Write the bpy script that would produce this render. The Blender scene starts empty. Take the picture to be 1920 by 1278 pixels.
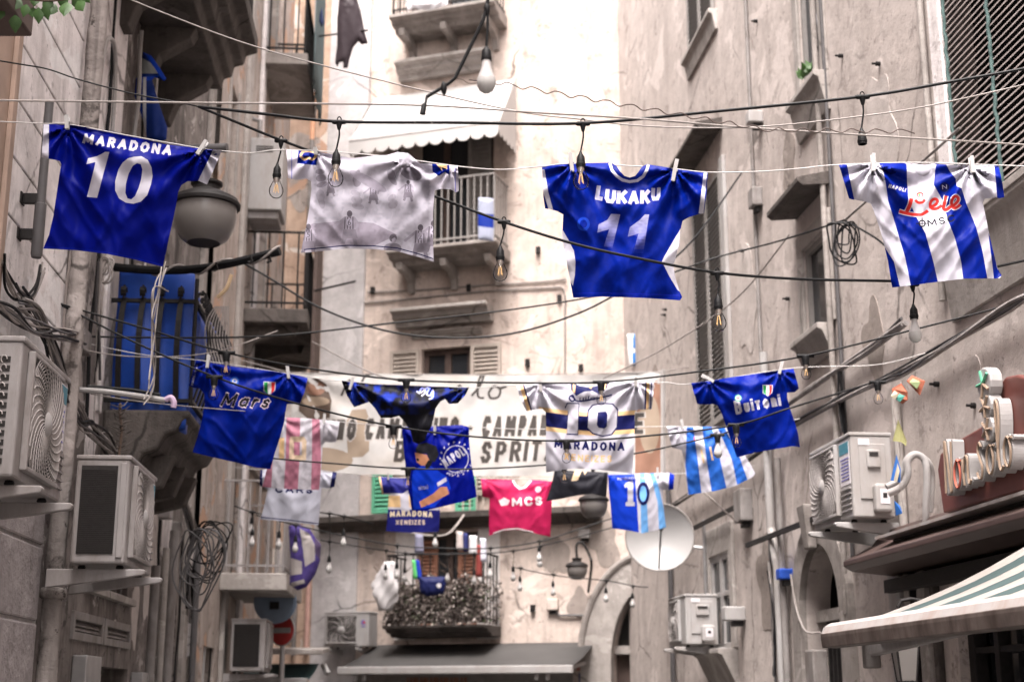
import bpy, bmesh, math, random
import numpy as np
from mathutils import Vector, Matrix, noise
from mathutils.geometry import delaunay_2d_cdt

random.seed(7)
SC = bpy.context.scene
COL = SC.collection
R = math.radians

# ------------------------------------------------------------------ camera
F_PX, PITCH, CAM_Z = 2667.0, R(14.1), 1.6
cam_d = bpy.data.cameras.new("camera")
cam = bpy.data.objects.new("camera", cam_d); COL.objects.link(cam)
cam.location = (0, 0, CAM_Z); cam.rotation_euler = (R(90) + PITCH, 0, 0)
cam_d.sensor_width = 36; cam_d.lens = 36 * F_PX / 1920
cam_d.clip_start = 0.05; cam_d.clip_end = 400
cam_d.dof.use_dof = True; cam_d.dof.focus_distance = 6.15; cam_d.dof.aperture_fstop = 3.0
SC.camera = cam
# ------------------------------------------------------------------ sky and sun (bright overcast)
SUN_EL, SUN_AZ = 66.0, 196.0        # azimuth clockwise from +Y
wd = bpy.data.worlds.new("World"); SC.world = wd; wd.use_nodes = True
nt = wd.node_tree; bg = nt.nodes["Background"]
sky = nt.nodes.new("ShaderNodeTexSky"); sky.sky_type = 'NISHITA'; sky.sun_disc = False
sky.sun_elevation = R(SUN_EL); sky.sun_rotation = R(SUN_AZ)
sky.air_density = 1.0; sky.dust_density = 6.0; sky.ozone_density = 0.6
hs = nt.nodes.new("ShaderNodeHueSaturation"); hs.inputs["Saturation"].default_value = 0.12
mixw = nt.nodes.new("ShaderNodeMix"); mixw.data_type = 'RGBA'; mixw.blend_type = 'MULTIPLY'
mixw.inputs[0].default_value = 1.0; mixw.inputs[7].default_value = (1.0, 0.945, 0.925, 1)
nt.links.new(sky.outputs[0], hs.inputs["Color"]); nt.links.new(hs.outputs[0], mixw.inputs[6])
nt.links.new(mixw.outputs[2], bg.inputs[0]); bg.inputs[1].default_value = 0.15
sun_d = bpy.data.lights.new("sun", 'SUN'); sun_d.energy = 1.5; sun_d.angle = R(30); sun_d.color = (1.0, 0.93, 0.885)
sun = bpy.data.objects.new("sun", sun_d); COL.objects.link(sun)
_a, _e = R(SUN_AZ), R(SUN_EL)
sdir = Vector((math.sin(_a) * math.cos(_e), math.cos(_a) * math.cos(_e), math.sin(_e)))
sun.rotation_euler = sdir.to_track_quat('Z', 'Y').to_euler(); sun.location = sdir * 60
vs = SC.view_settings; vs.view_transform = 'Standard'; vs.look = 'None'; vs.gamma = 1; vs.use_curve_mapping = False
vs.exposure = 2.3
SC.cycles.use_denoising = True
try: SC.cycles.denoiser = 'OPENIMAGEDENOISE'
except Exception: pass
SC.cycles.max_bounces = 5; SC.cycles.diffuse_bounces = 2; SC.cycles.glossy_bounces = 2; SC.cycles.transmission_bounces = 2; SC.cycles.transparent_max_bounces = 10
SC.cycles.sample_clamp_indirect = 6.0

# ------------------------------------------------------------------ geometry helpers
CAMV = np.array((0.0, 0.0, CAM_Z))
_f = np.array((0, math.cos(PITCH), math.sin(PITCH))); _u = np.array((0, -math.sin(PITCH), math.cos(PITCH))); _r = np.array((1.0, 0, 0))
def ray(px, py):
    return _f + _r * ((px - 960) / F_PX) + _u * ((639 - py) / F_PX)
def P(px, py, Y):
    "point of the street seen at a photo pixel, Y metres ahead"
    d = ray(px, py); return Vector(CAMV + d * (Y / d[1]))
class Wall:
    def __init__(s, x, y, dx, dy, flip=False):
        s.o = Vector((x, y, 0)); s.d = Vector((dx, dy, 0)).normalized()
        s.n = Vector((s.d.y, -s.d.x, 0)) * (-1 if flip else 1)
    def pt(s, u, z, out=0.0): return s.o + s.d * u + Vector((0, 0, z)) + s.n * out
    def uz(s, px, py, out=0.0):
        d = Vector(ray(px, py)); o = Vector(CAMV); p0 = s.o + s.n * out
        t = (p0 - o).dot(s.n) / d.dot(s.n); h = o + d * t
        return (h - s.o).dot(s.d), h.z
    def u_at_y(s, y): return (y - s.o.y) / s.d.y
WL = Wall(-2.39, 5.63, -0.0713, 1.0)              # left side of the street, u grows away from the camera
WR = Wall(2.64, 9.2, -0.105, 1.0, flip=True)       # right side
WF = Wall(-3.42, 21.04, 4.45, -1.5)                # front that closes the street, u grows to the right

class MB:
    def __init__(s): s.v = []; s.f = []
    def add(s, vs_, fs_):
        b = len(s.v); s.v.extend([tuple(p) for p in vs_]); s.f.extend([tuple(b + i for i in q) for q in fs_]); return s
    def hexa(s, c):      # 8 corners: bottom 0-3 ccw, top 4-7
        return s.add(c, [(3, 2, 1, 0), (4, 5, 6, 7), (0, 1, 5, 4), (1, 2, 6, 5), (2, 3, 7, 6), (3, 0, 4, 7)])
    def box(s, x0, x1, y0, y1, z0, z1):
        return s.hexa([(x0, y0, z0), (x1, y0, z0), (x1, y1, z0), (x0, y1, z0), (x0, y0, z1), (x1, y0, z1), (x1, y1, z1), (x0, y1, z1)])
    def wbox(s, W, u0, u1, z0, z1, o0, o1):
        q = [W.pt(u0, z0, o0), W.pt(u1, z0, o0), W.pt(u1, z0, o1), W.pt(u0, z0, o1)]
        t = [W.pt(u0, z1, o0), W.pt(u1, z1, o0), W.pt(u1, z1, o1), W.pt(u0, z1, o1)]
        return s.hexa(q + t)
    def bar(s, a, b, w, h, up=(0, 0, 1)):   # rectangular bar between two points
        a = Vector(a); b = Vector(b); t = (b - a).normalized(); up = Vector(up)
        x = t.cross(up)
        if x.length < 1e-4: x = t.cross(Vector((1, 0, 0)))
        x.normalize(); y = x.cross(t).normalized(); x *= w / 2; y *= h / 2
        return s.hexa([a - x - y, a + x - y, b + x - y, b - x - y, a - x + y, a + x + y, b + x + y, b - x + y])
    def tube(s, pts, r, n=8, caps=True):
        pts = [Vector(p) for p in pts]; rs = r if isinstance(r, (list, tuple)) else [r] * len(pts)
        b = len(s.v); k = len(pts); prev = None
        for i, p in enumerate(pts):
            t = (pts[min(i + 1, k - 1)] - pts[max(i - 1, 0)])
            t = t.normalized() if t.length > 1e-9 else Vector((0, 0, 1))
            if prev is None:
                x = t.cross(Vector((0, 0, 1)))
                if x.length < 1e-3: x = t.cross(Vector((1, 0, 0)))
            else: x = prev - t * prev.dot(t)
            if x.length < 1e-6: x = t.orthogonal()
            x.normalize(); prev = x; y = t.cross(x)
            for j in range(n):
                a = 2 * math.pi * j / n; s.v.append(tuple(p + (x * math.cos(a) + y * math.sin(a)) * rs[i]))
        for i in range(k - 1):
            for j in range(n):
                s.f.append((b + i * n + j, b + i * n + (j + 1) % n, b + (i + 1) * n + (j + 1) % n, b + (i + 1) * n + j))
        if caps:
            s.f.append(tuple(b + j for j in reversed(range(n)))); s.f.append(tuple(b + (k - 1) * n + j for j in range(n)))
        return s
    def lathe(s, prof, c, n=20, axis=(0, 0, 1), caps=True):
        ax = Vector(axis).normalized(); x = ax.orthogonal().normalized(); y = ax.cross(x); c = Vector(c); b = len(s.v); k = len(prof)
        for (r, h) in prof:
            for j in range(n):
                a = 2 * math.pi * j / n; s.v.append(tuple(c + ax * h + (x * math.cos(a) + y * math.sin(a)) * r))
        for i in range(k - 1):
            for j in range(n):
                s.f.append((b + i * n + j, b + i * n + (j + 1) % n, b + (i + 1) * n + (j + 1) % n, b + (i + 1) * n + j))
        if caps:
            if prof[0][0] > 1e-5: s.f.append(tuple(b + j for j in reversed(range(n))))
            if prof[-1][0] > 1e-5: s.f.append(tuple(b + (k - 1) * n + j for j in range(n)))
        return s
    def prism(s, loop, off):     # loop of 3D points extruded by a vector
        n = len(loop); b = len(s.v); off = Vector(off)
        s.v.extend([tuple(p) for p in loop]); s.v.extend([tuple(Vector(p) + off) for p in loop])
        s.f.append(tuple(b + i for i in range(n))); s.f.append(tuple(b + n + i for i in reversed(range(n))))
        for i in range(n):
            j = (i + 1) % n; s.f.append((b + j, b + i, b + n + i, b + n + j))
        return s
    def build(s, name, mat, parent=None, smooth=False, bevel=0.0, kind=None):
        me = bpy.data.meshes.new(name); me.from_pydata(s.v, [], s.f); me.validate(); me.update()
        bm = bmesh.new(); bm.from_mesh(me); bmesh.ops.recalc_face_normals(bm, faces=bm.faces); bm.to_mesh(me); bm.free()
        if mat: me.materials.append(mat)
        if smooth:
            me.polygons.foreach_set("use_smooth", [True] * len(me.polygons))
            try: me.set_sharp_from_angle(angle=R(38))
            except Exception: pass
        o = bpy.data.objects.new(name, me); COL.objects.link(o)
        if parent is not None: put(o, parent)
        if bevel:
            m = o.modifiers.new("bevel", 'BEVEL'); m.width = bevel; m.segments = 2; m.limit_method = 'ANGLE'; m.angle_limit = R(40)
        if kind: o["kind"] = kind
        return o
def put(o, parent):
    o.parent = parent
    o.matrix_parent_inverse = Matrix.Translation(-Vector(parent.location)) if parent.type == 'EMPTY' else Matrix.Identity(4)
def tag(o, label, cat, group=None):
    o["label"] = label; o["category"] = cat
    if group: o["group"] = group
    return o
def thing(name, label, cat, loc=(0, 0, 0), group=None):
    o = bpy.data.objects.new(name, None); COL.objects.link(o); o.location = loc; o.empty_display_size = 0.1
    return tag(o, label, cat, group)
def share(o, name, parent, loc):
    "a copy of a piece (shared mesh) moved to a new place"
    c = o.copy(); COL.objects.link(c); c.name = name; c.parent = parent
    return c
def smoothpath(pts, n=6):
    "Catmull-Rom through points"
    pts = [Vector(p) for p in pts]
    if len(pts) < 3: return pts
    out = []
    for i in range(len(pts) - 1):
        p0 = pts[max(i - 1, 0)]; p1 = pts[i]; p2 = pts[i + 1]; p3 = pts[min(i + 2, len(pts) - 1)]
        for k in range(n):
            t = k / n
            out.append(0.5 * ((2 * p1) + (p2 - p0) * t + (2 * p0 - 5 * p1 + 4 * p2 - p3) * t * t + (3 * p1 - p0 - 3 * p2 + p3) * t ** 3))
    out.append(pts[-1]); return out

# ------------------------------------------------------------------ materials
MATS = {}
def _bsdf(name):
    m = bpy.data.materials.new(name); m.use_nodes = True; MATS[name] = m
    return m, m.node_tree, m.node_tree.nodes["Principled BSDF"]
def N(t, kind, **kw):
    n = t.nodes.new(kind)
    for k, v in kw.items(): setattr(n, k, v)
    return n
def coords(t, scale=(1, 1, 1)):
    g = N(t, "ShaderNodeNewGeometry"); mp = N(t, "ShaderNodeMapping"); mp.inputs["Scale"].default_value = scale
    t.links.new(g.outputs["Position"], mp.inputs[0]); return mp.outputs[0]
def tex(t, co, scale, detail=4, rough=0.55, dist=0.0):
    n = N(t, "ShaderNodeTexNoise"); n.inputs["Scale"].default_value = scale; n.inputs["Detail"].default_value = detail
    n.inputs["Roughness"].default_value = rough; n.inputs["Distortion"].default_value = dist
    t.links.new(co, n.inputs["Vector"]); return n.outputs[0]
def ramp(t, src, a, b, ca=(0, 0, 0, 1), cb=(1, 1, 1, 1)):
    r = N(t, "ShaderNodeValToRGB"); r.color_ramp.elements[0].position = a; r.color_ramp.elements[1].position = b
    r.color_ramp.elements[0].color = ca; r.color_ramp.elements[1].color = cb
    t.links.new(src, r.inputs[0]); return r.outputs[0]
def mix(t, fac, a, b, mode='MIX'):
    n = N(t, "ShaderNodeMix"); n.data_type = 'RGBA'; n.blend_type = mode
    for sock, v in ((n.inputs[0], fac), (n.inputs[6], a), (n.inputs[7], b)):
        if isinstance(v, (int, float)): sock.default_value = v
        elif isinstance(v, tuple): sock.default_value = (*v[:3], 1)
        else: t.links.new(v, sock)
    return n.outputs[2]
def bump(t, b, src, strength, dist=0.01, chain=None):
    n = N(t, "ShaderNodeBump"); n.inputs["Strength"].default_value = strength; n.inputs["Distance"].default_value = dist
    t.links.new(src, n.inputs["Height"])
    if chain is not None: t.links.new(chain, n.inputs["Normal"])
    t.links.new(n.outputs[0], b.inputs["Normal"]); return n.outputs[0]
def plain(name, c, rough=0.6, metal=0.0, var=0.12, scale=9.0, bmp=0.0, dirt=None, spec=0.4):
    m, t, b = _bsdf(name); co = coords(t)
    n1 = ramp(t, tex(t, co, scale, 5), 0.3, 0.75)
    lo = tuple(x * (1 - var) for x in c); hi = tuple(min(1, x * (1 + var)) for x in c)
    colr = mix(t, n1, lo, hi)
    if dirt:
        n2 = ramp(t, tex(t, coords(t, (1, 1, 0.35)), scale * 0.9, 8, 0.7), 0.44, 0.66)
        colr = mix(t, mix(t, 0.0, n2, n2), colr, dirt)
    t.links.new(colr, b.inputs["Base Color"]); b.inputs["Roughness"].default_value = rough; b.inputs["Metallic"].default_value = metal
    b.inputs["Specular IOR Level"].default_value = spec
    if bmp: bump(t, b, tex(t, co, scale * 6, 5), bmp, 0.004)
    return m
def plaster(name, c1, c2, stain, amount=0.5, peel=None, peel_at=0.66, rough_bump=0.35, fine=60.0, streak=0.45, mott=0.2):
    "weathered render: cloudy colour, rain streaks, blotches, optional peeled patches"
    m, t, b = _bsdf(name); co = coords(t)
    col = mix(t, ramp(t, tex(t, co, 0.9, 6, 0.6), 0.3, 0.7), c1, c2)
    st = ramp(t, tex(t, coords(t, (2.6, 2.6, 0.28)), 1.5, 5, 0.62, 0.4), 0.47, 0.75)
    f = N(t, "ShaderNodeMath", operation='MULTIPLY'); t.links.new(st, f.inputs[0]); f.inputs[1].default_value = amount * (0.35 + streak)
    col = mix(t, f.outputs[0], col, stain)
    bl = ramp(t, tex(t, co, 2.6, 6, 0.74, 0.9), 0.57, 0.63)
    f2 = N(t, "ShaderNodeMath", operation='MULTIPLY'); t.links.new(bl, f2.inputs[0]); f2.inputs[1].default_value = amount * 0.7
    col = mix(t, f2.outputs[0], col, stain)
    sp = ramp(t, tex(t, co, 11, 5, 0.72), 0.615, 0.655)
    f3 = N(t, "ShaderNodeMath", operation='MULTIPLY'); t.links.new(sp, f3.inputs[0]); f3.inputs[1].default_value = amount * 0.8
    col = mix(t, f3.outputs[0], col, tuple(x * 0.6 for x in stain))
    mo = ramp(t, tex(t, co, 5.5, 4, 0.68, 0.3), 0.32, 0.72, (1 - mott, 1 - mott * 1.05, 1 - mott * 1.1, 1), (1 + mott * .6, 1 + mott * .55, 1 + mott * .5, 1))
    col = mix(t, 1.0, col, mo, 'MULTIPLY')
    rs_ = ramp(t, tex(t, coords(t, (9, 9, 0.5)), 1.2, 4, 0.7, 0.2), 0.52, 0.66)
    f4 = N(t, "ShaderNodeMath", operation='MULTIPLY'); t.links.new(rs_, f4.inputs[0]); f4.inputs[1].default_value = amount * streak
    col = mix(t, f4.outputs[0], col, stain)
    lt = ramp(t, tex(t, coords(t, (1, 1, 1.3)), 1.1, 5, 0.6, 1.2), 0.60, 0.62)
    f5 = N(t, "ShaderNodeMath", operation='MULTIPLY'); t.links.new(lt, f5.inputs[0]); f5.inputs[1].default_value = 0.4
    col = mix(t, f5.outputs[0], col, tuple(min(.85, x * 1.35) for x in c1))
    vo = N(t, "ShaderNodeTexVoronoi"); vo.feature = 'DISTANCE_TO_EDGE'; vo.inputs["Scale"].default_value = 0.9
    wn = N(t, "ShaderNodeTexNoise"); wn.inputs["Scale"].default_value = 3.0; wn.inputs["Detail"].default_value = 6; t.links.new(co, wn.inputs["Vector"])
    t.links.new(mix(t, 0.16, co, wn.outputs["Color"]), vo.inputs["Vector"])
    ck = ramp(t, vo.outputs["Distance"], 0.004, 0.012, (1, 1, 1, 1), (0, 0, 0, 1))
    ckm = mix(t, 1.0, ck, ramp(t, tex(t, co, 0.8, 3), 0.5, 0.6), 'MULTIPLY')
    f6 = N(t, "ShaderNodeMath", operation='MULTIPLY'); t.links.new(ckm, f6.inputs[0]); f6.inputs[1].default_value = 0.75
    col = mix(t, f6.outputs[0], col, tuple(x * 0.5 for x in stain))
    h = tex(t, co, fine, 5, 0.6)
    if peel:
        pl = ramp(t, tex(t, co, 1.7, 6, 0.62, 0.6), peel_at, peel_at + 0.015)
        col = mix(t, pl, col, peel)
        bn = bump(t, b, pl, 0.6, -0.01)
        bump(t, b, h, rough_bump, 0.006, bn)
    else:
        bn = bump(t, b, tex(t, co, 7, 6, 0.6), rough_bump * 0.8, 0.03)
        bump(t, b, h, rough_bump, 0.006, bn)
    t.links.new(col, b.inputs["Base Color"]); b.inputs["Roughness"].default_value = 0.88; b.inputs["Specular IOR Level"].default_value = 0.25
    return m
def clothmat(name):
    "knitted sports fabric; colours come from the print of each garment"
    m, t, b = _bsdf(name)
    a = N(t, "ShaderNodeAttribute", attribute_name="print")
    co = coords(t); n1 = ramp(t, tex(t, co, 9, 4), 0.25, 0.8, (0.9, 0.9, 0.9, 1), (1.06, 1.06, 1.06, 1))
    t.links.new(mix(t, 1.0, a.outputs["Color"], n1, 'MULTIPLY'), b.inputs["Base Color"])
    b.inputs["Roughness"].default_value = 0.45; b.inputs["Specular IOR Level"].default_value = 0.06
    b.inputs["Sheen Weight"].default_value = 0.0; b.inputs["Sheen Roughness"].default_value = 0.4
    bump(t, b, tex(t, co, 420, 2), 0.12, 0.001)
    return m
def glassmat(name, tint=(1, 1, 1), gloss=0.08):
    m = bpy.data.materials.new(name); m.use_nodes = True; t = m.node_tree; t.nodes.clear(); MATS[name] = m
    o = N(t, "ShaderNodeOutputMaterial"); tr = N(t, "ShaderNodeBsdfTransparent"); gl = N(t, "ShaderNodeBsdfGlossy")
    tr.inputs[0].default_value = (*tint, 1); gl.inputs["Roughness"].default_value = 0.03
    lw = N(t, "ShaderNodeFresnel"); lw.inputs[0].default_value = 1.14
    mx = N(t, "ShaderNodeMixShader"); t.links.new(lw.outputs[0], mx.inputs[0]); t.links.new(tr.outputs[0], mx.inputs[1]); t.links.new(gl.outputs[0], mx.inputs[2])
    t.links.new(mx.outputs[0], o.inputs[0]); return m

M_wallA = plaster("plaster pale grey", (0.82, 0.775, 0.775), (0.70, 0.655, 0.655), (0.20, 0.175, 0.17), 0.6)
M_wallA2 = plaster("plaster rough white", (0.40, 0.365, 0.37), (0.31, 0.28, 0.284), (0.16, 0.14, 0.135), 0.4, rough_bump=0.9, fine=35)
M_wallB = plaster("plaster dark grey", (0.27, 0.243, 0.232), (0.14, 0.123, 0.117), (0.018, 0.015, 0.014), 1.0, peel=(0.40, 0.365, 0.345), peel_at=0.60, mott=0.4)
M_wallC = plaster("plaster faded beige", (0.50, 0.44, 0.405), (0.36, 0.305, 0.275), (0.10, 0.078, 0.068), 0.75, peel=(0.44, 0.28, 0.20), peel_at=0.58)
M_front = plaster("plaster cream", (0.63, 0.545, 0.495), (0.47, 0.385, 0.34), (0.13, 0.10, 0.088), 0.65, peel=(0.36, 0.29, 0.255), peel_at=0.68, streak=0.25)
M_frontgrey = plaster("plaster grey band", (0.52, 0.50, 0.50), (0.43, 0.41, 0.42), (0.2, 0.19, 0.19), 0.25)
M_frontbrown = plaster("plaster bare brown", (0.44, 0.30, 0.22), (0.56, 0.42, 0.33), (0.2, 0.13, 0.1), 0.5, peel=(0.60, 0.52, 0.46), peel_at=0.56)
M_right = plaster("plaster warm grey", (0.545, 0.487, 0.46), (0.44, 0.388, 0.363), (0.17, 0.142, 0.13), 0.7, streak=0.07, mott=0.16)
M_stone = plaster("weathered stone", (0.33, 0.30, 0.283), (0.23, 0.208, 0.195), (0.11, 0.095, 0.085), 0.55, rough_bump=0.5)
M_stonedark = plaster("blackened stone", (0.125, 0.109, 0.101), (0.06, 0.052, 0.048), (0.03, 0.026, 0.024), 0.7, rough_bump=0.7)
M_trim = plaster("moulding grey", (0.40, 0.37, 0.35), (0.30, 0.275, 0.26), (0.13, 0.115, 0.105), 0.4)
M_paving = plaster("basalt paving", (0.11, 0.105, 0.10), (0.08, 0.077, 0.075), (0.04, 0.04, 0.04), 0.4)
M_dark = plain("dark interior", (0.022, 0.019, 0.018), 0.9)  # near-black colour stands in for the shade of unlit rooms
M_iron = plain("black iron", (0.018, 0.016, 0.016), 0.6, 0.0, 0.3, 25, 0.2, spec=0.2)
M_black = plain("black rubber", (0.007, 0.007, 0.008), 0.55, 0, 0.2, 30, spec=0.18)
M_greycable = plain("grey cable", (0.28, 0.25, 0.235), 0.6, 0, 0.25, 12)
M_whitecable = plain("white cord", (0.5, 0.48, 0.47), 0.6)
M_white = plain("white painted metal", (0.35, 0.337, 0.333), 0.5, 0, 0.05, 5, dirt=(0.29, 0.265, 0.25), spec=0.25)
M_acgrey = plain("grey white painted metal", (0.30, 0.28, 0.276), 0.5, 0, 0.08, 5, dirt=(0.20, 0.175, 0.165), spec=0.25)
M_coil = plain("dark condenser fins", (0.022, 0.019, 0.018), 0.7, 0.2, 0.3, 40, 0.3)
M_wire = plain("grille wire", (0.38, 0.35, 0.34), 0.45, 0.2)
M_fandark = plain("fan recess", (0.03, 0.026, 0.025), 0.8)
M_steel = plain("dull steel", (0.42, 0.41, 0.41), 0.42, 0.7, 0.2, 6)
M_pipe = plain("grey pipe", (0.22, 0.203, 0.196), 0.6, 0, 0.2, 8, dirt=(0.13, 0.11, 0.10))
M_dirtypipe = plaster("scabby pipe", (0.36, 0.325, 0.31), (0.22, 0.193, 0.182), (0.03, 0.024, 0.021), 1.0, rough_bump=1.0, fine=25)
M_darkpipe = plain("dark grey pipe", (0.075, 0.07, 0.072), 0.55, 0, 0.2)
M_brownwood = plain("brown board", (0.33, 0.235, 0.185), 0.7, 0, 0.2, 5, 0.2)
M_darkwood = plain("dark brown wood", (0.075, 0.05, 0.042), 0.7, 0, 0.3, 7, 0.2)
M_redwood = plain("red brown shutter", (0.27, 0.125, 0.08), 0.65, 0, 0.2)
M_shutter = plain("grey louvre paint", (0.235, 0.22, 0.21), 0.6, 0, 0.15)
M_shutterb = plain("beige louvre paint", (0.36, 0.31, 0.27), 0.6, 0, 0.15)
M_blind = plain("pale blind slat", (0.42, 0.365, 0.35), 0.5, 0, 0.12)
M_green = plain("green cord", (0.085, 0.13, 0.125), 0.8, spec=0.1)
M_greenshut = plain("green shutter", (0.10, 0.35, 0.22), 0.55)
M_tarp = plain("blue tarpaulin", (0.012, 0.062, 0.36), 0.5, 0, 0.25, 5, 0.3)
M_frosted = plain("grey lamp bowl", (0.16, 0.147, 0.139), 0.28, 0, 0.08, 4)
M_bulbwhite = plain("opal bulb", (0.42, 0.41, 0.40), 0.25)
M_ledgrey = plain("led bulb collar", (0.42, 0.40, 0.395), 0.4)
M_filament = plain("amber filament", (0.75, 0.48, 0.22), 0.4)
M_brass = plain("bulb screw base", (0.55, 0.5, 0.45), 0.3, 0.9)
M_glass = glassmat("bulb glass", (0.97, 0.97, 0.98))
M_pane = plain("dark window glass", (0.03, 0.032, 0.036), 0.08, 0, 0.2, 2)
M_wood = plain("pale peg wood", (0.62, 0.58, 0.52), 0.6)
M_peg = plain("white plastic peg", (0.5, 0.49, 0.485), 0.45)
M_awngrey = plain("grey awning cloth", (0.048, 0.045, 0.044), 0.8, 0, 0.15, 3)
M_awnwhite = plain("white awning cloth", (0.40, 0.383, 0.374), 0.8, 0, 0.06, 3)
M_awnteal = plain("teal awning cloth", (0.06, 0.13, 0.14), 0.8)
M_awnbar = plain("chipped white awning bar", (0.36, 0.337, 0.33), 0.5, 0, 0.1, 7, dirt=(0.30, 0.24, 0.21))
M_awndirt = plain("dirty awning fascia", (0.15, 0.12, 0.108), 0.6, 0, 0.3, 9, dirt=(0.07, 0.05, 0.042))
M_awncream = plain("cream awning cloth", (0.26, 0.24, 0.222), 0.85)
M_awnstripe = plain("teal awning stripe", (0.036, 0.062, 0.063), 0.85)
M_bronze = plain("brown metal cornice", (0.075, 0.05, 0.045), 0.4, 0.2, 0.2, 4)
M_signred = plain("red brown sign board", (0.13, 0.042, 0.034), 0.45, 0, 0.25, 4)
M_signwhite = plain("sign letter returns", (0.34, 0.325, 0.32), 0.4)
M_signface = plain("cream neon tube", (0.30, 0.22, 0.165), 0.35)
M_leaf = plain("leaf green", (0.035, 0.085, 0.018), 0.5, 0, 0.35, 14)
M_stem = plain("stem brown", (0.09, 0.06, 0.045), 0.8)
M_dish = plain("white dish paint", (0.27, 0.263, 0.26), 0.5, 0, 0.06, 3)
M_red = plain("red sign paint", (0.45, 0.04, 0.04), 0.5)
M_pinkpipe = plain("salmon pipe", (0.55, 0.34, 0.29), 0.6)
M_orangepipe = plain("orange pipe", (0.62, 0.33, 0.2), 0.6)
M_bluesteel = plain("blue grey sign back", (0.12, 0.16, 0.22), 0.5)
M_cloth = clothmat("sports fabric")
M_plastic = plain("clear white plastic", (0.5, 0.48, 0.485), 0.35)
M_brownfoil = plain("faded planting", (0.12, 0.095, 0.085), 0.8, 0, 0.5, 22)
M_palepetal = plain("pale dried petals", (0.42, 0.37, 0.34), 0.8, 0, 0.4, 22)

# ------------------------------------------------------------------ polygon helpers
def inpoly(pts, loop):
    "even-odd test, pts (n,2) array"
    x, y = pts[:, 0], pts[:, 1]; c = np.zeros(len(pts), bool); n = len(loop)
    for i in range(n):
        x1, y1 = loop[i]; x2, y2 = loop[(i + 1) % n]
        if y1 == y2: continue
        m = ((y1 > y) != (y2 > y)) & (x < (x2 - x1) * (y - y1) / (y2 - y1) + x1)
        c ^= m
    return c
def cdt(loops, extra=()):
    vs_, es = [], []
    for lp in loops:
        b = len(vs_); vs_ += [Vector((p[0], p[1])) for p in lp]; es += [(b + i, b + (i + 1) % len(lp)) for i in range(len(lp))]
    vs_ += [Vector((p[0], p[1])) for p in extra]
    r = delaunay_2d_cdt(vs_, es, [], 0, 1e-5)
    return np.array([(p.x, p.y) for p in r[0]]), np.array([f for f in r[2] if len(f) == 3])
def wallmesh(W, outer, holes, out=0.0, reveal=0.22):
    mb = MB(); v, f = cdt([outer] + holes); c = v[f].mean(axis=1); keep = inpoly(c, outer)
    for h in holes: keep &= ~inpoly(c, h)
    mb.add([W.pt(p[0], p[1], out) for p in v], [tuple(int(i) for i in q) for q in f[keep]])
    for h in holes:
        n = len(h)
        a = [W.pt(p[0], p[1], out) for p in h] + [W.pt(p[0], p[1], out - reveal) for p in h]
        mb.add(a, [(i, (i + 1) % n, n + (i + 1) % n, n + i) for i in range(n)])
    return mb
def rectloop(u0, u1, z0, z1): return [(u0, z0), (u1, z0), (u1, z1), (u0, z1)]
def archloop(u0, u1, z0, zs, rise, n=14):
    c = (u0 + u1) / 2; r = (u1 - u0) / 2
    return [(u0, z0), (u1, z0)] + [(c + r * math.cos(math.pi * k / n), zs + rise * math.sin(math.pi * k / n)) for k in range(n + 1)]
def wpoly(mb, W, loop, o0, o1):
    return mb.prism([W.pt(u, z, o0) for u, z in loop], W.n * (o1 - o0))
def wprofile(mb, W, u0, u1, prof):
    "moulding: profile of (out, z) extruded along the wall"
    return mb.prism([W.pt(u0, z, o) for o, z in prof], W.d * (u1 - u0))

def copies(proto, name, parent, offsets):
    "more of one piece: objects that share the mesh, shifted by world vectors"
    for off in offsets:
        c = proto.copy(); COL.objects.link(c); c.name = name; c.parent = parent
        c.matrix_parent_inverse = proto.matrix_parent_inverse.copy(); c.location = Vector(proto.location) + Vector(off)
def slats(W, u0, u1, z0, z1, o, pitch, mat, parent, tilt=0.02, thick=0.008, name="slat"):
    n = max(2, int((z1 - z0) / pitch)); p = (z1 - z0) / n; mb = MB()
    mb.hexa([W.pt(u0, z0, o), W.pt(u1, z0, o), W.pt(u1, z0 + tilt, o - tilt), W.pt(u0, z0 + tilt, o - tilt),
             W.pt(u0, z0 + thick, o), W.pt(u1, z0 + thick, o), W.pt(u1, z0 + tilt + thick, o - tilt), W.pt(u0, z0 + tilt + thick, o - tilt)])
    s = mb.build(name, mat, parent); copies(s, name, parent, [(0, 0, p * k) for k in range(1, n)])
def shutter(parent, W, u0, u1, z0, z1, o, mat, pitch=0.05, fw=0.05, name="shutter"):
    mb = MB(); a, b = min(u0, u1), max(u0, u1)
    mb.wbox(W, a, a + fw, z0, z1, o, o + 0.035); mb.wbox(W, b - fw, b, z0, z1, o, o + 0.035)
    mb.wbox(W, a + fw, b - fw, z0, z0 + fw, o + .001, o + 0.034); mb.wbox(W, a + fw, b - fw, z1 - fw, z1, o + .001, o + 0.034)
    mb.wbox(W, a + fw, b - fw, z0 + fw, z1 - fw, o - .004, o + 0.004)
    s = mb.build(name, mat, parent)
    slats(W, a + fw, b - fw, z0 + fw + .005, z1 - fw - .02, o + 0.03, pitch, mat, s)
    return s
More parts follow.
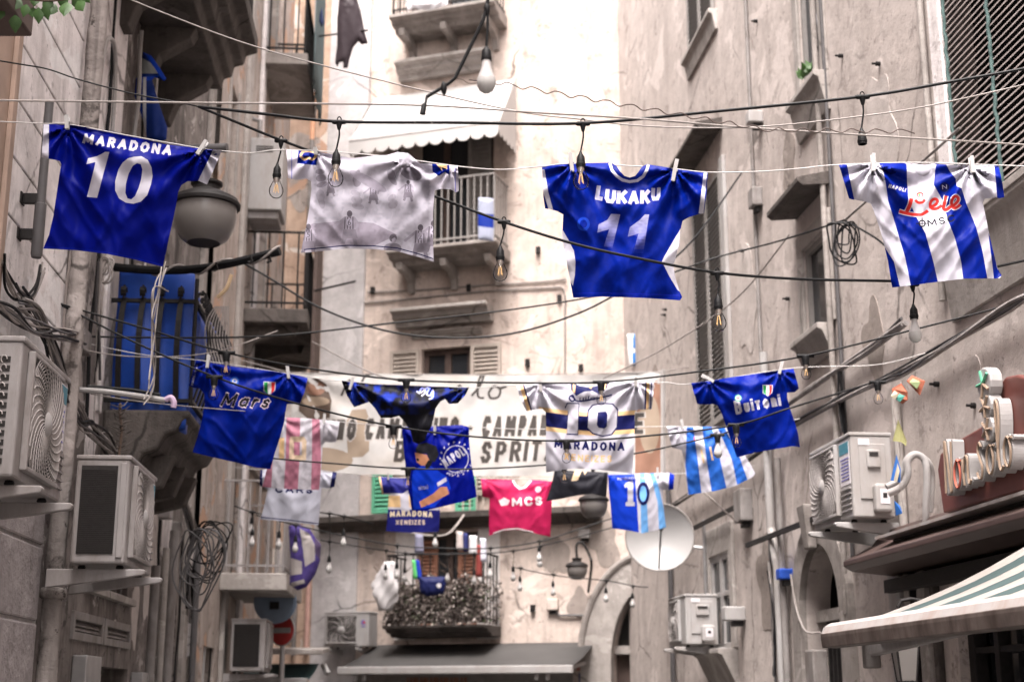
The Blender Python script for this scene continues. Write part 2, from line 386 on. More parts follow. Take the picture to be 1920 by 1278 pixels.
def balcony(parent, W, u0, u1, z, proj, thick, rail, barmat, slabmat, step=0.13, r=0.011, brackets=0, moulded=False, belly=0.0, name="balcony"):
    "slab with its rails, bars and brackets; bars on the long side and both ends"
    mb = MB()
    if moulded:
        wprofile(mb, W, u0, u1, [(0, z - thick), (proj * .55, z - thick), (proj * .62, z - thick * .72), (proj * .8, z - thick * .62), (proj * .84, z - thick * .35), (proj, z - thick * .28), (proj, z), (0, z)])
    else: mb.wbox(W, u0, u1, z - thick, z, 0, proj)
    s = mb.build(name, slabmat, parent, bevel=0.012)
    if rail:
        e = proj - 0.05; ua, ub = u0 + .05, u1 - .05
        for zz in (z + 0.08, z + rail):
            mb = MB(); mb.bar(W.pt(ua, zz, 0), W.pt(ua, zz, e), .03, .022); mb.bar(W.pt(ub, zz, 0), W.pt(ub, zz, e), .03, .022); mb.bar(W.pt(ua, zz, e), W.pt(ub, zz, e), .03, .022); mb.build("rail", barmat, s)
        def bar(u, o, out):
            q = [W.pt(u, z + 0.08 + (rail - .08) * k / 6, o) + out * (belly * math.sin(math.pi * min(1, (1 - k / 6) * 1.15))) for k in range(7)] if belly else [W.pt(u, z + .02, o), W.pt(u, z + rail, o)]
            return MB().tube(q, r, 6).build("bar", barmat, s)
        n = max(2, int((ub - ua) / step)); b0 = bar(ua, e, W.n)
        copies(b0, "bar", s, [W.d * ((ub - ua) * k / n) for k in range(1, n + 1)])
        n2 = max(2, int(e / step)); b1 = bar(ua, e / n2 * .5, -W.d)
        copies(b1, "bar", s, [W.n * (e * k / n2) for k in range(1, n2)])
        b2 = bar(ub, e / n2 * .5, W.d); copies(b2, "bar", s, [W.n * (e * k / n2) for k in range(1, n2)])
    if brackets:
        w = 0.09
        def br(u):
            m = MB(); prof = [(0, z - thick - .34), (.06, z - thick - .34), (.12, z - thick - .2), (proj * .45, z - thick - .12), (proj * .8, z - thick - .1), (proj * .85, z - thick), (0, z - thick)]
            m.prism([W.pt(u - w / 2, zz, o) for o, zz in prof], W.d * w); return m.build("bracket", slabmat, s)
        b = br(u0 + (u1 - u0) * .1)
        copies(b, "bracket", s, [W.d * ((u1 - u0) * .8 * k / max(1, brackets - 1)) for k in range(1, brackets)])
    return s

TOP = 13.5
# ------------------------------------------------------------------ ground
g = MB().box(-60, 60, -60, 90, -0.3, 0.0).build("ground", M_paving); g["kind"] = "structure"
slab_root = MB().box(-3.6, 3.4, -9, 21.5, 0.0, 0.004).build("street", M_paving); slab_root["kind"] = "structure"

# ------------------------------------------------------------------ left: near building
uA, zA = WL.uz(97, 1150, 0.07)
bA = thing("building", "pale grey building at left edge with scored courses and scabby downpipe", "building", WL.pt(uA - 2, 0))
u_back = WL.u_at_y(-9.0)
MB().wbox(WL, u_back, uA, 0, TOP, -0.5, -0.012).build("wall", M_wallA, bA)
mb = MB(); ua0 = WL.u_at_y(4.2)
cr = MB().wbox(WL, ua0, uA, 3.3, 3.3 + .285, -0.011, 0.004).build("plaster_course", M_wallA, bA, bevel=0.006)
copies(cr, "plaster_course", bA, [(0, 0, .297 * k) for k in range(1, 22)])
cr = MB().wbox(WL, ua0, uA - .06, 1.2, 1.2 + .385, -0.011, 0.012).build("plaster_course", M_wallA2, bA, bevel=0.012)
copies(cr, "plaster_course", bA, [(0, 0, .40 * k) for k in range(1, 5)])
u1, _ = WL.uz(43, 60, .04)
MB().wbox(WL, u1 - .8, u1, 2.6, TOP, -0.01, 0.05).build("pilaster", M_brownwood, bA, bevel=0.01)
MB().wbox(WL, u1 - .16, u1 - .12, 2.6, TOP, 0.05, 0.075).build("pilaster_bead", M_brownwood, bA, bevel=0.005)
mb = MB(); pts = [WL.pt(uA, 0.05 + 0.12 * k + 0, .07) + Vector((random.uniform(-.004, .004), random.uniform(-.004, .004), 0)) for k in range(110)]
pp = mb.tube(pts, [.052 + random.uniform(-.004, .005) for _ in pts], 12).build("downpipe", M_dirtypipe, bA, smooth=True)
for zz in (2.15, 4.62, 7.2):
    MB().lathe([(.062, -.03), (.07, -.02), (.07, .02), (.062, .03)], WL.pt(uA, zz, .07), 14).build("pipe_collar", M_dirtypipe, pp, smooth=True)
# dark conduit on this wall, with clamps
a, b = WL.uz(88, 300, .1), WL.uz(68, 483, .1); uc = b[0]
cd = thing("conduit_riser", "dark grey vertical conduit clamped to the pale wall at left", "conduit", WL.pt(uc, b[1], .1))
MB().tube([WL.pt(uc, b[1], .1), WL.pt(uc, b[1] + .02, .1), WL.pt(uc, b[1] + .28, .1), WL.pt(uc, b[1] + .285, .1), WL.pt(uc, a[1] + .3, .1)], [.024, .029, .029, .022, .022], 14).build("tube", M_darkpipe, cd, smooth=True)
for py in (366, 440):
    z = WL.uz(72, py, .1)[1]
    m = MB(); m.wbox(WL, uc - .035, uc + .035, z - .03, z + .03, 0.0, 0.012); m.wbox(WL, uc - .012, uc + .012, z - .028, z + .028, .012, .085); m.build("clamp", M_iron, cd, bevel=.004)

# ------------------------------------------------------------------ left: middle building
uB0, uB1 = uA + 0.06, WL.u_at_y(13.4)
bB = thing("building", "blackened grey building at left carrying the balcony with blue tarpaulin", "building", WL.pt(uB0, 0))
OB = -0.07
def uzB(px, py, o=OB): return WL.uz(px, py, o)
lou = (uzB(134, 1143), uzB(239, 1222)); door = (uzB(166, 1222), uzB(242, 1222)); arch = (uzB(304, 1200), uzB(328, 1200))
grat = (uzB(165, 1088), uzB(238, 1122))
holes = [rectloop(lou[0][0], lou[1][0], lou[1][1] + .02, lou[0][1]),
         rectloop(door[0][0], door[1][0], 0.0, lou[1][1] - .12),
         rectloop(grat[0][0], grat[1][0], grat[1][1], grat[0][1] + .06),
         archloop(arch[0][0], arch[1][0], 0.0, uzB(316, 1160)[1], .3)]
wallmesh(WL, rectloop(uB0, uB1, 0, TOP), holes, OB, 0.2).build("wall", M_wallB, bB)
MB().wbox(WL, uB0, uB1, 0, TOP - .1, OB - .5, OB - .25).build("dark_backing", M_dark, bB)  # plate painted dark so the openings read as unlit rooms
# louvred panel
um = (lou[0][0] + lou[1][0]) / 2
fr = MB(); z0, z1 = lou[1][1] + .02, lou[0][1]
for (p, q) in ((lou[0][0], um - .03), (um + .03, lou[1][0])):
    f_ = MB(); f_.wbox(WL, p, p + .05, z0, z1, OB - .06, OB + .02); f_.wbox(WL, q - .05, q, z0, z1, OB - .06, OB + .02)
    f_.wbox(WL, p + .05, q - .05, z0, z0 + .05, OB - .06, OB + .018); f_.wbox(WL, p + .05, q - .05, z1 - .05, z1, OB - .06, OB + .018)
    fo = f_.build("louvre_frame", M_pipe, bB, bevel=.004)
    slats(WL, p + .05, q - .05, z0 + .06, z1 - .06, OB, .075, M_pipe, fo, tilt=.045, thick=.01)
fr.wbox(WL, um - .03, um + .03, z0, z1, OB - .1, OB + .025).build("mullion", M_pipe, bB)
# barred light over the door
gz0, gz1 = grat[1][1], grat[0][1] + .06
gb = MB().wbox(WL, grat[0][0] - .1, grat[1][0] + .12, gz0 - .05, gz0, OB - .02, OB + .05).build("ledge", M_trim, bB, bevel=.006)
b0 = MB().tube([WL.pt(grat[0][0] + .02, gz0, OB - .02), WL.pt(grat[0][0] + .06, gz1, OB - .02)], .008, 6).build("bar", M_pipe, gb)
nb = 7; copies(b0, "bar", gb, [WL.d * ((grat[1][0] - grat[0][0]) * k / nb) for k in range(1, nb)])
# steel roller boxes and door leaf
zd = lou[1][1] - .12
MB().wbox(WL, door[0][0] - .45, door[0][0] - .01, 0.0, zd + .05, OB + .002, OB + .09).build("steel_panel", M_steel, bB, bevel=.006)
MB().wbox(WL, door[1][0] + .12, door[1][0] + .62, 0.0, zd - .02, OB + .002, OB + .09).build("steel_panel", M_steel, bB, bevel=.006)
dl = MB().wbox(WL, door[0][0] + .03, door[1][0] - .35, 0, zd - .04, OB - .16, OB - .12).build("door", M_white, bB)
for k, w in enumerate((.16, .12)):
    zz = zd - .25 - .1 * k; uu = door[0][0] + .12
    MB().wbox(WL, uu, uu + w, zz, zz + .03, OB - .12, OB - .116).build("notice_line", plain("faded red print %d" % k, (.35, .1, .08)), dl)
for k, px in enumerate((262, 281, 296, 345)):
    u = uzB(px, 1190)[0]
    MB().tube([WL.pt(u, .05, .02), WL.pt(u, 2.6 + .18 * k, .02)], (.035, .028, .04, .03)[k], 10).build("pipe", (M_pipe, M_trim, M_pipe, M_darkpipe)[k], bB, smooth=True)
# upright stone strips of the middle building (pilaster edges, stained)
for px, w, o in ((185, .09, .03), (258, .05, .015), (365, .22, .05), (400, .1, .03)):
    u = uzB(px, 650)[0]
    MB().wbox(WL, u, u + w, .2 if px > 300 else 3.4, 12.6, OB + .001, OB + o).build("pilaster", M_stone if px > 300 else M_wallA, bB, bevel=.01)
u = uzB(215, 150)[0]; MB().wbox(WL, uB0 + .05, u + .1, 4.7, 10, OB + .001, OB + .03).build("plaster_panel", M_wallA, bB, bevel=.006)
pu, pz = uzB(200, 75, .0)
MB().tube(smoothpath([WL.pt(pu - .1, pz - 1.2, 0), WL.pt(pu - .08, pz - .2, 0), WL.pt(pu + .05, pz + .03, .02), WL.pt(pu + .32, pz - .1, 0), WL.pt(pu + .34, pz - .9, 0)], 8), .014, 8).build("bent_pipe", M_white, bB, smooth=True)

# balcony with the blue tarpaulin
yb0, yb1 = 9.3, 10.85
ub0, ub1 = WL.u_at_y(yb0), WL.u_at_y(yb1); zb = 3.47
bal = MB(); W = WL; pj = .50; th = .42
wprofile(bal, W, ub0, ub1, [(OB, zb - th), (.16, zb - th), (.2, zb - .3), (.3, zb - .26), (.34, zb - .17), (.42, zb - .14), (.46, zb - .06), (.5, zb - .05), (.5, zb), (OB, zb)])
slab = bal.build("balcony", M_stonedark, bB, bevel=.03)
for k in range(3):
    u = ub0 + .22 + .5 * k; m = MB()
    m.prism([W.pt(u, z_, o) for o, z_ in ((OB, zb - th - .32), (.0, zb - th - .34), (.04, zb - th - .3), (.06, zb - th - .12), (.3, zb - th - .06), (.38, zb - .27), (OB, zb - .3))], W.d * .13)
    m.build("bracket", M_stonedark, slab, bevel=.012)
zr0, zr1, e = 3.53, 4.22, .50
for zz in (zr0, zr1):
    m = MB(); m.bar(W.pt(ub0, zz, OB), W.pt(ub0, zz, e), .03, .025); m.bar(W.pt(ub0, zz, e), W.pt(ub1, zz, e), .03, .025); m.bar(W.pt(ub1, zz, e), W.pt(ub1, zz, OB), .03, .025); m.build("rail", M_iron, slab)
def fancybar(base, out):
    m = MB(); q = []
    for k in range(9):
        t = k / 8; q.append(base + Vector((0, 0, t * (zr1 - zr0 + .01))) + out * (.085 * math.sin(math.pi * (1 - t) ** .8) if t < 1 else 0))
    for k in range(len(q) - 1): m.bar(q[k], q[k + 1] + (q[k + 1] - q[k]) * .1, .036, .012, up=out)
    top = q[-1]
    for k in range(8):   # scroll on top
        a0, a1 = k * math.pi * 1.6 / 8, (k + 1) * math.pi * 1.6 / 8
        c = top + out * .03 + Vector((0, 0, .045))
        f0 = lambda a: c + out * (-math.cos(a) * .03) + Vector((0, 0, math.sin(a) * .03))
        m.bar(f0(a0), f0(a1), .036, .012, up=out)
    return m.build("bar", M_iron, slab)
fb = fancybar(W.pt(ub0, zr0, .02), -W.d); copies(fb, "bar", slab, [W.n * (.127 * k) for k in range(1, 4)])
fb = fancybar(W.pt(ub0 + .08, zr0, e), W.n); copies(fb, "bar", slab, [W.d * (.125 * k) for k in range(1, 12)])
for k, (u, o) in enumerate(((ub0, e), (ub1, e))):
    MB().tube([W.pt(u, zr0 - .03, o), W.pt(u, zr1 + .16, o)], .014, 8).build("post", M_iron, slab)
# tarpaulin: wavy sheet tied inside the rail, wrapping the corner
def sheet(name, label, cat, fn, nu, nv, mat, thick=.004, group=None):
    mb = MB()
    for j in range(nv + 1):
        for i in range(nu + 1): mb.v.append(tuple(fn(i / nu, j / nv)))
    w = nu + 1
    for j in range(nv):
        for i in range(nu): mb.f.append((j * w + i, j * w + i + 1, (j + 1) * w + i + 1, (j + 1) * w + i))
    o = mb.build(name, mat, None, smooth=True); md = o.modifiers.new("solidify", 'SOLIDIFY'); md.thickness = thick
    return tag(o, label, cat, group) if label else o
def tarp(s, t):
    L1, L2 = .56, 1.4; d = s * (L1 + L2); z = 3.33 + t * 1.12 + .02 * math.sin(9 * s)
    w = .02 * math.sin(s * 40 + 2 * t) * (1.2 - t) + .015 * math.sin(t * 9 + s * 13)
    sag = .12 * max(0, .15 - t) / .15
    if d < L1: return W.pt(ub0 + .05 + w, z, OB + .03 + d * .92)
    q = (d - L1) / L2; return W.pt(ub0 + .05 + (d - L1), max(z, 3.5 - .22 * max(0, 1 - q * 3)) - .12 * min(1, q * 2) * t, e - .05 + w)
sheet("tarpaulin", "bright blue tarpaulin tied inside the old iron balcony railing", "tarpaulin", tarp, 70, 24, M_tarp)

# big dark balcony overhead
yo0, yo1 = 7.9, 10.75; uo0, uo1 = WL.u_at_y(yo0), WL.u_at_y(yo1); zo = 6.42
m = MB(); wprofile(m, W, uo0, uo1, [(OB, zo), (.38, zo), (.40, zo + .09), (.46, zo + .11), (.48, zo + .2), (.55, zo + .22), (.57, zo + .3), (.66, zo + .33), (.66, zo + .46), (OB, zo + .46)])
big = m.build("balcony", M_stonedark, bB, bevel=.012)
for k in range(4):
    u = uo0 + .1 + .82 * k; m = MB(); m.prism([W.pt(u, z_, o) for o, z_ in ((OB, zo - .4), (.02, zo - .4), (.08, zo - .22), (.3, zo - .08), (.34, zo + .001), (OB, zo + .001))], W.d * .16); m.build("bracket", M_stonedark, big, bevel=.01)
for zz in (zo + .54, zo + 1.45): MB().bar(W.pt(uo0, zz, .6), W.pt(uo1, zz, .6), .03, .02).build("rail", M_iron, big)
b0 = MB().tube([W.pt(uo1 - .03, zo + .46, .6), W.pt(uo1 - .03, zo + 1.45, .6)], .009, 6).build("bar", M_iron, big); copies(b0, "bar", big, [W.d * (-.12 * k) for k in range(1, 23)])

# ------------------------------------------------------------------ left: far building
uC0, uC1 = WL.u_at_y(13.4), WL.u_at_y(20.75); OC = .0
bC = thing("building", "faded beige building at left behind, with three small railed balconies", "building", WL.pt(uC0, 0))
def uzC(px, py, o=OC): return WL.uz(px, py, o)
def rowwin(y0, y1, z0, z1): return rectloop(WL.u_at_y(y0), WL.u_at_y(y1), z0, z1)
winC = [rowwin(16.7, 17.9, 6.02, 8.1), rowwin(15.6, 16.7, 2.9, 5.1), rowwin(17.0, 18.1, 9.6, 11.6), rowwin(14.0, 14.6, 6.6, 8.0), rowwin(14.1, 14.9, .0, 2.1)]
wallmesh(WL, rectloop(uC0, uC1, 0, TOP), winC, OC, .22).build("wall", M_wallC, bC)
MB().wbox(WL, uC0, uC1, 0, TOP - .1, OC - .5, OC - .28).build("dark_backing", M_dark, bC)
for lp in winC[:4]:
    (p, z0), (q, _), (_, z1) = lp[0], lp[1], lp[2]; mid = (p + q) / 2
    m = MB(); m.wbox(WL, p, p + .07, z0, z1, -.14, -.08); m.wbox(WL, q - .07, q, z0, z1, -.14, -.08); m.wbox(WL, mid - .04, mid + .04, z0, z1, -.14, -.081); m.wbox(WL, p + .07, q - .07, z1 - .07, z1, -.14, -.082)
    fr = m.build("window_frame", M_darkwood, bC); MB().wbox(WL, p + .07, q - .07, z0, z1 - .07, -.125, -.12).build("pane", M_pane, fr)
    MB().wbox(WL, p - .12, p, z0, z1 + .1, 0, .025).build("surround", M_trim, bC, bevel=.006)
    MB().wbox(WL, q, q + .12, z0, z1 + .1, 0, .025).build("surround", M_trim, bC, bevel=.006)
c1 = balcony(bC, WL, WL.u_at_y(16.6), WL.u_at_y(18.4), 9.55, .58, .16, .95, M_iron, M_stone, .14)
c2 = balcony(bC, WL, WL.u_at_y(16.0), WL.u_at_y(18.3), 6.02, .74, .17, .95, M_iron, M_stonedark, .17, brackets=3)
c3 = balcony(bC, WL, WL.u_at_y(15.05), WL.u_at_y(17.2), 2.88, .70, .18, .98, M_acgrey, M_trim, .095, .013)
for px, c in ((450, M_trim), (476, M_wallA)):
    u = uzC(px, 400)[0]; MB().wbox(WL, u, u + .3, .2, 12.5, .001, .05).build("pilaster", c, bC, bevel=.01)
for k, (px, py, h) in enumerate(((520, 610, .06), (500, 860, .08), (480, 900, .05))):
    u, z = uzC(px, py); MB().wbox(WL, u - 1.0, u + 1.0, z, z + h, .001, .07).build("string_course", M_stone, bC, bevel=.008)
# white wall cabinet above the lantern
u, z = WL.uz(462, 392, .02); z2 = WL.uz(465, 245, .02)[1]
cab = thing("wall_cabinet", "tall white metal cabinet fixed to the left wall above the globe lantern", "cabinet", WL.pt(u, z))
MB().wbox(WL, u, u + .55, z, z2, .0, .42).build("case", M_white, cab, bevel=.012)
MB().wbox(WL, u + .05, u + .5, z - .09, z, .03, .38).build("base_tray", M_acgrey, cab, bevel=.006)
for k in range(3): MB().wbox(WL, u - .004, u, z2 - .12 - .03 * k, z2 - .105 - .03 * k, .1, .3).build("vent_slot", M_fandark, cab)
MB().tube([WL.pt(u + .1, z2, .12), WL.pt(u + .1, z2 + .25, .12), WL.pt(u + .1, z2 + .28, .0)], .03, 8).build("flue", M_pipe, cab, smooth=True)

# ------------------------------------------------------------------ front closing the street
FU1 = (Vector((1.63, 19.34, 0)) - WF.o).dot(WF.d)
bF = thing("building", "cream facade closing the street, with scalloped awning and planted balcony", "building", WF.pt(2, 0))
def uzF(px, py, o=0.0): return WF.uz(px, py, o)
def rF(x0, y0, x1, y1, o=0.0):
    a, b = uzF(x0, y0, o), uzF(x1, y1, o); return a[0], b[0], b[1], a[1]      # u0 u1 z0 z1
w_top = rF(768, -60, 905, 45); w2 = rF(745, 225, 925, 462); w3 = rF(790, 655, 880, 930); w4 = rF(782, 1000, 896, 1170)
ar0, ar1 = uzF(1150, 1200)[0], uzF(1290, 1200)[0]; zs = uzF(1160, 1230)[1]
FEND = FU1 + .9
arch_loop = archloop(ar0, ar1, 0.0, zs - .1, .98, 18)
shop = rF(665, 1252, 1075, 1330); shopl = rectloop(shop[0], shop[1], 0.0, shop[3])
wallmesh(WF, rectloop(-.6, FEND + .4, 0, TOP + 1), [rectloop(*w_top), rectloop(*w2), rectloop(*w3), rectloop(*w4), shopl, arch_loop], 0, .24).build("wall", M_front, bF)
MB().wbox(WF, -.6, FEND + .4, 0, TOP, -.9, -.62).build("dark_backing", M_dark, bF)
gu = [uzF(603, 650)[0], uzF(682, 650)[0]]
MB().wbox(WF, gu[0], gu[1], 0, TOP, .001, .05).build("corner_band", M_frontgrey, bF, bevel=.008)
MB().wbox(WF, -.3, gu[0] - .002, 0, TOP - .4, .001, .03).build("bare_plaster", M_frontbrown, bF, bevel=.008)
def fwindow(w, frame=M_darkwood, two=True):
    u0, u1, z0, z1 = w; m = MB(); md = (u0 + u1) / 2
    m.wbox(WF, u0, u0 + .08, z0, z1, -.18, -.1); m.wbox(WF, u1 - .08, u1, z0, z1, -.18, -.1); m.wbox(WF, u0 + .08, u1 - .08, z1 - .08, z1, -.18, -.101)
    if two: m.wbox(WF, md - .05, md + .05, z0, z1 - .08, -.17, -.099)
    f = m.build("window_frame", frame, bF)
    for a, b in ((u0 + .08, md - .05), (md + .05, u1 - .08)): MB().wbox(WF, a, b, z0, z1 - .08, -.15, -.145).build("pane", M_pane, f)
    return f
for w in (w_top, w2, w3, w4): fwindow(w)
def hood(px0, px1, y, h, o=.3, y1=None):
    u0, z = uzF(px0, y); u1 = uzF(px1, y)[0]; m = MB()
    wprofile(m, WF, u0, u1, [(0, z - h), (o * .35, z - h), (o * .4, z - h * .7), (o * .7, z - h * .55), (o * .75, z - h * .3), (o, z - h * .2), (o, z), (0, z)])
    m.build("hood_moulding", M_trim, bF, bevel=.008)
hood(752, 925, 128, .26); hood(748, 926, 590, .24, .36); hood(775, 905, 625, .1, .12)
# shutters
u0, u1, z0, z1 = w3; shutter(bF, WF, u0 - .48, u0 - .02, z0, z1, .01, M_shutterb, .06); shutter(bF, WF, u1 + .02, u1 + .48, z0, z1, .01, M_shutterb, .06)
u0, u1, z0, z1 = w4; shutter(bF, WF, u0 + .02, u0 + .3, z0, z1 - .1, -.08, M_redwood, .05); shutter(bF, WF, u1 - .32, u1 - .03, z0, z1 - .1, -.08, M_redwood, .05)
u0, u1, z0, z1 = w4; M_chalk = plain("chalky white render", (.66, .62, .60), .9)
for p, q in ((u0 - .32, u0), (u1, u1 + .32)): MB().wbox(WF, p, q, z0 - .2, z1 + .2, .001, .02).build("white_surround", M_chalk, bF)
# side shutters of the balcony window
u0, u1, z0, z1 = w2; shutter(bF, WF, u0 + .05, u0 + .4, z0, z1 - .1, -.07, M_shutterb, .07); shutter(bF, WF, u1 - .42, u1 - .05, z0, z1 - .1, -.07, M_shutter, .07)
gs = rF(702, 905, 738, 962); shutter(bF, WF, gs[0], gs[1], gs[2], gs[3] + .35, .06, M_greenshut, .06)
gs = rF(858, 905, 885, 962); shutter(bF, WF, gs[0], gs[1] + .1, gs[2], gs[3] + .35, .06, M_greenshut, .06)
# balconies of the front
def fbal(px0, px1, ytop, proj, thick, rail, br, mats, step=.11, r=.011, moulded=True):
    u0, z = uzF(px0, ytop, proj); u1 = uzF(px1, ytop, proj)[0]
    return balcony(bF, WF, u0, u1, z, proj, thick, rail, mats[0], mats[1], step, r, br, moulded), (u0, u1, z)
fbal(728, 925, 28, .65, .2, .9, 3, (M_iron, M_stone))
d2, D2 = fbal(722, 930, 468, .65, .18, 1.0, 3, (M_shutter, M_stone), .1)
u0, z = uzF(605, 985); u1 = uzF(1130, 985)[0]
m = MB(); wprofile(m, WF, u0, u1, [(0, z - .12), (.1, z - .12), (.14, z - .04), (.3, z), (.3, z + .09), (0, z + .09)]); m.build("string_course", M_stonedark, bF, bevel=.01)
br = MB(); u0b, zc = uzF(880, 890); b0 = MB().tube([WF.pt(uzF(880, 930)[0], z + .1, .25), WF.pt(uzF(880, 930)[0], z + 1.0, .25)], .012, 6).build("bar", M_shutterb, bF)
copies(b0, "bar", bF, [WF.d * (.1 * k) for k in range(1, 9)])
d4, D4 = fbal(716, 908, 1172, .7, .15, .95, 0, (M_iron, M_stonedark), .12)
# stone portal at the right of the front
outer = archloop(ar0 - .42, ar1 + .42, 0.0, zs - .1, 1.42, 18)
m = MB(); v, f = cdt([outer, arch_loop]); c = v[f].mean(axis=1); keep = inpoly(c, outer) & ~inpoly(c, arch_loop)
lo = [WF.pt(p[0], p[1], .16) for p in v]
m.add(lo, [tuple(int(i) for i in q) for q in f[keep]])
for lp in (outer, arch_loop):
    n = len(lp); m.add([WF.pt(p[0], p[1], .0) for p in lp] + [WF.pt(p[0], p[1], .16) for p in lp], [(i, (i + 1) % n, n + (i + 1) % n, n + i) for i in range(n)])
po = m.build("portal", M_trim, bF)
oc, orr = (ar0 + ar1) / 2, (ar1 - ar0) / 2
m = MB(); m.tube([WF.pt(oc + (orr + .42) * math.cos(math.pi * k / 24), zs - .1 + 1.42 * math.sin(math.pi * k / 24), .15) for k in range(25)], .05, 8); m.build("roll_moulding", M_stone, po, smooth=True)
m = MB(); m.wbox(WF, ar0 - .02, ar1 + .02, uzF(1180, 1225)[1], uzF(1180, 1218)[1] + .06, -.16, -.02); m.build("transom", M_trim, bF)
MB().wbox(WF, ar0, ar1, 0, uzF(1180, 1225)[1], -.2, -.17).build("door", M_darkwood, bF)
MB().wbox(WF, ar0, ar1, uzF(1180, 1225)[1] + .1, zs + 1, -.26, -.2).build("portal_dark_panel", M_coil, bF)  # dark panel painting in the shade of the portal interior
# shopfront under the grey awning
MB().wbox(WF, shop[0], shop[1], shop[3] - .42, shop[3], -.1, -.06).build("shop_fascia", M_shutter, bF)
for k in range(18):
    MB().wbox(WF, shop[0] + .78 + k * .05, shop[0] + .8 + k * .05 + .012 * (k % 3), shop[3] - .25, shop[3] - .13, -.06, -.052).build("fascia_letter", M_redwood, bF)
MB().wbox(WF, shop[0], shop[1], 0, shop[3] - .45, -.22, -.16).build("shop_window", M_pane, bF)
for k, c in enumerate(((.3, .07, .05), (.06, .07, .2), (.4, .2, .08), (.35, .06, .05))):
    MB().wbox(WF, shop[1] + .06 + .03 * k, shop[1] + .2 + .03 * k, shop[3] - .05 - .28 * k, shop[3] + .2 - .28 * k, .01, .04).build("poster", plain("poster colour %d" % k, c, .5, 0, .5, 20), bF)

# ------------------------------------------------------------------ right side
uR0, uR1 = WR.u_at_y(-9), WR.u_at_y(19.4)
bR = thing("building", "tall warm grey rendered building along the right side of the street", "building", WR.pt(4, 0))
def uzR(px, py, o=0.0): return WR.uz(px, py, o)
def rR(xl, yt, xr, yb):
    "left edge x, top y, right edge x, bottom y -> u0<u1"
    a, b = uzR(xl, yt), uzR(xr, yb); return min(a[0], b[0]), max(a[0], b[0]), min(a[1], b[1]), max(a[1], b[1])
def rR2(xl, ytl, xr, ybl):
    "heights measured on the far (left) edge"
    a, b, c = uzR(xl, ytl), uzR(xr, ytl), uzR(xl, ybl); return b[0], a[0], c[1], a[1]
W1 = rR2(1288, -120, 1335, 124); W2r = rR2(1302, 392, 1356, 830); W3 = rR2(1489, -150, 1528, 216); W4 = rR2(1507, 472, 1552, 648); W6 = rR2(1334, 1046, 1372, 1220)
a5, b5 = uzR(1778, 0), uzR(1850, 405); W5 = (WR.u_at_y(6.2), uzR(1798, 330)[0], uzR(1850, 408)[1], uzR(1850, 408)[1] + 2.6)
ra0, ra1 = uzR(1588, 1150)[0], uzR(1512, 1150)[0]; rzs = uzR(1550, 1120)[1]
archR = archloop(ra0, ra1, 0.0, rzs - .1, .52, 14)
shopR = rectloop(WR.u_at_y(4.5), uzR(1800, 1250)[0], 0.0, 2.2)
holesR = [rectloop(*w) for w in (W1, W2r, W3, W4, W5, W6)] + [archR, shopR]
wallmesh(WR, rectloop(uR0, uR1, 0, TOP), holesR, 0, .2).build("wall", M_right, bR)
MB().wbox(WR, uR0, uR1, 0, TOP - .1, -.9, -.45).build("dark_backing", M_dark, bR)
def louvre_window(w, mat, pitch, frame=None, o=.004):
    u0, u1, z0, z1 = w; md = (u0 + u1) / 2
    shutter(bR, WR, u0, md - .005, z0, z1, o, mat, pitch); shutter(bR, WR, md + .005, u1, z0, z1, o, mat, pitch)
louvre_window(W1, M_shutter, .055); louvre_window(W2r, M_shutter, .05)
for w in (W3, W4):
    u0, u1, z0, z1 = w; m = MB(); m.wbox(WR, u0, u0 + .05, z0, z1, -.06, -.012); m.wbox(WR, u1 - .05, u1, z0, z1, -.06, -.012); m.wbox(WR, u0 + .05, u1 - .05, z1 - .05, z1, -.06, -.013)
    f = m.build("window_frame", M_shutter, bR); MB().wbox(WR, u0 + .05, u1 - .05, z0, z1 - .05, -.05, -.045).build("pane", M_pane, f)
    m = MB(); m.wbox(WR, u0 - .12, u0, z0, z1 + .14, .001, .03); m.wbox(WR, u1, u1 + .12, z0, z1 + .14, .001, .03); m.wbox(WR, u0, u1, z1, z1 + .14, .001, .028); m.build("surround", M_trim, bR, bevel=.006)
u0, u1, z0, z1 = W2r; MB().wbox(WR, u0 - .16, u0 - .03, z0, z1 + .1, .001, .04).build("surround", M_white, bR, bevel=.006)
def sill(w, o=.2, drop=.32, ext=.1):
    u0, u1, z0, z1 = w; m = MB(); wprofile(m, WR, u0 - ext, u1 + ext, [(0, z0 - drop), (.03, z0 - drop), (o - .04, z0 - .07), (o, z0 - .05), (o, z0 - .005), (0, z0 - .005)]); m.build("sill", M_trim, bR, bevel=.006)
sill(W1, .10, .24, .10); sill(W3, .13, .34, .12); sill(W4, .14, .24, .06); sill(W5, .12, .5, .2); sill(W6, .2, .34, .12)
def hoodR(w, o=.3, dz=.3, ext=.14, mat=M_stonedark):
    u0, u1, z0, z1 = w; m = MB(); wprofile(m, WR, u0 - ext, u1 + ext, [(0, z1 + dz - .03), (o * .85, z1 + dz - .05), (o, z1 + dz - .02), (o, z1 + dz + .02), (0, z1 + dz + .08)]); m.build("hood", mat, bR, bevel=.004)
hoodR(W2r, .28, .46, .1); hoodR(W4, .26, .36, .14)
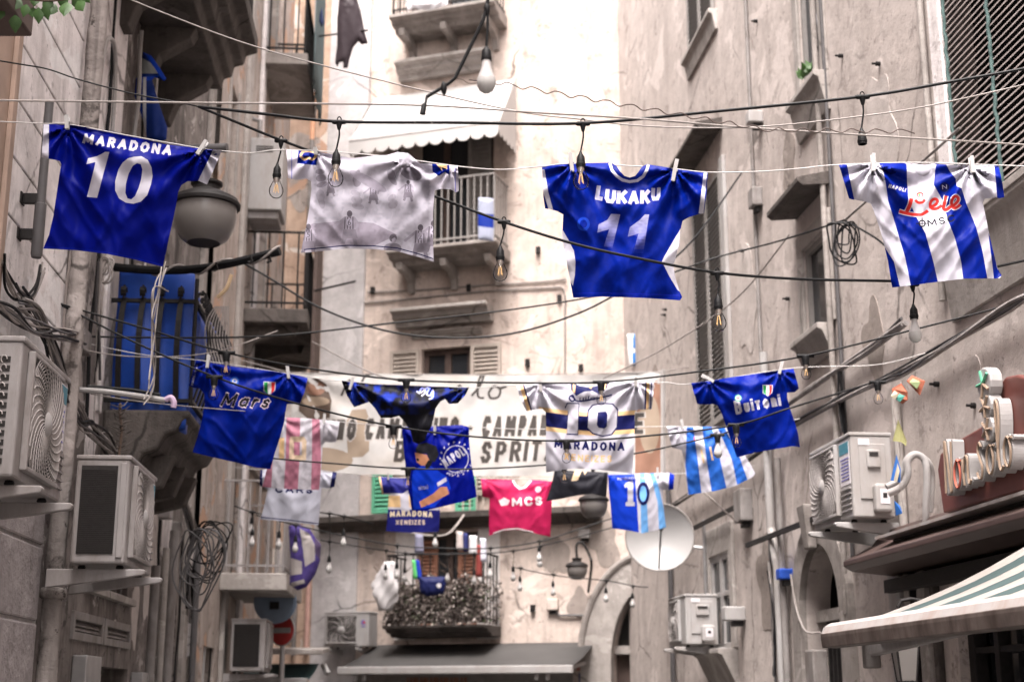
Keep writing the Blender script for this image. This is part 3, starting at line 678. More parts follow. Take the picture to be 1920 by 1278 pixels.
# low white casement window
u0, u1, z0, z1 = W6; m = MB(); md = (u0 + u1) / 2
for a, b in ((u0, md), (md, u1)):
    m = MB(); m.wbox(WR, a, a + .05, z0, z1, -.04, .012); m.wbox(WR, b - .05, b, z0, z1, -.04, .012); m.wbox(WR, a + .05, b - .05, z0, z0 + .06, -.04, .011); m.wbox(WR, a + .05, b - .05, z1 - .06, z1, -.04, .011); m.wbox(WR, a + .05, b - .05, (z0 * .45 + z1 * .55), (z0 * .45 + z1 * .55) + .05, -.04, .010)
    f = m.build("casement", M_white, bR, bevel=.004); MB().wbox(WR, a + .05, b - .05, z0, z1, -.02, -.015).build("pane", M_pane, f)
m = MB(); m.wbox(WR, u0 - .13, u0, z0, z1 + .28, .001, .04); m.wbox(WR, u1, u1 + .13, z0, z1 + .28, .001, .04); m.wbox(WR, u0, u1, z1, z1 + .28, .001, .038); m.build("surround", M_trim, bR, bevel=.008)
# big window with the slatted blind, top right
u0, u1, z0, z1 = W5
m = MB(); m.wbox(WR, u0, u1, z0 - .02, z0 + .03, .0, .13); sil = m.build("sill_plate", M_trim, bR, bevel=.005)
MB().wbox(WR, u1 + .0, u1 + .17, z0 - .1, z1 + .1, .001, .05).build("surround", M_wallA, bR, bevel=.008)
blind = thing("slatted_blind", "roll-down slatted blind with green cords over the top right window", "blind", WR.pt((u0 + u1) / 2, z0))
slats(WR, u0 + .02, u1 - .01, z0 + .04, z1 - .02, .02, .043, M_blind, blind, tilt=.026, thick=.010)
MB().wbox(WR, u0, u1, z0, z1, -.19, -.17).build("blind_dark_plate", M_dark, bR)  # added dark plate in place of shade behind the slats
for k, uu in enumerate((u1 - .03, u1 - .62, u1 - 1.2)):
    q = [WR.pt(uu + .006 * math.sin(j * 1.7), z0 + .03 + (z1 - z0) * j / 60, .03 + .004 * math.cos(j * 2.1)) for j in range(61)]
    MB().tube(q, [.009 + .003 * (j % 2) for j in range(61)], 7).build("green_cord", M_green, blind, smooth=True)
# arched doorway with keystone
oR = archloop(ra0 - .2, ra1 + .2, 0.0, rzs - .1, .74, 14)
m = MB(); v, f = cdt([oR, archR]); c = v[f].mean(axis=1); keep = inpoly(c, oR) & ~inpoly(c, archR)
m.add([WR.pt(p[0], p[1], .06) for p in v], [tuple(int(i) for i in q) for q in f[keep]])
for lp in (oR, archR):
    n = len(lp); m.add([WR.pt(p[0], p[1], .0) for p in lp] + [WR.pt(p[0], p[1], .06) for p in lp], [(i, (i + 1) % n, n + (i + 1) % n, n + i) for i in range(n)])
m.build("door_surround", M_stone, bR); uc = (ra0 + ra1) / 2
MB().hexa([WR.pt(uc - .06, rzs + .38, .06), WR.pt(uc + .06, rzs + .38, .06), WR.pt(uc + .06, rzs + .38, .13), WR.pt(uc - .06, rzs + .38, .13), WR.pt(uc - .09, rzs + .72, .06), WR.pt(uc + .09, rzs + .72, .06), WR.pt(uc + .09, rzs + .72, .17), WR.pt(uc - .09, rzs + .72, .17)]).build("keystone", M_stone, bR, bevel=.01)
MB().wbox(WR, ra0, ra1, uzR(1550, 1160)[1], uzR(1550, 1160)[1] + .09, -.18, -.08).build("transom", M_trim, bR)
gt = MB().wbox(WR, ra0, ra1, .05, .1, -.16, -.13).build("gate", M_iron, bR)
b0 = MB().wbox(WR, ra0 + .05, ra0 + .08, .1, uzR(1550, 1160)[1], -.16, -.13).build("bar", M_iron, gt); copies(b0, "bar", gt, [WR.d * (.1 * k) for k in range(1, int((ra1 - ra0) / .1))])
# pipes on the right wall
def rpipe(px, py, r, mat, z0, z1, o=.05, name="pipe"):
    u = uzR(px, py)[0]; return MB().tube([WR.pt(u, z0, o), WR.pt(u, z1, o)], r, 10).build(name, mat, bR, smooth=True)
rpipe(1566, 560, .024, M_stone, 2.2, TOP - .5); rpipe(1578, 560, .016, M_darkpipe, 2.5, TOP - 1, .03); rpipe(1428, 600, .018, M_pipe, 3.0, TOP - 1, .02)
rpipe(1752, 250, .022, M_trim, 4.0, TOP - .5, .03); rpipe(1700, 900, .03, M_trim, 1.2, 3.6, .04); rpipe(1455, 1200, .012, M_darkpipe, .5, 3.4, .02); rpipe(1263, 1000, .03, M_darkpipe, .5, 4.0)
u = uzR(1470, 1000)[0]
pts = [WR.pt(u, .3, .07), WR.pt(u, 2.55, .07), WR.pt(u + .02, 2.7, .07), WR.pt(u + .16, 3.0, .06), WR.pt(u + .18, 3.15, .06), WR.pt(u + .18, 4.6, .06)]
MB().tube(smoothpath(pts, 5), .038, 10).build("waste_pipe", M_white, bR, smooth=True)
MB().tube([WR.pt(u - .1, .3, .06), WR.pt(u - .1, 3.6, .06)], .03, 10).build("waste_pipe", M_pipe, bR, smooth=True)
# iron ledge bars
for (p, q) in (((1400, 1022), (1528, 968)), ((1300, 990), (1380, 965))):
    a, b = uzR(*p, .1), uzR(*q, .1); MB().bar(WR.pt(a[0], a[1], .1), WR.pt(b[0], a[1], .1), .03, .04).build("iron_rail", M_iron, bR)

# raised plaster repairs and small fixings on the old walls
rndw = random.Random(21)
def patch(W, px, py, r, mat, parent, o=.002, oz=1.4):
    u, z = W.uz(px, py); n = 48; ph = rndw.uniform(0, 6)
    am = [rndw.uniform(-.22, .22) for _ in range(5)]; p2 = [rndw.uniform(0, 6.28) for _ in range(5)]; rad = lambda a: r * (1 + sum(am[j] * math.sin((j + 2) * a + p2[j]) / (1 + .25 * j) for j in range(5)))
    lp = [(u + rad(2 * math.pi * k / n) * math.cos(2 * math.pi * k / n), z + oz * rad(2 * math.pi * k / n) * math.sin(2 * math.pi * k / n)) for k in range(n)]
    wpoly(MB(), W, lp, o - .0015, o + .003).build("plaster_patch", mat, parent)
M_patchlight = plaster("repair plaster pale", (0.54, 0.49, 0.465), (0.45, 0.405, 0.385), (0.3, 0.26, 0.24), 0.4, streak=.05)
M_patchdark = plaster("bare undercoat", (0.33, 0.285, 0.26), (0.25, 0.215, 0.195), (0.12, 0.1, 0.09), 0.6, streak=.1)
for px, py, r, m_ in ((1400, 560, .35, M_patchlight), (1650, 250, .3, M_patchlight), (1480, 300, .18, M_patchdark), (1690, 420, .22, M_patchdark), (1820, 780, .25, M_patchlight), (1440, 1090, .3, M_patchdark), (1240, 420, .5, M_patchlight), (1640, 640, .2, M_patchdark), (1225, 750, .3, M_patchdark), (1420, 880, .35, M_patchlight), (1590, 900, .16, M_patchdark)): patch(WR, px, py, r, m_, bR)
for px, py, r, m_ in ((1040, 1040, .2, M_patchdark), (1130, 1010, .24, M_patchdark), (700, 1010, .16, M_patchdark), (1085, 1130, .14, M_patchdark)): patch(WF, px, py, r, m_, bF)
for px, py, r, m_ in ((560, 320, .5, M_wallC), (550, 760, .4, M_patchlight), (575, 900, .35, M_frontgrey), (560, 1040, .3, M_patchlight)): patch(WF, px, py, r, m_, bF, .032)
for px, py, r, m_ in ((230, 480, .3, M_patchlight), (300, 1060, .25, M_patchlight), (150, 560, .12, M_patchlight), (380, 1180, .3, M_patchlight), (330, 980, .2, M_wallA), (270, 1150, .12, M_patchlight), (160, 700, .2, M_patchlight), (190, 820, .16, M_wallA), (420, 700, .3, M_patchlight)): patch(WL, px, py, r, m_, bB, OB + .002, 2.2)
for k, (px, py) in enumerate(((1420, 40), (1580, 105), (1540, 90), (1650, 120), (1395, 470), (1248, 590), (1480, 560), (1760, 720), (1830, 760), (1250, 580))):
    u, z = uzR(px, py); MB().lathe([(.018, 0), (.018, .03), (.009, .035), (.009, .06)], WR.pt(u, z, 0), 8, WR.n).build("wall_fixing", M_iron, bR)
for k, (px, py) in enumerate(((1000, 1140), (1050, 560), (1010, 470), (1120, 1110), (880, 540), (990, 680), (700, 545), (1090, 690))):
    u, z = uzF(px, py); MB().wbox(WF, u - .03, u + .03, z - .05, z + .05, 0, .05).build("wall_fixing", M_iron, bF)
MB().tube(smoothpath([WF.pt(*uzF(x, y), .02) for x, y in ((690, 548), (780, 545), (900, 536), (1000, 530), (1062, 524))], 4), .012, 6).build("facade_cable", M_pipe, bF)
MB().tube(smoothpath([WF.pt(*uzF(x, y), .02) for x, y in ((660, 570), (760, 562), (900, 548), (1030, 540), (1058, 545), (1060, 600), (1060, 700))], 4), .012, 6).build("facade_cable", M_pipe, bF)
MB().tube([WF.pt(*uzF(x, y), .03) for x, y in ((1042, 1146), (1050, 1153), (1118, 1153), (1118, 1135))], .018, 6).build("facade_cable", M_darkpipe, bF)
# boxes, conduits and strips that crowd the blackened wall
for px, py, w, h, d, m_ in ((300, 940, .16, .28, .1, M_acgrey), (322, 1000, .1, .2, .08, M_pipe), (350, 1200, .14, .3, .08, M_wallA), (228, 1010, .08, .5, .05, M_darkpipe), (140, 640, .2, .14, .08, M_pipe)):
    u, z = uzB(px, py); MB().wbox(WL, u - w / 2, u + w / 2, z - h / 2, z + h / 2, OB, OB + d).build("meter_box", m_, bB, bevel=.008)
for px, z0, z1, r, m_ in ((290, 1.0, 3.0, .012, M_black), (312, .6, 2.9, .016, M_white), (335, .4, 3.0, .01, M_black), (368, .4, 3.2, .02, M_dirtypipe), (384, .4, 4.8, .014, M_white), (398, .4, 5.5, .01, M_black), (240, 2.9, 6.2, .01, M_black), (170, 3.2, 6.2, .012, M_black), (225, 4.4, 6.3, .016, M_white)):
    u = uzB(px, 1000)[0] if z1 < 5 or px > 300 else uzB(px, 480)[0]; MB().tube([WL.pt(u + .012 * math.sin(k * 2.3), z0 + (z1 - z0) * k / 10, OB + .03 + r + .01 * math.cos(k * 1.7)) for k in range(11)], r, 7).build("wall_cable", m_, bB, smooth=True)

# ------------------------------------------------------------------ air conditioners
class Frame:
    "local frame: x along the fan face, y outwards, z up"
    def __init__(s, o, ex, ey): s.o = Vector(o); s.x = Vector(ex).normalized(); s.y = Vector(ey).normalized(); s.z = Vector((0, 0, 1))
    def __call__(s, x, y, z): return s.o + s.x * x + s.y * y + s.z * z
    def box(s, mb, x0, x1, y0, y1, z0, z1):
        return mb.hexa([s(x0, y0, z0), s(x1, y0, z0), s(x1, y1, z0), s(x0, y1, z0), s(x0, y0, z1), s(x1, y0, z1), s(x1, y1, z1), s(x0, y1, z1)])
M_tealprint = plain("teal print", (.05, .2, .26), .5); M_blueprint = plain("violet print", (.16, .15, .4), .5); M_paper = plain("label paper", (.62, .58, .6), .5)
def ac_unit(label, fr, w, h, d, fan_x, fan_r, near, mat=M_acgrey, simple=False, brackets=True, sticker=None, group="outdoor air conditioner units"):
    """fr origin = rear bottom corner, fan face at y=d; near: 'slots','coil','valve' = what the end at x=0 shows"""
    t = thing("air_conditioner", label, "air conditioner", fr(w / 2, d / 2, 0), group)
    fr.box(MB(), 0, w, 0, d, 0, h).build("casing", mat, t, bevel=.012)
    fr.box(MB(), -.006, w + .006, -.004, d + .008, h - .002, h + .022).build("top_cover", mat, t, bevel=.006)
    cz = h * .5; y = d + .002
    fr.box(MB(), fan_x - fan_r - .03, fan_x + fan_r + .03, d - .001, d + .006, .05, h - .03).build("fan_recess", M_fandark, t)
    m = MB()      # raised frame of the grille
    x0, x1, z0, z1 = fan_x - fan_r - .04, fan_x + fan_r + .04, .04, h - .02
    for q in ((x0, x0 + .02, z0, z1), (x1 - .02, x1, z0, z1), (x0 + .02, x1 - .02, z0, z0 + .02), (x0 + .02, x1 - .02, z1 - .02, z1)):
        fr.box(m, q[0], q[1], d, d + (.009 if q[0] > fan_x else .03), q[2], q[3])
    gr = m.build("grille_frame", mat, t, bevel=.005)
    m = MB(); nr = 7 if simple else 15
    lim = lambda x, z: (max(x0 + .015, min(x1 - .015, x)), max(z0 + .015, min(z1 - .015, z)))
    for k in range(1, nr + 1):
        rr = .05 + (fan_r * 1.28 - .05) * k / nr; q = []
        for j in range(49):
            a = 2 * math.pi * j / 48; xx, zz = lim(fan_x + rr * math.cos(a), cz + rr * math.sin(a)); q.append(fr(xx, d + .026, zz))
        m.tube(q, .0032, 4, False)
    ns = 10 if simple else 30
    for k in range(ns):
        q = []
        for j in range(9):
            s = j / 8; rr = .045 + (fan_r * 1.25 - .045) * s; a = 2 * math.pi * k / ns + .9 * s
            xx, zz = lim(fan_x + rr * math.cos(a), cz + rr * math.sin(a)); q.append(fr(xx, d + .03, zz))
        m.tube(q, .003, 4, False)
    m.build("fan_grille", M_wire, gr)
    m = MB()
    for k in range(5):      # fan blades behind the grille
        a = 2 * math.pi * k / 5
        pl = [(.05, a), (fan_r * .55, a + .25), (fan_r * .95, a + .35), (fan_r * .95, a + .9), (fan_r * .5, a + .8), (.05, a + .6)]
        m.prism([fr(fan_x + r_ * math.cos(b), d + .007, cz + r_ * math.sin(b)) for r_, b in pl], fr.y * .008)
    m.build("fan_blades", M_coil, gr)
    MB().lathe([(.0, .034), (.04, .03), (.055, .02), (.055, .0)], fr(fan_x, d + .012, cz), 20, fr.y).build("hub_cap", M_white if not simple else mat, gr, smooth=True)
    sx = (x1 + .03, w - .03) if w - x1 > x0 else (.03, x0 - .03)
    if sticker == 'tall':
        st = fr.box(MB(), sx[0], sx[1], d, d + .003, h * .42, h * .95).build("energy_label", M_paper, t)
        fr.box(MB(), sx[0] + .005, sx[1] - .005, d + .003, d + .005, h * .80, h * .94).build("label_band", M_tealprint, st)
        for k in range(7): fr.box(MB(), sx[0] + .012, sx[1] - .02 - .012 * (k % 2), d + .003, d + .005, h * (.73 - .042 * k), h * (.745 - .042 * k)).build("label_line", M_blueprint, st)
        for k in range(5): fr.box(MB(), sx[0], sx[1] + .01, d, d + .012, h * (.36 - .065 * k), h * (.372 - .065 * k)).build("rib", mat, t)
    elif sticker == 'emblem':
        MB().lathe([(0, .004), (.035, .004), (.035, 0)], fr((sx[0] + sx[1]) / 2, d, h * .72), 16, fr.y).build("maker_emblem", M_blueprint, t)
        MB().lathe([(0, .006), (.018, .006), (.018, 0)], fr((sx[0] + sx[1]) / 2 + .015, d, h * .72), 12, fr.y).build("emblem_dot", M_red, t)
        fr.box(MB(), (sx[0] + sx[1]) / 2 - .03, (sx[0] + sx[1]) / 2 + .03, d, d + .004, h * .58, h * .605).build("emblem_line", M_blueprint, t)
    if near == 'slots':
        n = 12; p = (h - .1) / n
        c = fr.box(MB(), -.004, .004, .03, d - .045, .05, .05 + p * .62).build("side_slot", M_coil, t); copies(c, "side_slot", t, [(0, 0, p * k) for k in range(1, n)])
        for k in range(n): 
            MB().tube([fr(-.006, d - .07 + .012 * math.cos(a * .7), .05 + p * (k + .3) + .016 * math.sin(a * .7)) for a in range(7)], .003, 4).build("coil_bend", M_wire, t)
    elif near == 'coil':
        fr.box(MB(), -.006, .003, .03, d - .06, .05, h - .035).build("condenser_fins", M_coil, t)
        m = MB()
        for k in range(44): fr.box(m, -.010, -.006, .032, d - .062, .06 + (h - .11) * k / 44, .06 + (h - .11) * k / 44 + .004)
        o = m.build("fin_edges", M_fandark, t); o["kind"] = "stuff"
        fr.box(MB(), -.012, 0, d - .045, d - .012, .03, h - .02).build("corner_post", mat, t, bevel=.004)
    elif near == 'valve':
        p = fr.box(MB(), -.01, .0, .05, d - .05, h * .22, h * .9).build("service_panel", mat, t, bevel=.006)
        fr.box(MB(), -.03, -.01, .09, d - .1, h * .60, h * .82).build("handle_plate", M_white, p, bevel=.008)
        fr.box(MB(), -.034, -.028, .105, d - .115, h * .74, h * .79).build("handle_slot", M_coil, p)
        v = fr.box(MB(), -.075, -.0, d * .14, d * .55, h * .05, h * .40).build("valve_cover", M_white, t, bevel=.02)
        fr.box(MB(), -.078, -.075, d * .22, d * .44, h * .15, h * .33).build("warning_label", M_paper, v)
        fr.box(MB(), -.080, -.078, d * .28, d * .38, h * .22, h * .28).build("warning_sign", M_coil, v)
        fr.box(MB(), -.013, -.01, d * .55, d * .82, h * .88, h * .96).build("rating_label", M_paper, t)
    if brackets:
        for x in (w * .14, w * .8):
            m = MB(); m.prism([fr(x - .02, yy, zz) for yy, zz in ((-.14, -.12), (d * .5, -.085), (d + .09, -.05), (d + .1, -.03), (d + .09, -.02), (-.14, -.02))], fr.x * .04); m.build("bracket", M_acgrey if mat is M_acgrey else M_white, t, bevel=.006)
            for yy in (.04, d - .04): MB().lathe([(.018, 0), (.022, .008), (.016, .02)], fr(x, yy, -.02), 10).build("rubber_foot", M_black, t)
    return t
def ac_on_wall(W, px, py_top, px_b, py_bot, h, d, gap, away=True, **k):
    "placed from where its near front corner stands in the street"
    u, z = W.uz(px_b, py_bot, gap + d)
    return Frame(W.pt(u, z, gap), W.d, W.n)
f1 = ac_on_wall(WL, 46, 641, 22.5, 893, .55, .28, .12); z1 = WL.uz(46, 641, .4)[1]
ac_unit("large air conditioner with slotted side at the left edge, nearest the camera", f1, .80, z1 - f1.o.z, .28, .36, .235, 'slots', sticker='tall')
f2 = ac_on_wall(WL, 243, 859, 231.5, 1056, .58, .28, .2); z1 = WL.uz(243.5, 860, .48)[1]
ac_unit("air conditioner with bare dark condenser fins, below the blue tarpaulin balcony", f2, .80, z1 - f2.o.z, .28, .36, .235, 'coil', sticker='tall')
f3 = ac_on_wall(WR, 1592, 814, 1602, 969, .55, .28, .12); z1 = WR.uz(1592, 816, .4)[1]
ac_unit("white air conditioner with valve cover, left of the red sign board", f3, .84, z1 - f3.o.z, .28, .53, .24, 'valve', mat=M_white, sticker='tall')
u, z = WF.uz(607, 1212, .45); f4 = Frame(WF.pt(u, z, .15), WF.d, WF.n); z1 = WF.uz(607, 1150, .45)[1]
ac_unit("small white air conditioner on the facade beside the planted balcony", f4, .68, z1 - z, .3, .27, .2, None, mat=M_white, simple=True, sticker='emblem')
u, z = WR.uz(1262, 1212, .4); f5 = Frame(WR.pt(u - .7, z, .1), WR.d, WR.n); z1 = WR.uz(1262, 1125, .4)[1]
ac_unit("air conditioner seen from its end beside the stone portal, below the satellite dish", f5, .75, z1 - z, .32, .45, .2, 'valve', mat=M_white, simple=True)
u, z = WL.uz(495, 1258, .48); f6 = Frame(WL.pt(u, z, .12), WL.d, WL.n); z1 = WL.uz(497, 1162, .48)[1]
ac_unit("low air conditioner with dark finned end under the far left balcony", f6, .7, z1 - z, .36, .35, .2, 'coil', simple=True)

# ------------------------------------------------------------------ street lanterns
def globe(label, c, s, arm=None, armmat=M_darkpipe, bowl=M_frosted):
    "c = centre of the bowl, s = bowl radius"
    t = thing("street_lantern", label, "lantern", c, "round street lanterns")
    MB().lathe([(s * .52, -s * .78), (s * .74, -s * .62), (s * .92, -s * .28), (s, .08 * s), (s * .98, s * .42)], c, 28, caps=False).build("bowl", bowl, t, smooth=True)
    MB().lathe([(s * .50, -s * .76), (s * .40, -s * .6)], c, 24).build("bowl_opening", M_coil, t)
    MB().lathe([(s * 1.0, s * .40), (s * 1.09, s * .42), (s * 1.10, s * .52), (s * 1.04, s * .60), (s * 1.02, s * .66), (s * .94, s * .70), (s * .62, s * .88), (s * .44, s * .92), (s * .42, s * 1.1), (s * .5, s * 1.16), (s * .5, s * 1.24), (s * .3, s * 1.28)], c, 28).build("cap", M_iron, t, smooth=True)
    if arm: MB().tube(arm, s * .15 if armmat is M_darkpipe else .018, 12).build("arm", armmat, t, smooth=True)
    return t
c = P(384, 412, 8.75); s = .205
a1 = P(300, 274, 8.75); a2 = P(426, 277, 8.75); zz = a2.z
globe("big grey bowl lantern hanging right of the left blue number ten jersey", c, s, [Vector((-2.68, 8.85, zz)), Vector((a2.x, 8.75, zz))])
MB_ = MB().tube([Vector((c.x, c.y, c.z + s * 1.2)), Vector((c.x, c.y, zz))], .012, 8).build("hanger", M_iron, bpy.data.objects["street_lantern"])
cy = 18.7; c = P(1082, 1070, cy); c2 = P(1108, 1050, cy)
u_, z_ = WF.uz(1108, 1110)
globe("small bowl lantern on a bent arm above the right end of the grey awning", c, .135, smoothpath([Vector((c.x, c.y, c.z + .17)), Vector((c.x, c.y, c.z + .34)), Vector((c.x + .08, c.y + .0, c.z + .36)), P(1105, 1040, cy), P(1109, 1060, cy), Vector((P(1109, 1100, cy).x, cy + .8, P(1109, 1100, cy).z))], 5), M_iron)
c = P(1113, 950, 13.2)
globe("dark bowl lantern hanging on a wire behind the black shirt", c, .13, [c + Vector((0, 0, .17)), c + Vector((0, 0, .42))], M_iron)
# framed lantern under the striped awning
c = P(1698, 1235, 7.6); t = thing("wall_lantern", "black framed tapering lantern under the striped awning", "lantern", c)
hw, hb, hh = .062, .04, .11
def sq(r, z): return [c + Vector((dx * r, dy * r, z)) for dx, dy in ((-1, -1), (1, -1), (1, 1), (-1, 1))]
for i in range(4):
    j = (i + 1) % 4; A, B = sq(hb, -hh), sq(hw, hh)
    MB().bar(A[i], B[i], .008, .008).build("frame_bar", M_iron, t)
    MB().add([A[i] * .98 + c * .02, A[j] * .98 + c * .02, B[j] * .98 + c * .02, B[i] * .98 + c * .02], [(0, 1, 2, 3)]).build("glass_panel", M_frosted, t)
MB().hexa(sq(hw * 1.12, hh) + sq(hw * .4, hh + .06)).build("roof", M_iron, t)
MB().hexa(sq(hb * 1.1, -hh - .012) + sq(hb * 1.1, -hh)).build("base", M_iron, t)
MB().lathe([(.004, -.05), (.014, -.035), (.006, -.02), (.012, 0)], c + Vector((0, 0, -hh - .01)), 10).build("finial", M_iron, t, smooth=True)
ur = WR.uz(1698, 1200)[0]; MB().tube(smoothpath([c + Vector((0, 0, hh + .06)), c + Vector((.05, 0, hh + .2)), WR.pt(WR.u_at_y(7.6), c.z + .12, 0)], 5), .01, 8).build("arm", M_iron, t)

# ------------------------------------------------------------------ awnings
def awning_strip(name, pts_back, pts_front, mat, parent, sag=.03, n=6, thick=.006):
    def fn(s, t):
        a = pts_back[0].lerp(pts_back[1], s); b = pts_front[0].lerp(pts_front[1], s); q = a.lerp(b, t); q = q.copy(); q.z -= sag * math.sin(math.pi * t); return q
    o = sheet(name, None, None, fn, 8, n, mat, thick); put(o, parent); return o
# striped awning bottom right
f0 = P(1574, 1180, 6.75); wdir = WR.d; f1_ = f0 - wdir * 3.4
d_in = WR.n * -1.0
def aw(sv, back): return f0 - wdir * sv + (d_in * 1.12 + Vector((0, 0, .50))) * back
t = thing("awning", "striped cream and teal awning with chipped white front bar, bottom right", "awning", f0)
NST = 15
for k in range(NST):
    s0, s1 = 3.4 * k / NST, 3.4 * (k + 1) / NST
    awning_strip("stripe", (aw(s0, 1), aw(s1, 1)), (aw(s0, .02), aw(s1, .02)), M_awncream if k % 2 == 0 else M_awnstripe, t, .045)
mb = MB(); prof = [(-.01, -.045), (.09, -.05), (.09, -.03), (.07, .012), (.04, .03), (0, .035), (-.015, .015)]
mb.prism([f0 + WR.n * o + Vector((0, 0, z)) for o, z in prof], -wdir * 3.4); bar_ = mb.build("front_bar", M_awnbar, t, bevel=.006)
mb = MB(); mb.prism([f0 + WR.n * o + Vector((0, 0, z)) for o, z in ((.02, -.085), (.088, -.082), (.093, -.035), (.093, -.018), (.02, -.025))], -wdir * 3.4); mb.build("bar_fascia", M_awndirt, bar_, bevel=.004)
mb = MB(); mb.prism([f0 + wdir * .012 + WR.n * o + Vector((0, 0, z)) for o, z in prof], -wdir * .011); mb.build("end_cap", M_white, bar_)
e0 = aw(.28, .04) + Vector((0, 0, -.1)); e1 = aw(1.55, .42) + Vector((0, 0, -.13)); e2 = aw(.5, .95) + Vector((0, 0, -.2))
MB().bar(e0, e1, .05, .10).build("folding_arm", M_acgrey, t, bevel=.008); MB().bar(e1, e2, .05, .09).build("folding_arm", M_acgrey, t, bevel=.008)
m = MB(); m.bar(e0 + Vector((0, 0, .1)), e0 - Vector((0, 0, .1)), .06, .07, up=(1, 0, 0)); m.build("elbow_bracket", M_pipe, t, bevel=.008)
MB().tube([aw(0, 1) + Vector((0, 0, .02)), aw(3.4, 1) + Vector((0, 0, .02))], .045, 12).build("roller", M_pipe, t, smooth=True)
# grey awning on the facade
def f_awning(label, pxl, pxr, yfront, ybackl, proj, mat, barmat, group=None, sidedrop=False):
    a = WF.uz(pxl, yfront, proj); b = WF.uz(pxr, yfront, proj); zb_ = WF.uz((pxl + pxr) / 2, ybackl, 0.02)[1]; z = (a[1] + b[1]) / 2
    t = thing("awning", label, "awning", WF.pt((a[0] + b[0]) / 2, z, proj))
    awning_strip("canopy", (WF.pt(a[0], zb_, .03), WF.pt(b[0], zb_, .03)), (WF.pt(a[0], z + .03, proj), WF.pt(b[0], z + .03, proj)), mat, t, .03)
    MB().wbox(WF, a[0] - .02, b[0] + .02, z - .05, z + .05, proj - .03, proj + .05).build("front_bar", barmat, t, bevel=.012)
    for uu in (a[0] + .2, a[0] + .32, b[0] - .5, b[0] - .35): MB().wbox(WF, uu, uu + .05, z - .13, z - .05, proj - .04, proj).build("bar_clip", M_white, t, bevel=.01)
    for uu in (a[0] + .1, b[0] - .1): MB().bar(WF.pt(uu, zb_ - .25, .0), WF.pt(uu, z, proj - .05), .03, .05).build("folding_arm", M_acgrey, t)
    return t
f_awning("plain grey awning with white front bar over the shop at street end", 637, 1072, 1255, 1207, 1.15, M_awngrey, M_white)
def w_awn(px, py, Y): return P(px, py, Y)
t = thing("awning", "small dark teal awning under the ledge at lower left", "awning", P(530, 1262, 17.5))
A, B, C, D = P(470, 1245, 18.3), P(598, 1244, 18.1), P(425, 1276, 16.9), P(576, 1276, 16.7)
awning_strip("canopy", (A, B), (C, D), M_awnteal, t, .02); MB().bar(C, D, .07, .07).build("front_bar", M_white, t, bevel=.01)
MB().bar(B + Vector((.05, 0, -.0)), B + Vector((.12, -.05, -.12)), .06, .06).build("bar_end", M_white, t, bevel=.01)
# white scalloped awning
t = thing("awning", "white scalloped awning over the upper balcony window of the facade", "awning", P(830, 240, 19.5))
pr = .8
a = WF.uz(655, 262, pr); b = WF.uz(935, 232, pr); uL, uRr = a[0], b[0]; zf = (a[1] + b[1]) / 2; zbk = WF.uz(760, 185, 0)[1] + .05
uLb, uRb = uL + .05, uRr - .02; nst = 22
for k in range(nst):
    s0, s1 = k / nst, (k + 1) / nst
    pb = (WF.pt(uLb + (uRb - uLb) * s0, zbk, .03), WF.pt(uLb + (uRb - uLb) * s1, zbk, .03)); pf = (WF.pt(uL + (uRr - uL) * s0, zf, pr), WF.pt(uL + (uRr - uL) * s1, zf, pr))
    awning_strip("canopy_panel", pb, pf, M_awnwhite, t, .02 + .006 * (k % 2))
nsc = 11
for k in range(nsc):
    s0, s1 = uL + (uRr - uL) * k / nsc, uL + (uRr - uL) * (k + 1) / nsc; rr = (s1 - s0) / 2; cc = (s0 + s1) / 2
    lp = [(s0, zf), (s1, zf), (s1, zf - .14)] + [(cc + rr * math.cos(math.pi * j / 8), zf - .14 - .09 * math.sin(math.pi * j / 8)) for j in range(1, 8)] + [(s0, zf - .14)]
    wpoly(MB(), WF, lp, pr + .004, pr + .010).build("scallop", M_awnwhite, t)
for uu, sgn in ((uL, -1), (uRr, 1)):
    lp = [(0.03, zbk), (pr, zf), (pr, zf - .14)]; nn = 5
    for j in range(nn):
        o0 = pr - pr * j / nn; o1 = pr - pr * (j + 1) / nn
        for q in range(1, 6): lp.append((o0 + (o1 - o0) * q / 6, zf - .14 - .07 * math.sin(math.pi * q / 6)))
        lp.append((max(.03, o1), zf - .14))
    MB().prism([WF.pt(uu, z, o) for o, z in lp], WF.d * (.006 * sgn)).build("side_cheek", M_awnwhite, t)
MB().tube([WF.pt(uL, zf, pr), WF.pt(uRr, zf, pr)], .018, 8).build("front_rod", M_white, t)

# ------------------------------------------------------------------ shop cornice and lit-letter sign, right
ucs = WR.uz(1600, 1040, .0)[0]
cor = thing("shop_cornice", "brown metal cornice over the shop under the red sign board", "cornice", WR.pt(ucs, 2.5))
zt = WR.uz(1660, 998, .30)[1]; ue = WR.u_at_y(4.2); uf = WR.uz(1592, 1062, .36)[0]
zt2 = WR.uz(1592, 1052, .36)[1]
m = MB(); wprofile(m, WR, ue, uf, [(.005, zt2 - .10), (.34, zt2 - .07), (.40, zt2 - .035), (.40, zt2 + .0), (.33, zt2 + .035), (.20, zt2 + .10), (.12, zt2 + .2), (.005, zt2 + .22)]); m.build("brown_moulding", M_bronze, cor, bevel=.006)
um_ = WR.uz(1640, 1006, .36)[0]
zpl = WR.uz(1640, 1006, .36)[1]
m = MB(); m.wbox(WR, ue, um_, zpl - .018, zpl, .005, .36); m.build("top_plate", M_awnbar, cor)
MB().wbox(WR, ue, um_ - .05, min(zt2 + .225, zpl - .05), zpl - .02, .005, .26).build("dark_fascia", M_coil, cor)
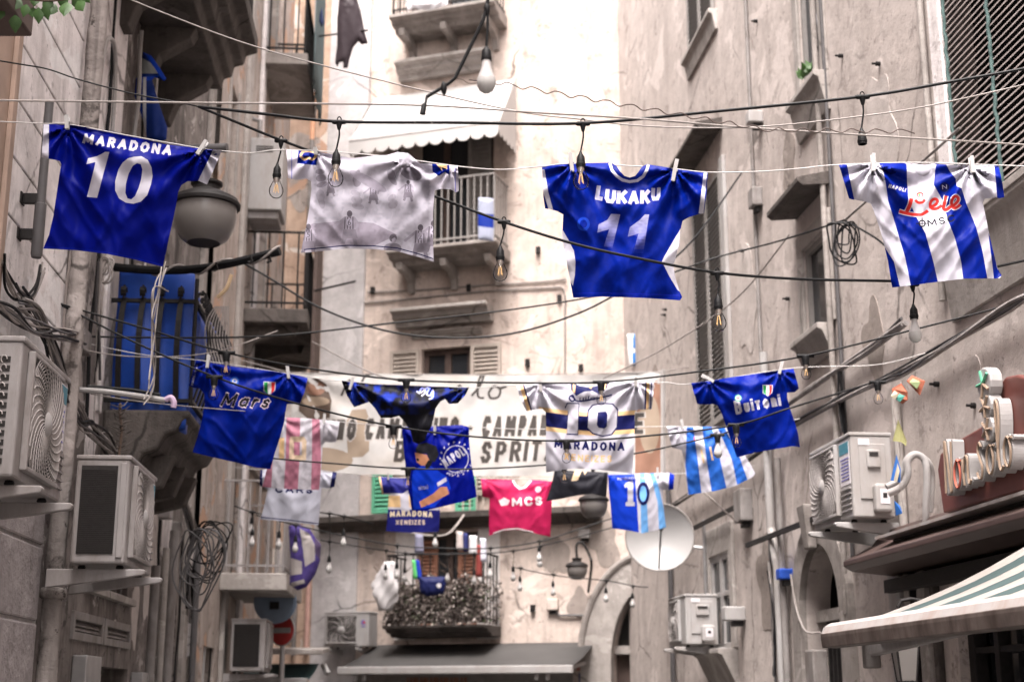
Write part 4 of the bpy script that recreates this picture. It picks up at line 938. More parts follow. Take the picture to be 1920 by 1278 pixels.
# sign board
def rs(px, py, o=.34): return WR.uz(px, py, o)
sign = thing("shop_sign", "red-brown board with white channel letters reading Non solo, right edge", "sign", WR.pt(rs(1850, 900)[0], rs(1850, 900)[1], .05))
# outline in the plane of the board, from the photograph's corners
bl = [(1768, 962), (1757, 880), (1762, 850), (1800, 822), (1838, 800), (1846, 790), (1868, 768), (1872, 722), (1885, 706), (1905, 702), (1925, 708), (1990, 735), (1990, 900)]
bl = [rs(x, y) for x, y in bl]
wpoly(MB(), WR, bl, .28, .34).build("board", M_signred, sign, bevel=.012)
# letters: script strokes, each letter a channel (white return) with a tube on its face
ax = rs(1798, 918)          # text start, far end
bx = rs(1922, 862)
tu = (bx[0] - ax[0]); tz = 0
cw = abs(tu) / 6.6; zb0 = ax[1] - .02; sgn = -1
LET = {'N': [[(0.05, 0.0), (.22, 1.35), (.3, 1.45), (.38, 1.3), (.62, .1), (.72, .0), (.8, .15), (1.0, 1.4)]],
       'o': [[(.75, .72), (.5, .8), (.2, .6), (.15, .25), (.4, .02), (.7, .15), (.82, .45), (.75, .72), (1.0, .75)]],
       'n': [[(.1, .75), (.18, .0)], [(.16, .4), (.45, .78), (.66, .7), (.62, .2), (.75, .0), (.95, .1)]],
       's': [[(.7, .85), (.5, .98), (.3, .8), (.45, .55), (.65, .3), (.5, .02), (.2, .05), (.08, .2)]],
       'l': [[(.2, .3), (.6, 1.2), (.62, 1.75), (.42, 1.85), (.35, 1.4), (.35, .3), (.5, .0), (.75, .1)]]}
ux = 0.0
for ch in "Non solo":
    if ch == ' ': ux += .5; continue
    for st in LET[ch]:
        q = smoothpath([Vector((x, y, 0)) for x, y in st], 5)
        pts = [WR.pt(ax[0] + sgn * (ux + p.x * .92) * cw, zb0 + p.y * cw * 1.55 + .02 * (ux / 6), .35) for p in q]
        let = MB(); hw_ = .014
        flat2 = [(ax[0] + sgn * (ux + p.x * .92) * cw, zb0 + p.y * cw * 1.55 + .02 * (ux / 6)) for p in q]
        for (ua_, za_), (ub_, zb_) in zip(flat2[:-1], flat2[1:]):
            L_ = math.hypot(ub_ - ua_, zb_ - za_) + 1e-6; nx_, nz_ = -(zb_ - za_) / L_ * hw_, (ub_ - ua_) / L_ * hw_
            wpoly(let, WR, [(ua_ + nx_, za_ + nz_), (ub_ + nx_, zb_ + nz_), (ub_ - nx_, zb_ - nz_), (ua_ - nx_, za_ - nz_)], .345, .41)
        for (ua_, za_) in flat2: wpoly(let, WR, [(ua_ + hw_ * math.cos(k * .785), za_ + hw_ * math.sin(k * .785)) for k in range(8)], .346, .409)
        lo = let.build("channel_letter", M_signwhite, sign)
        MB().tube([p + WR.n * .066 for p in pts], .0065, 6).build("neon_tube", M_signface if ch != 'o' or ux > 2 else plain("red neon tube", (.5, .14, .1), .35), lo, smooth=True)
    ux += .95 if ch != 'l' else .7
ec = rs(1872, 762, .35)
for k, (dx, dz, rr) in enumerate(((0, .12, .085), (.0, .0, .07), (.0, -.12, .07))):
    cc = WR.pt(ec[0] + dx, ec[1] + dz, .35)
    e_ = MB().lathe([(0, 0), (rr, 0), (rr, .07), (0, .07)], cc, 16, WR.n).build("emblem_lobe", M_signwhite, sign, bevel=.01)
    for q in range(5):
        aa = q * 1.256 + k; vv = WR.d * math.cos(aa) + Vector((0, 0, math.sin(aa)))
        MB().tube([cc + WR.n * .075, cc + WR.n * .075 + vv * rr * .85], .008, 6).build("petal_tube", M_greenshut if k == 0 and q < 3 else M_signface, e_, smooth=True)
# shop front below
u0, u1 = WR.u_at_y(4.5), WR.uz(1800, 1250)[0]
for k, (p, q) in enumerate(((u1 - .09, u1), (u1 - .42, u1 - .36), (u1 - .9, u1 - .84))):
    MB().wbox(WR, p, q, 0, 2.15, -.14, -.06).build("shopfront_mullion", M_iron, bR, bevel=.004)
for k, z in enumerate((1.62, 1.86, 2.08)): MB().wbox(WR, u0, u1 - .09, z, z + .035, -.13, -.07).build("shopfront_rail", M_iron, bR)
MB().wbox(WR, u0, u1 - .02, 0, 2.2, -.2, -.17).build("shopfront_glass", M_pane, bR)
for px, w, mm in ((1742, .12, M_trim), (1765, .06, M_stonedark), (1690, .2, M_white), (1722, .05, M_iron)):
    u = WR.uz(px, 1240)[0]; MB().wbox(WR, u - w, u, 0, 2.45, .001, .04 + w * .1).build("shop_pilaster", mm, bR, bevel=.006)
MB().wbox(WR, WR.u_at_y(4.3), WR.uz(1690, 1100)[0], 2.28, zt2 - .12, .001, .12).build("shop_fascia", M_coil, bR)

# ------------------------------------------------------------------ satellite dish
c = P(1237, 1006, 14.6); t = thing("satellite_dish", "white satellite dish in front of the stone portal", "satellite dish", c)
ax = Vector((-.12, -1, .12)).normalized(); rr = .345
prof = [(rr * k / 10, .13 * (k / 10) ** 2 - .13) for k in range(11)] + [(rr * 1.012, .004), (rr * 1.0, -.02)] + [(rr * k / 10, .13 * (k / 10) ** 2 - .15) for k in range(9, -1, -1)]
MB().lathe(prof, c, 40, ax, caps=False).build("reflector", M_dish, t, smooth=True)
x_ = ax.orthogonal().normalized(); y_ = ax.cross(x_); MB().tube([c + (x_ * math.cos(k * math.pi / 24) + y_ * math.sin(k * math.pi / 24)) * rr * 1.01 - ax * .004 for k in range(49)], .009, 6, False).build("rim", M_pipe, t, smooth=True)
MB().bar(c - ax * .14 + Vector((0, 0, -rr * .5)), c - ax * .14 + Vector((0, 0, rr * .5)), .05, .03).build("back_bracket", M_steel, t)
f0_ = c + ax * .30 + Vector((.02, 0, .02)); MB().tube([c + ax * -.02 + Vector((-.02, -.02, -rr * .97)), f0_], .008, 6).build("feed_arm", M_iron, t)
MB().lathe([(.018, 0), (.024, .03), (.018, .06)], f0_ - ax * .06, 10, ax).build("feed_horn", M_iron, t, smooth=True)
pu = WR.u_at_y(14.8); MB().tube([c - ax * .15, c - ax * .28, WR.pt(pu, c.z - .1, 0)], .022, 8).build("wall_mount", M_steel, t)
MB().tube([WR.pt(pu, c.z - .75, .06), WR.pt(pu, c.z + .2, .06)], .02, 8).build("mast", M_steel, t)

# ------------------------------------------------------------------ traffic signs, ledge, pipes at lower left
c = P(530, 1181, 16.5); t = thing("no_entry_sign", "red no-entry sign with white bar at lower left", "road sign", c)
ax = Vector((-.55, -1, 0)).normalized(); 
MB().lathe([(0, 0), (.165, 0), (.165, .012), (0, .012)], c, 30, ax).build("disc", M_red, t)
MB().lathe([(.165, -.002), (.178, -.002), (.178, .013), (.165, .013)], c, 30, ax, caps=False).build("rim", M_white, t)
sd = ax.cross(Vector((0, 0, 1))).normalized()
MB().hexa([c + ax * o + sd * s_ * .12 + Vector((0, 0, z)) for z in (-.03, .03) for o, s_ in ((.012, -1), (.012, 1), (.016, 1), (.016, -1))]).build("white_bar", M_white, t)
MB().tube([Vector((c.x, c.y + .03, 0)), Vector((c.x, c.y + .03, c.z + .7))], .03, 8).build("post", M_steel, t)
c = P(516, 1128, 16.2); t = thing("round_sign", "blue-grey round sign seen from behind above the no-entry sign", "road sign", c)
MB().lathe([(0, 0), (.24, 0), (.24, .014), (0, .014)], c, 30, Vector((.3, -1, 0)).normalized()).build("disc", M_bluesteel, t)
MB().box(c.x - .05, c.x + .05, c.y - .05, c.y - .015, c.z - .08, c.z + .0).build("clamp", M_iron, t)
A = P(503, 1226, 16.6); B = P(612, 1224, 17.9)
sh = MB(); sh.hexa([A, P(605, 1226, 16.9), P(618, 1222, 19.0), P(500, 1222, 19.0)] + [p + Vector((0, 0, .06)) for p in (A, P(605, 1226, 16.9), P(618, 1222, 19.0), P(500, 1222, 19.0))])
tag(sh.build("ledge", M_trim, None, bevel=.01), "thin pale ledge above the teal awning at lower left", "ledge")
for px, y0, y1, mt, lab, rr in ((574, 1085, 1225, M_pinkpipe, "salmon pink downpipe above the pale ledge at lower left", .035),):
    a, b = WF.uz(px, y0, .1), WF.uz(px, y1, .1); tag(MB().tube([WF.pt(b[0], b[1], .1), WF.pt(b[0], a[1] + .4, .1)], rr, 10).build("downpipe", mt, None, smooth=True), lab, "pipe")
u = WF.uz(587, 210, .12)[0]; z0, z1, z2, z3 = [WF.uz(587, y, .12)[1] for y in (700, 262, 175, -60)]
t = thing("downpipe", "white facade downpipe with an orange length, left of the scalloped awning", "pipe", WF.pt(u, z0, .12))
MB().tube([WF.pt(u, 2.2, .12), WF.pt(u, z1, .12)], .035, 10).build("lower_pipe", M_pipe, t, smooth=True); MB().tube([WF.pt(u, z1, .12), WF.pt(u, z2, .12)], .037, 10).build("orange_pipe", M_orangepipe, t, smooth=True); MB().tube([WF.pt(u, z2, .12), WF.pt(u, z3, .12)], .035, 10).build("upper_pipe", M_white, t, smooth=True)
# white conduit tube at left, with mauve end
a, b = P(162, 731, 7.9), P(310, 750, 7.9)
t = thing("conduit", "white sagging conduit with mauve bent end below the blue tarpaulin", "conduit", a)
MB().tube(smoothpath([a + Vector((-.5, 0, .02)), a, P(230, 738, 7.9), b], 5), .016, 8).build("tube", M_white, t, smooth=True)
MB().tube([a + Vector((0, .02, .025)), P(250, 731, 7.93), P(300, 740, 7.93)], .011, 6).build("black_cable", M_black, t)
MB().tube(smoothpath([b, P(320, 745, 7.9), P(326, 754, 7.9), P(325, 764, 7.9)], 4), .017, 8).build("bent_end", plain("mauve plastic", (.45, .33, .46), .5), t, smooth=True)
# thick pole wrapped with cables sticking out of the tarp balcony
t = thing("drying_pole", "black pole wrapped with cables reaching out from the blue tarpaulin balcony", "pole", P(380, 500, 9.3))
pl = [P(208, 500, 9.25), P(300, 507, 9.25), P(400, 500, 9.2), P(525, 471, 9.1)]
MB().tube(smoothpath(pl, 4), .03, 8).build("pole", M_black, t)
q = smoothpath(pl, 14); MB().tube([p + Vector((0, .035 * math.sin(i * .55), .035 * math.cos(i * .55))) for i, p in enumerate(q[8:])], .009, 6).build("wrapped_cable", M_greycable, t)
for px in (405, 470, 505): MB().tube([P(px, 492 if px < 450 else 478, 9.1), P(px + 3, 505 if px < 450 else 490, 9.1), P(px - 5, 508 if px < 450 else 492, 9.1)], .008, 6).build("hook", M_iron, t)
# dark wood screen on the far-left balcony and pole
a = WL.u_at_y(16.4)
tag(MB().wbox(WL, a, a + .9, 5.2, 7.3, .76, .81).build("wooden_screen", M_darkwood, None, bevel=.01), "dark brown wooden screen on the outer side of the middle far-left balcony", "screen")
a = WL.u_at_y(16.6); m = sheet("balcony_curtain", "dark teal curtain hanging on the topmost far-left balcony", "curtain", lambda s, tt: WL.pt(a + s * 1.6, 9.2 + tt * 2.6, .66 + .02 * math.sin(s * 30)), 30, 6, plain("dark teal canvas", (.08, .11, .115), .8))
MB_ = None
tag(MB().tube([P(585, 70, 17.2), P(690, 57, 16.6)], .012, 6).build("drying_rod", M_iron, None), "thin rod holding dark washing at the top beside the facade", "rod")
tag(MB().tube([P(590, 545, 16.4), P(667, 527, 16.2)], .014, 6).build("drying_rod", M_iron, None), "thin dark rod sticking out by the wooden screen", "rod")

YBAN = 15.2

# ------------------------------------------------------------------ printed text outlines (built-in font)
_tc = {}
def text_loops(s, bold=0.0, space=1.0):
    k = (s, bold, space)
    if k in _tc: return _tc[k]
    cu = bpy.data.curves.new("t", 'FONT'); cu.body = s; cu.dimensions = '2D'; cu.fill_mode = 'NONE'; cu.resolution_u = 3; cu.offset = bold; cu.space_character = space
    ob = bpy.data.objects.new("t", cu); COL.objects.link(ob)
    me = bpy.data.meshes.new_from_object(ob.evaluated_get(bpy.context.evaluated_depsgraph_get()))
    co = [v.co.copy() for v in me.vertices]; adj = {}
    for e in me.edges:
        a, b = e.vertices; adj.setdefault(a, []).append(b); adj.setdefault(b, []).append(a)
    seen = set(); loops = []
    for st in adj:
        if st in seen: continue
        lp = [st]; seen.add(st); cur = st
        while True:
            nx = [q for q in adj[cur] if q not in seen]
            if not nx: break
            cur = nx[0]; seen.add(cur); lp.append(cur)
        if len(lp) > 2: loops.append([(co[i].x, co[i].y) for i in lp])
    bpy.data.objects.remove(ob); bpy.data.curves.remove(cu); bpy.data.meshes.remove(me)
    xs = [p[0] for l in loops for p in l]; ys = [p[1] for l in loops for p in l]
    x0, x1, y0, y1 = min(xs), max(xs), min(ys), max(ys)
    r = [[((x - x0) / (x1 - x0), (y - y0) / (y1 - y0)) for x, y in l] for l in loops]; _tc[k] = r
    return r
def line_text(s, p0, p1, h, arch=0.0, shear=0.0, bold=0.02, space=1.0):
    "text between two baseline pixels, h tall, arch = sag of the middle"
    (xa, ya), (xb, yb) = p0, p1; L = math.hypot(xb - xa, yb - ya); dx, dy = (xb - xa) / L, (yb - ya) / L; out = []
    for l in text_loops(s, bold, space):
        q = []
        for (u, v) in l:
            a = u * L + shear * v * h; b = v * h; sg = arch * 4 * u * (1 - u)
            q.append((xa + dx * a + dy * b, ya + dy * a - dx * b + sg))
        out.append(q)
    return out
SK = {'M': (1.15, [[(0, 0), (.06, 1), (.5, .22), (.94, 1), (1, 0)]]), 'A': (1, [[(0, 0), (.5, 1), (1, 0)], [(.2, .32), (.8, .32)]]),
      'R': (.85, [[(0, 0), (0, 1), (.6, 1), (.92, .88), (.92, .62), (.6, .5), (0, .5)], [(.5, .5), (1, 0)]]), 'D': (.9, [[(0, 0), (0, 1), (.5, 1), (.9, .8), (1, .5), (.9, .2), (.5, 0), (0, 0)]]),
      'O': (1, [[(.5, 1), (.15, .86), (0, .5), (.15, .14), (.5, 0), (.85, .14), (1, .5), (.85, .86), (.5, 1)]]), 'N': (.9, [[(0, 0), (0, 1), (1, 0), (1, 1)]]), 'L': (.75, [[(0, 1), (0, 0), (1, 0)]]),
      'U': (.85, [[(0, 1), (0, .3), (.2, .03), (.8, .03), (1, .3), (1, 1)]]), 'K': (.85, [[(0, 0), (0, 1)], [(.95, 1), (.05, .42)], [(.35, .6), (1, 0)]]), 'C': (.9, [[(1, .78), (.72, 1), (.3, 1), (0, .7), (0, .3), (.3, 0), (.72, 0), (1, .22)]]),
      'S': (.8, [[(.95, .8), (.7, 1), (.25, 1), (.02, .78), (.25, .55), (.75, .45), (.98, .22), (.7, 0), (.25, 0), (.02, .2)]]), 'E': (.75, [[(1, 1), (0, 1), (0, 0), (1, 0)], [(0, .5), (.85, .5)]]), 'X': (.9, [[(0, 0), (1, 1)], [(0, 1), (1, 0)]]),
      'I': (.12, [[(.5, 0), (.5, 1)]]), 'Z': (.8, [[(0, 1), (1, 1), (0, 0), (1, 0)]]), 'P': (.8, [[(0, 0), (0, 1), (.65, 1), (.97, .86), (.97, .6), (.65, .45), (0, .45)]]), 'F': (.75, [[(0, 0), (0, 1), (1, 1)], [(0, .52), (.8, .52)]]),
      'B': (.85, [[(0, 0), (0, 1), (.6, 1), (.88, .86), (.88, .64), (.6, .52), (.95, .38), (.95, .12), (.65, 0), (0, 0)], [(0, .52), (.6, .52)]]), 'V': (.9, [[(0, 1), (.5, 0), (1, 1)]]), 'T': (.8, [[(0, 1), (1, 1)], [(.5, 1), (.5, 0)]]), '-': (.5, [[(0, .45), (1, .45)]]),
      'u': (.7, [[(0, .62), (0, .2), (.25, .03), (.75, .03), (1, .2), (1, .62)]]), 'i': (.1, [[(.5, 0), (.5, .62)], [(.5, .88), (.5, .9)]]), 't': (.7, [[(0, .62), (1, .62)], [(.5, .62), (.5, 0)]]),
      'o': (.75, [[(.5, .64), (.1, .5), (0, .3), (.1, .1), (.5, 0), (.9, .1), (1, .3), (.9, .5), (.5, .64)]]), 'n': (.7, [[(0, 0), (0, .62)], [(0, .38), (.45, .63), (.9, .52), (1, 0)]]),
      'a': (.7, [[(.95, .5), (.5, .64), (.1, .5), (0, .3), (.1, .1), (.5, 0), (.95, .15)], [(1, .64), (1, 0)]]), 'r': (.5, [[(0, 0), (0, .62)], [(0, .36), (.45, .62), (1, .58)]]), 's': (.6, [[(.95, .52), (.6, .64), (.1, .55), (.15, .38), (.85, .28), (.9, .08), (.5, 0), (0, .1)]]), ' ': (.45, []), 'Q': (1, [])}
def block_text(s, p0, p1, h, wt=.2, arch=0.0, shear=0.0, gap=.28):
    "bold sign lettering from letter skeletons; wt = stroke width as a share of the height"
    adv = [SK[c][0] for c in s]; tot = sum(adv) + gap * (len(s) - 1); (xa, ya), (xb, yb_) = p0, p1
    L = math.hypot(xb - xa, yb_ - ya); dx, dy = (xb - xa) / L, (yb_ - ya) / L; k = L / tot; w = wt * h; out = []; pen = 0
    def mp(u, v):
        a = u * k + shear * v * (h - w); b = w / 2 + v * (h - w); t = u / tot; sg = arch * 4 * t * (1 - t); return (xa + dx * a + dy * b, ya + dy * a - dx * b + sg)
    for c, ad in zip(s, adv):
        ins = w / 2 / k
        for pl in SK[c][1]:
            q = [mp(pen + (ins + x * (ad - 2 * ins) if ad > 2.2 * ins else x * ad), y) for x, y in pl]
            for a, b in zip(q[:-1], q[1:]):
                t = Vector((b[0] - a[0], b[1] - a[1])); t.normalize(); nx_, ny = -t.y * w / 2, t.x * w / 2; ex, ey = t.x * w * .36, t.y * w * .36
                out.append([(a[0] - ex + nx_, a[1] - ey + ny), (b[0] + ex + nx_, b[1] + ey + ny), (b[0] + ex - nx_, b[1] + ey - ny), (a[0] - ex - nx_, a[1] - ey - ny)])
        pen += ad + gap
    return out
def stroke(pts, w, n=5, close=False):
    "ribbon polygons along a smooth path (pixels)"
    q = smoothpath([Vector((x, y, 0)) for x, y in pts], n); out = []
    L, Rr = [], []
    for i, p in enumerate(q):
        t = q[min(i + 1, len(q) - 1)] - q[max(i - 1, 0)]; t.normalize(); nn = Vector((-t.y, t.x, 0)) * (w / 2)
        L.append((p.x + nn.x, p.y + nn.y)); Rr.append((p.x - nn.x, p.y - nn.y))
    for i in range(len(q) - 1): out.append([L[i], L[i + 1], Rr[i + 1], Rr[i]])
    return out
def ell(cx, cy, rx, ry, n=20, rot=0.0):
    c, s = math.cos(rot), math.sin(rot)
    return [(cx + rx * math.cos(a) * c - ry * math.sin(a) * s, cy + rx * math.cos(a) * s + ry * math.sin(a) * c) for a in [2 * math.pi * k / n for k in range(n)]]
def S(r, g, b):
    f = lambda c: (c / 255 / 12.92) if c / 255 <= .04045 else ((c / 255 + .055) / 1.055) ** 2.4
    return (f(r), f(g), f(b))
BLUE = (0.0005, 0.004, 0.165); BLUE2 = (0.0005, 0.010, 0.19); NAVY = (0.010, 0.012, 0.075); WHITE = (0.46, 0.447, 0.51); LILAC = (0.46, 0.435, 0.53); TAN = (0.62, 0.42, 0.22); BLACK = (0.012, 0.012, 0.016); RED = (0.55, 0.035, 0.03)

PEGS = []
def peg(px, py, Y, ang, label, h=.085, mat=None):
    c = P(px, py, Y); t = thing("clothespin", label, "clothespin", c, "clothespins holding the jerseys")
    mat = mat or M_peg; a = R(ang); ax = Vector((math.sin(a), 0, math.cos(a))); sd = Vector((math.cos(a), 0, -math.sin(a))); dp = Vector((0, 1, 0)); w = .0085
    for s_ in (-1, 1):
        lo = c - ax * h * .5; up = c + ax * h * .5; m = MB()
        q = [(lo, .0015, .006), (c, .0035, .008), (up, .010, .006)]
        for (A, oa, ta), (B, ob, tb) in zip(q[:-1], q[1:]):
            m.hexa([A + dp * s_ * oa - sd * w, A + dp * s_ * oa + sd * w, A + dp * s_ * (oa + ta) + sd * w, A + dp * s_ * (oa + ta) - sd * w, B + dp * s_ * ob - sd * w, B + dp * s_ * ob + sd * w, B + dp * s_ * (ob + tb) + sd * w, B + dp * s_ * (ob + tb) - sd * w])
        m.build("prong", mat, t)
    MB().tube([c + sd * (w + .002) - dp * .011, c + sd * (w + .002) + dp * .011], .003, 6).build("spring", M_steel, t)
    return t

def garment(name, label, cat, outline, Y, base, regions=(), sleeves=(), pins=(), swing=0.0, yaw=0.0, T=.028, fold=1.0, seed=0, grid=4.5, colfn=None, group="football jerseys hung across the street", neck=None, back=None, vert=1.0, opens=True):
    "double-layer garment: outline in photo pixels at Y metres; third value 1 = open edge (hem, cuff)"
    random.seed(seed)
    pts = []; closed = []
    n0 = len(outline)
    for i in range(n0):
        a, b = outline[i], outline[(i + 1) % n0]; L = math.hypot(b[0] - a[0], b[1] - a[1]); k = max(1, int(L / 7))
        for j in range(k):
            pts.append((a[0] + (b[0] - a[0]) * j / k, a[1] + (b[1] - a[1]) * j / k))
        if len(a) < 3: closed.append((a[:2], b[:2]))
    xs = [p[0] for p in pts]; ys = [p[1] for p in pts]; x0, x1, y0, y1 = min(xs), max(xs), min(ys), max(ys); w = x1 - x0; h = y1 - y0
    def field(v):
        x, y = v[:, 0], v[:, 1]; F = np.zeros(len(v))
        for k, (px, py) in enumerate(pins):
            dx, dy = x - px, np.maximum(y - py, .1); r = np.hypot(dx, dy) / w; th = np.arctan2(dx, dy)
            F += .026 * np.exp(-r / .30) * np.cos(11 * th + 1.3 * k + seed) * np.minimum(1, r / .05)
        for (ax, ay), (bx, by) in zip(pins[:-1], pins[1:]):
            s = np.clip((x - ax) / max(1, bx - ax), 0, 1); q = (y - (ay + (by - ay) * s + .10 * w * 4 * s * (1 - s))) / w
            F += .012 * np.sin(2 * np.pi * q * 5.5 + seed) * np.exp(-np.maximum(q, 0) * 4.5) * 4 * s * (1 - s)
        t = np.clip((y - y0) / h, 0, 1)
        nz = np.array([noise.noise(Vector((a / 60, b / 110, seed * 3.1))) for a, b in v]); nf = np.array([noise.noise(Vector((a / 17, b / 32, seed * 1.7))) for a, b in v])
        nx = np.array([noise.noise(Vector(((a + .6 * b) / 26, (b - .6 * a) / 80, seed * 5.3))) for a, b in v])
        xr, yr = x - (x0 + x1) / 2, y - y0
        rdg = lambda q, sd_: np.array([max(0.0, 1 - abs(noise.noise(Vector(((a - q * b) / (w * .11), (b + q * a) / (w * .42), sd_)))) * 2.2) ** 2 for a, b in zip(xr, yr)])
        wl = 1 / (1 + np.exp(xr / (.12 * w))); rg_ = rdg(.7, seed * 2.3) * wl + rdg(-.7, seed * 2.3 + 9) * (1 - wl)
        F += vert * .016 * t * np.sin(2 * np.pi * (x - x0) / w * 3.3 + nz * 2.5 + seed) + .022 * nz + .006 * nf + .013 * nx + .011 * rg_
        return F * fold * w / 300.0
    def thick(v):
        d = np.full(len(v), 1e9)
        for (a, b) in closed:
            a = np.array(a); b = np.array(b); ab = b - a; tt = np.clip(((v - a) @ ab) / max(ab @ ab, 1e-6), 0, 1); d = np.minimum(d, np.hypot(*(v - a - tt[:, None] * ab).T))
        return T * (1 - np.exp(-d / (.10 * w)))
    xc = (x0 + x1) / 2
    def world(v, side):
        F, th = field(v), thick(v); t = (v[:, 1] - y0) / h
        Yv = Y + swing * t * t + yaw * (v[:, 0] - xc) / w - (F + th if side < 0 else F * .8 - th - .003)
        return np.array([P(a, b, c) for (a, b), c in zip(v, Yv)])
    def inner(loop, g):
        out = []; j = 0; y = y0 + g * .6
        while y < y1:
            x = x0 + (g * .5 if j % 2 else 0)
            while x < x1: out.append((x + random.uniform(-.1, .1) * g, y + random.uniform(-.1, .1) * g)); x += g
            y += g * .87; j += 1
        a = np.array(out); m = inpoly(a, loop); return [tuple(p) for p in a[m]]
    root = thing(name, label, cat, P(xc, y0, Y), group)
    def dens(lp, step=6.0):
        o = []
        for i in range(len(lp)):
            a, b = lp[i], lp[(i + 1) % len(lp)]; k = max(1, int(math.hypot(b[0] - a[0], b[1] - a[1]) / step))
            o += [(a[0] + (b[0] - a[0]) * j / k, a[1] + (b[1] - a[1]) * j / k) for j in range(k)]
        return o
    flat = [dens(q) for rg in regions for q in rg[1]] + [dens(list(s_)) for s_ in sleeves]
    v, f = cdt([pts] + flat, inner(pts, grid)); c = v[f].mean(axis=1); keep = inpoly(c, pts); f = f[keep]; c = c[keep]
    cols = np.tile(np.array(base), (len(f), 1)); part = np.array(["body"] * len(f), dtype=object)
    for s_ in sleeves: part[inpoly(c, s_)] = "sleeve"
    sl_id = np.zeros(len(f), int)
    for k, s_ in enumerate(sleeves): sl_id[inpoly(c, s_)] = k + 1
    for rg in regions:
        m = np.zeros(len(f), bool)
        if len(rg) > 3 and rg[3] == 'any':
            for lp in rg[1]: m |= inpoly(c, lp)
        else:
            for lp in rg[1]: m ^= inpoly(c, lp)
        cols[m] = rg[0]
        if rg[2]: part[m] = rg[2]; sl_id[m] = 0
    w3 = world(v, -1)
    tri = w3[f]; nr = np.cross(tri[:, 1] - tri[:, 0], tri[:, 2] - tri[:, 0])
    flip = nr[:, 1] > 0; f[flip] = f[flip][:, ::-1]; nr[flip] *= -1
    vn = np.zeros_like(w3)
    for k in range(3): np.add.at(vn, f[:, k], nr)
    vn /= np.maximum(np.linalg.norm(vn, axis=1), 1e-12)[:, None]
    mult = colfn(v) if colfn else None
    keys = [str(p) + "|" + str(i) for p, i in zip(part, sl_id)]; keys = np.array(keys)
    def comps(ff):
        par = {}
        def find(a):
            while par.setdefault(a, a) != a: par[a] = par[par[a]]; a = par[a]
            return a
        for q in ff:
            a, b, c_ = (find(int(i)) for i in q); par[a] = b; par[find(int(q[1]))] = find(int(q[2]))
        return np.array([find(int(q[0])) for q in ff])
    def make(nm, fm, cm, verts, norms, mu, parent):
        used = np.unique(fm); rm = -np.ones(len(verts), int); rm[used] = np.arange(len(used)); ff = rm[fm]
        me = bpy.data.meshes.new(nm); me.from_pydata([tuple(p) for p in verts[used]], [], [tuple(int(i) for i in q) for q in ff]); me.update()
        at = me.color_attributes.new("print", 'FLOAT_COLOR', 'CORNER'); cc = np.ones((len(ff) * 3, 4)); cc[:, :3] = np.repeat(cm, 3, axis=0)
        if mu is not None: cc[:, :3] *= mu[fm.reshape(-1)]
        at.data.foreach_set("color", cc.reshape(-1).astype(np.float32))
        me.polygons.foreach_set("use_smooth", [True] * len(ff))
        if norms is not None: me.normals_split_custom_set_from_vertices([tuple(p) for p in norms[used]])
        me.materials.append(M_cloth); o = bpy.data.objects.new(nm, me); COL.objects.link(o); put(o, parent); return o
    for kx in dict.fromkeys(keys.tolist()):
        idx = np.nonzero(keys == kx)[0]; nm = kx.split("|")[0]
        if nm in ("sleeve", "round_emblem", "hem_stitching", "cuff_stitching", "sleeve_lettering"): make(nm, f[idx], cols[idx], w3, vn, mult, root); continue
        cp = comps(f[idx])
        for cid in dict.fromkeys(cp.tolist()):
            q = idx[cp == cid]
            pass
            make("letter_halo" if nm == "lettering_halo" else "letter" if "lettering" in nm else "digit" if nm == "number" else nm, f[q], cols[q], w3, vn, mult, root)
    bo = back or pts
    bo = [p[:2] for p in bo]
    bp = []
    for i in range(len(bo)):
        a, b = bo[i], bo[(i + 1) % len(bo)]; L = math.hypot(b[0] - a[0], b[1] - a[1]); k = max(1, int(L / 9))
        for j in range(k): bp.append((a[0] + (b[0] - a[0]) * j / k, a[1] + (b[1] - a[1]) * j / k))
    v2, f2 = cdt([bp], inner(bp, grid * 1.8)); c2 = v2[f2].mean(axis=1); f2 = f2[inpoly(c2, bp)]
    make("back_panel", f2, np.tile(np.array(base) * .9, (len(f2), 1)), world(v2, 1), None, None, root)
    return root

# ================================================================== row 1
out1 = [(82, 233), (91, 232), (127, 234), (160, 238), (215, 247), (270, 261), (315, 271), (352, 276), (380, 279), (402, 281), (416, 282, 1), (404, 311, 1), (388, 346), (372, 339), (352, 340), (340, 347), (334, 360), (330, 385), (326, 405), (318, 440), (312, 470), (305, 500, 1), (280, 494, 1), (255, 487, 1), (200, 476, 1), (140, 469, 1), (81, 466), (92, 440), (100, 405), (106, 365), (111, 330), (115, 308), (112, 302), (105, 300), (91, 298), (78, 295, 1)]
one1 = [(162, 308), (165, 297), (182, 293), (192, 288), (197, 285), (205, 285), (195, 322), (182, 371), (163, 369), (176, 318), (179, 304)]
z_o = [(240, 297), (251, 294), (265, 293), (277, 300), (284, 314), (286, 330), (283, 346), (276, 366), (264, 378), (250, 382), (236, 380), (223, 372), (216, 357), (216, 340), (222, 318), (230, 305)]
z_i = [(249, 311), (257, 306), (264, 308), (267, 318), (265, 335), (260, 352), (253, 368), (246, 374), (239, 372), (235, 362), (236, 345), (241, 326)]
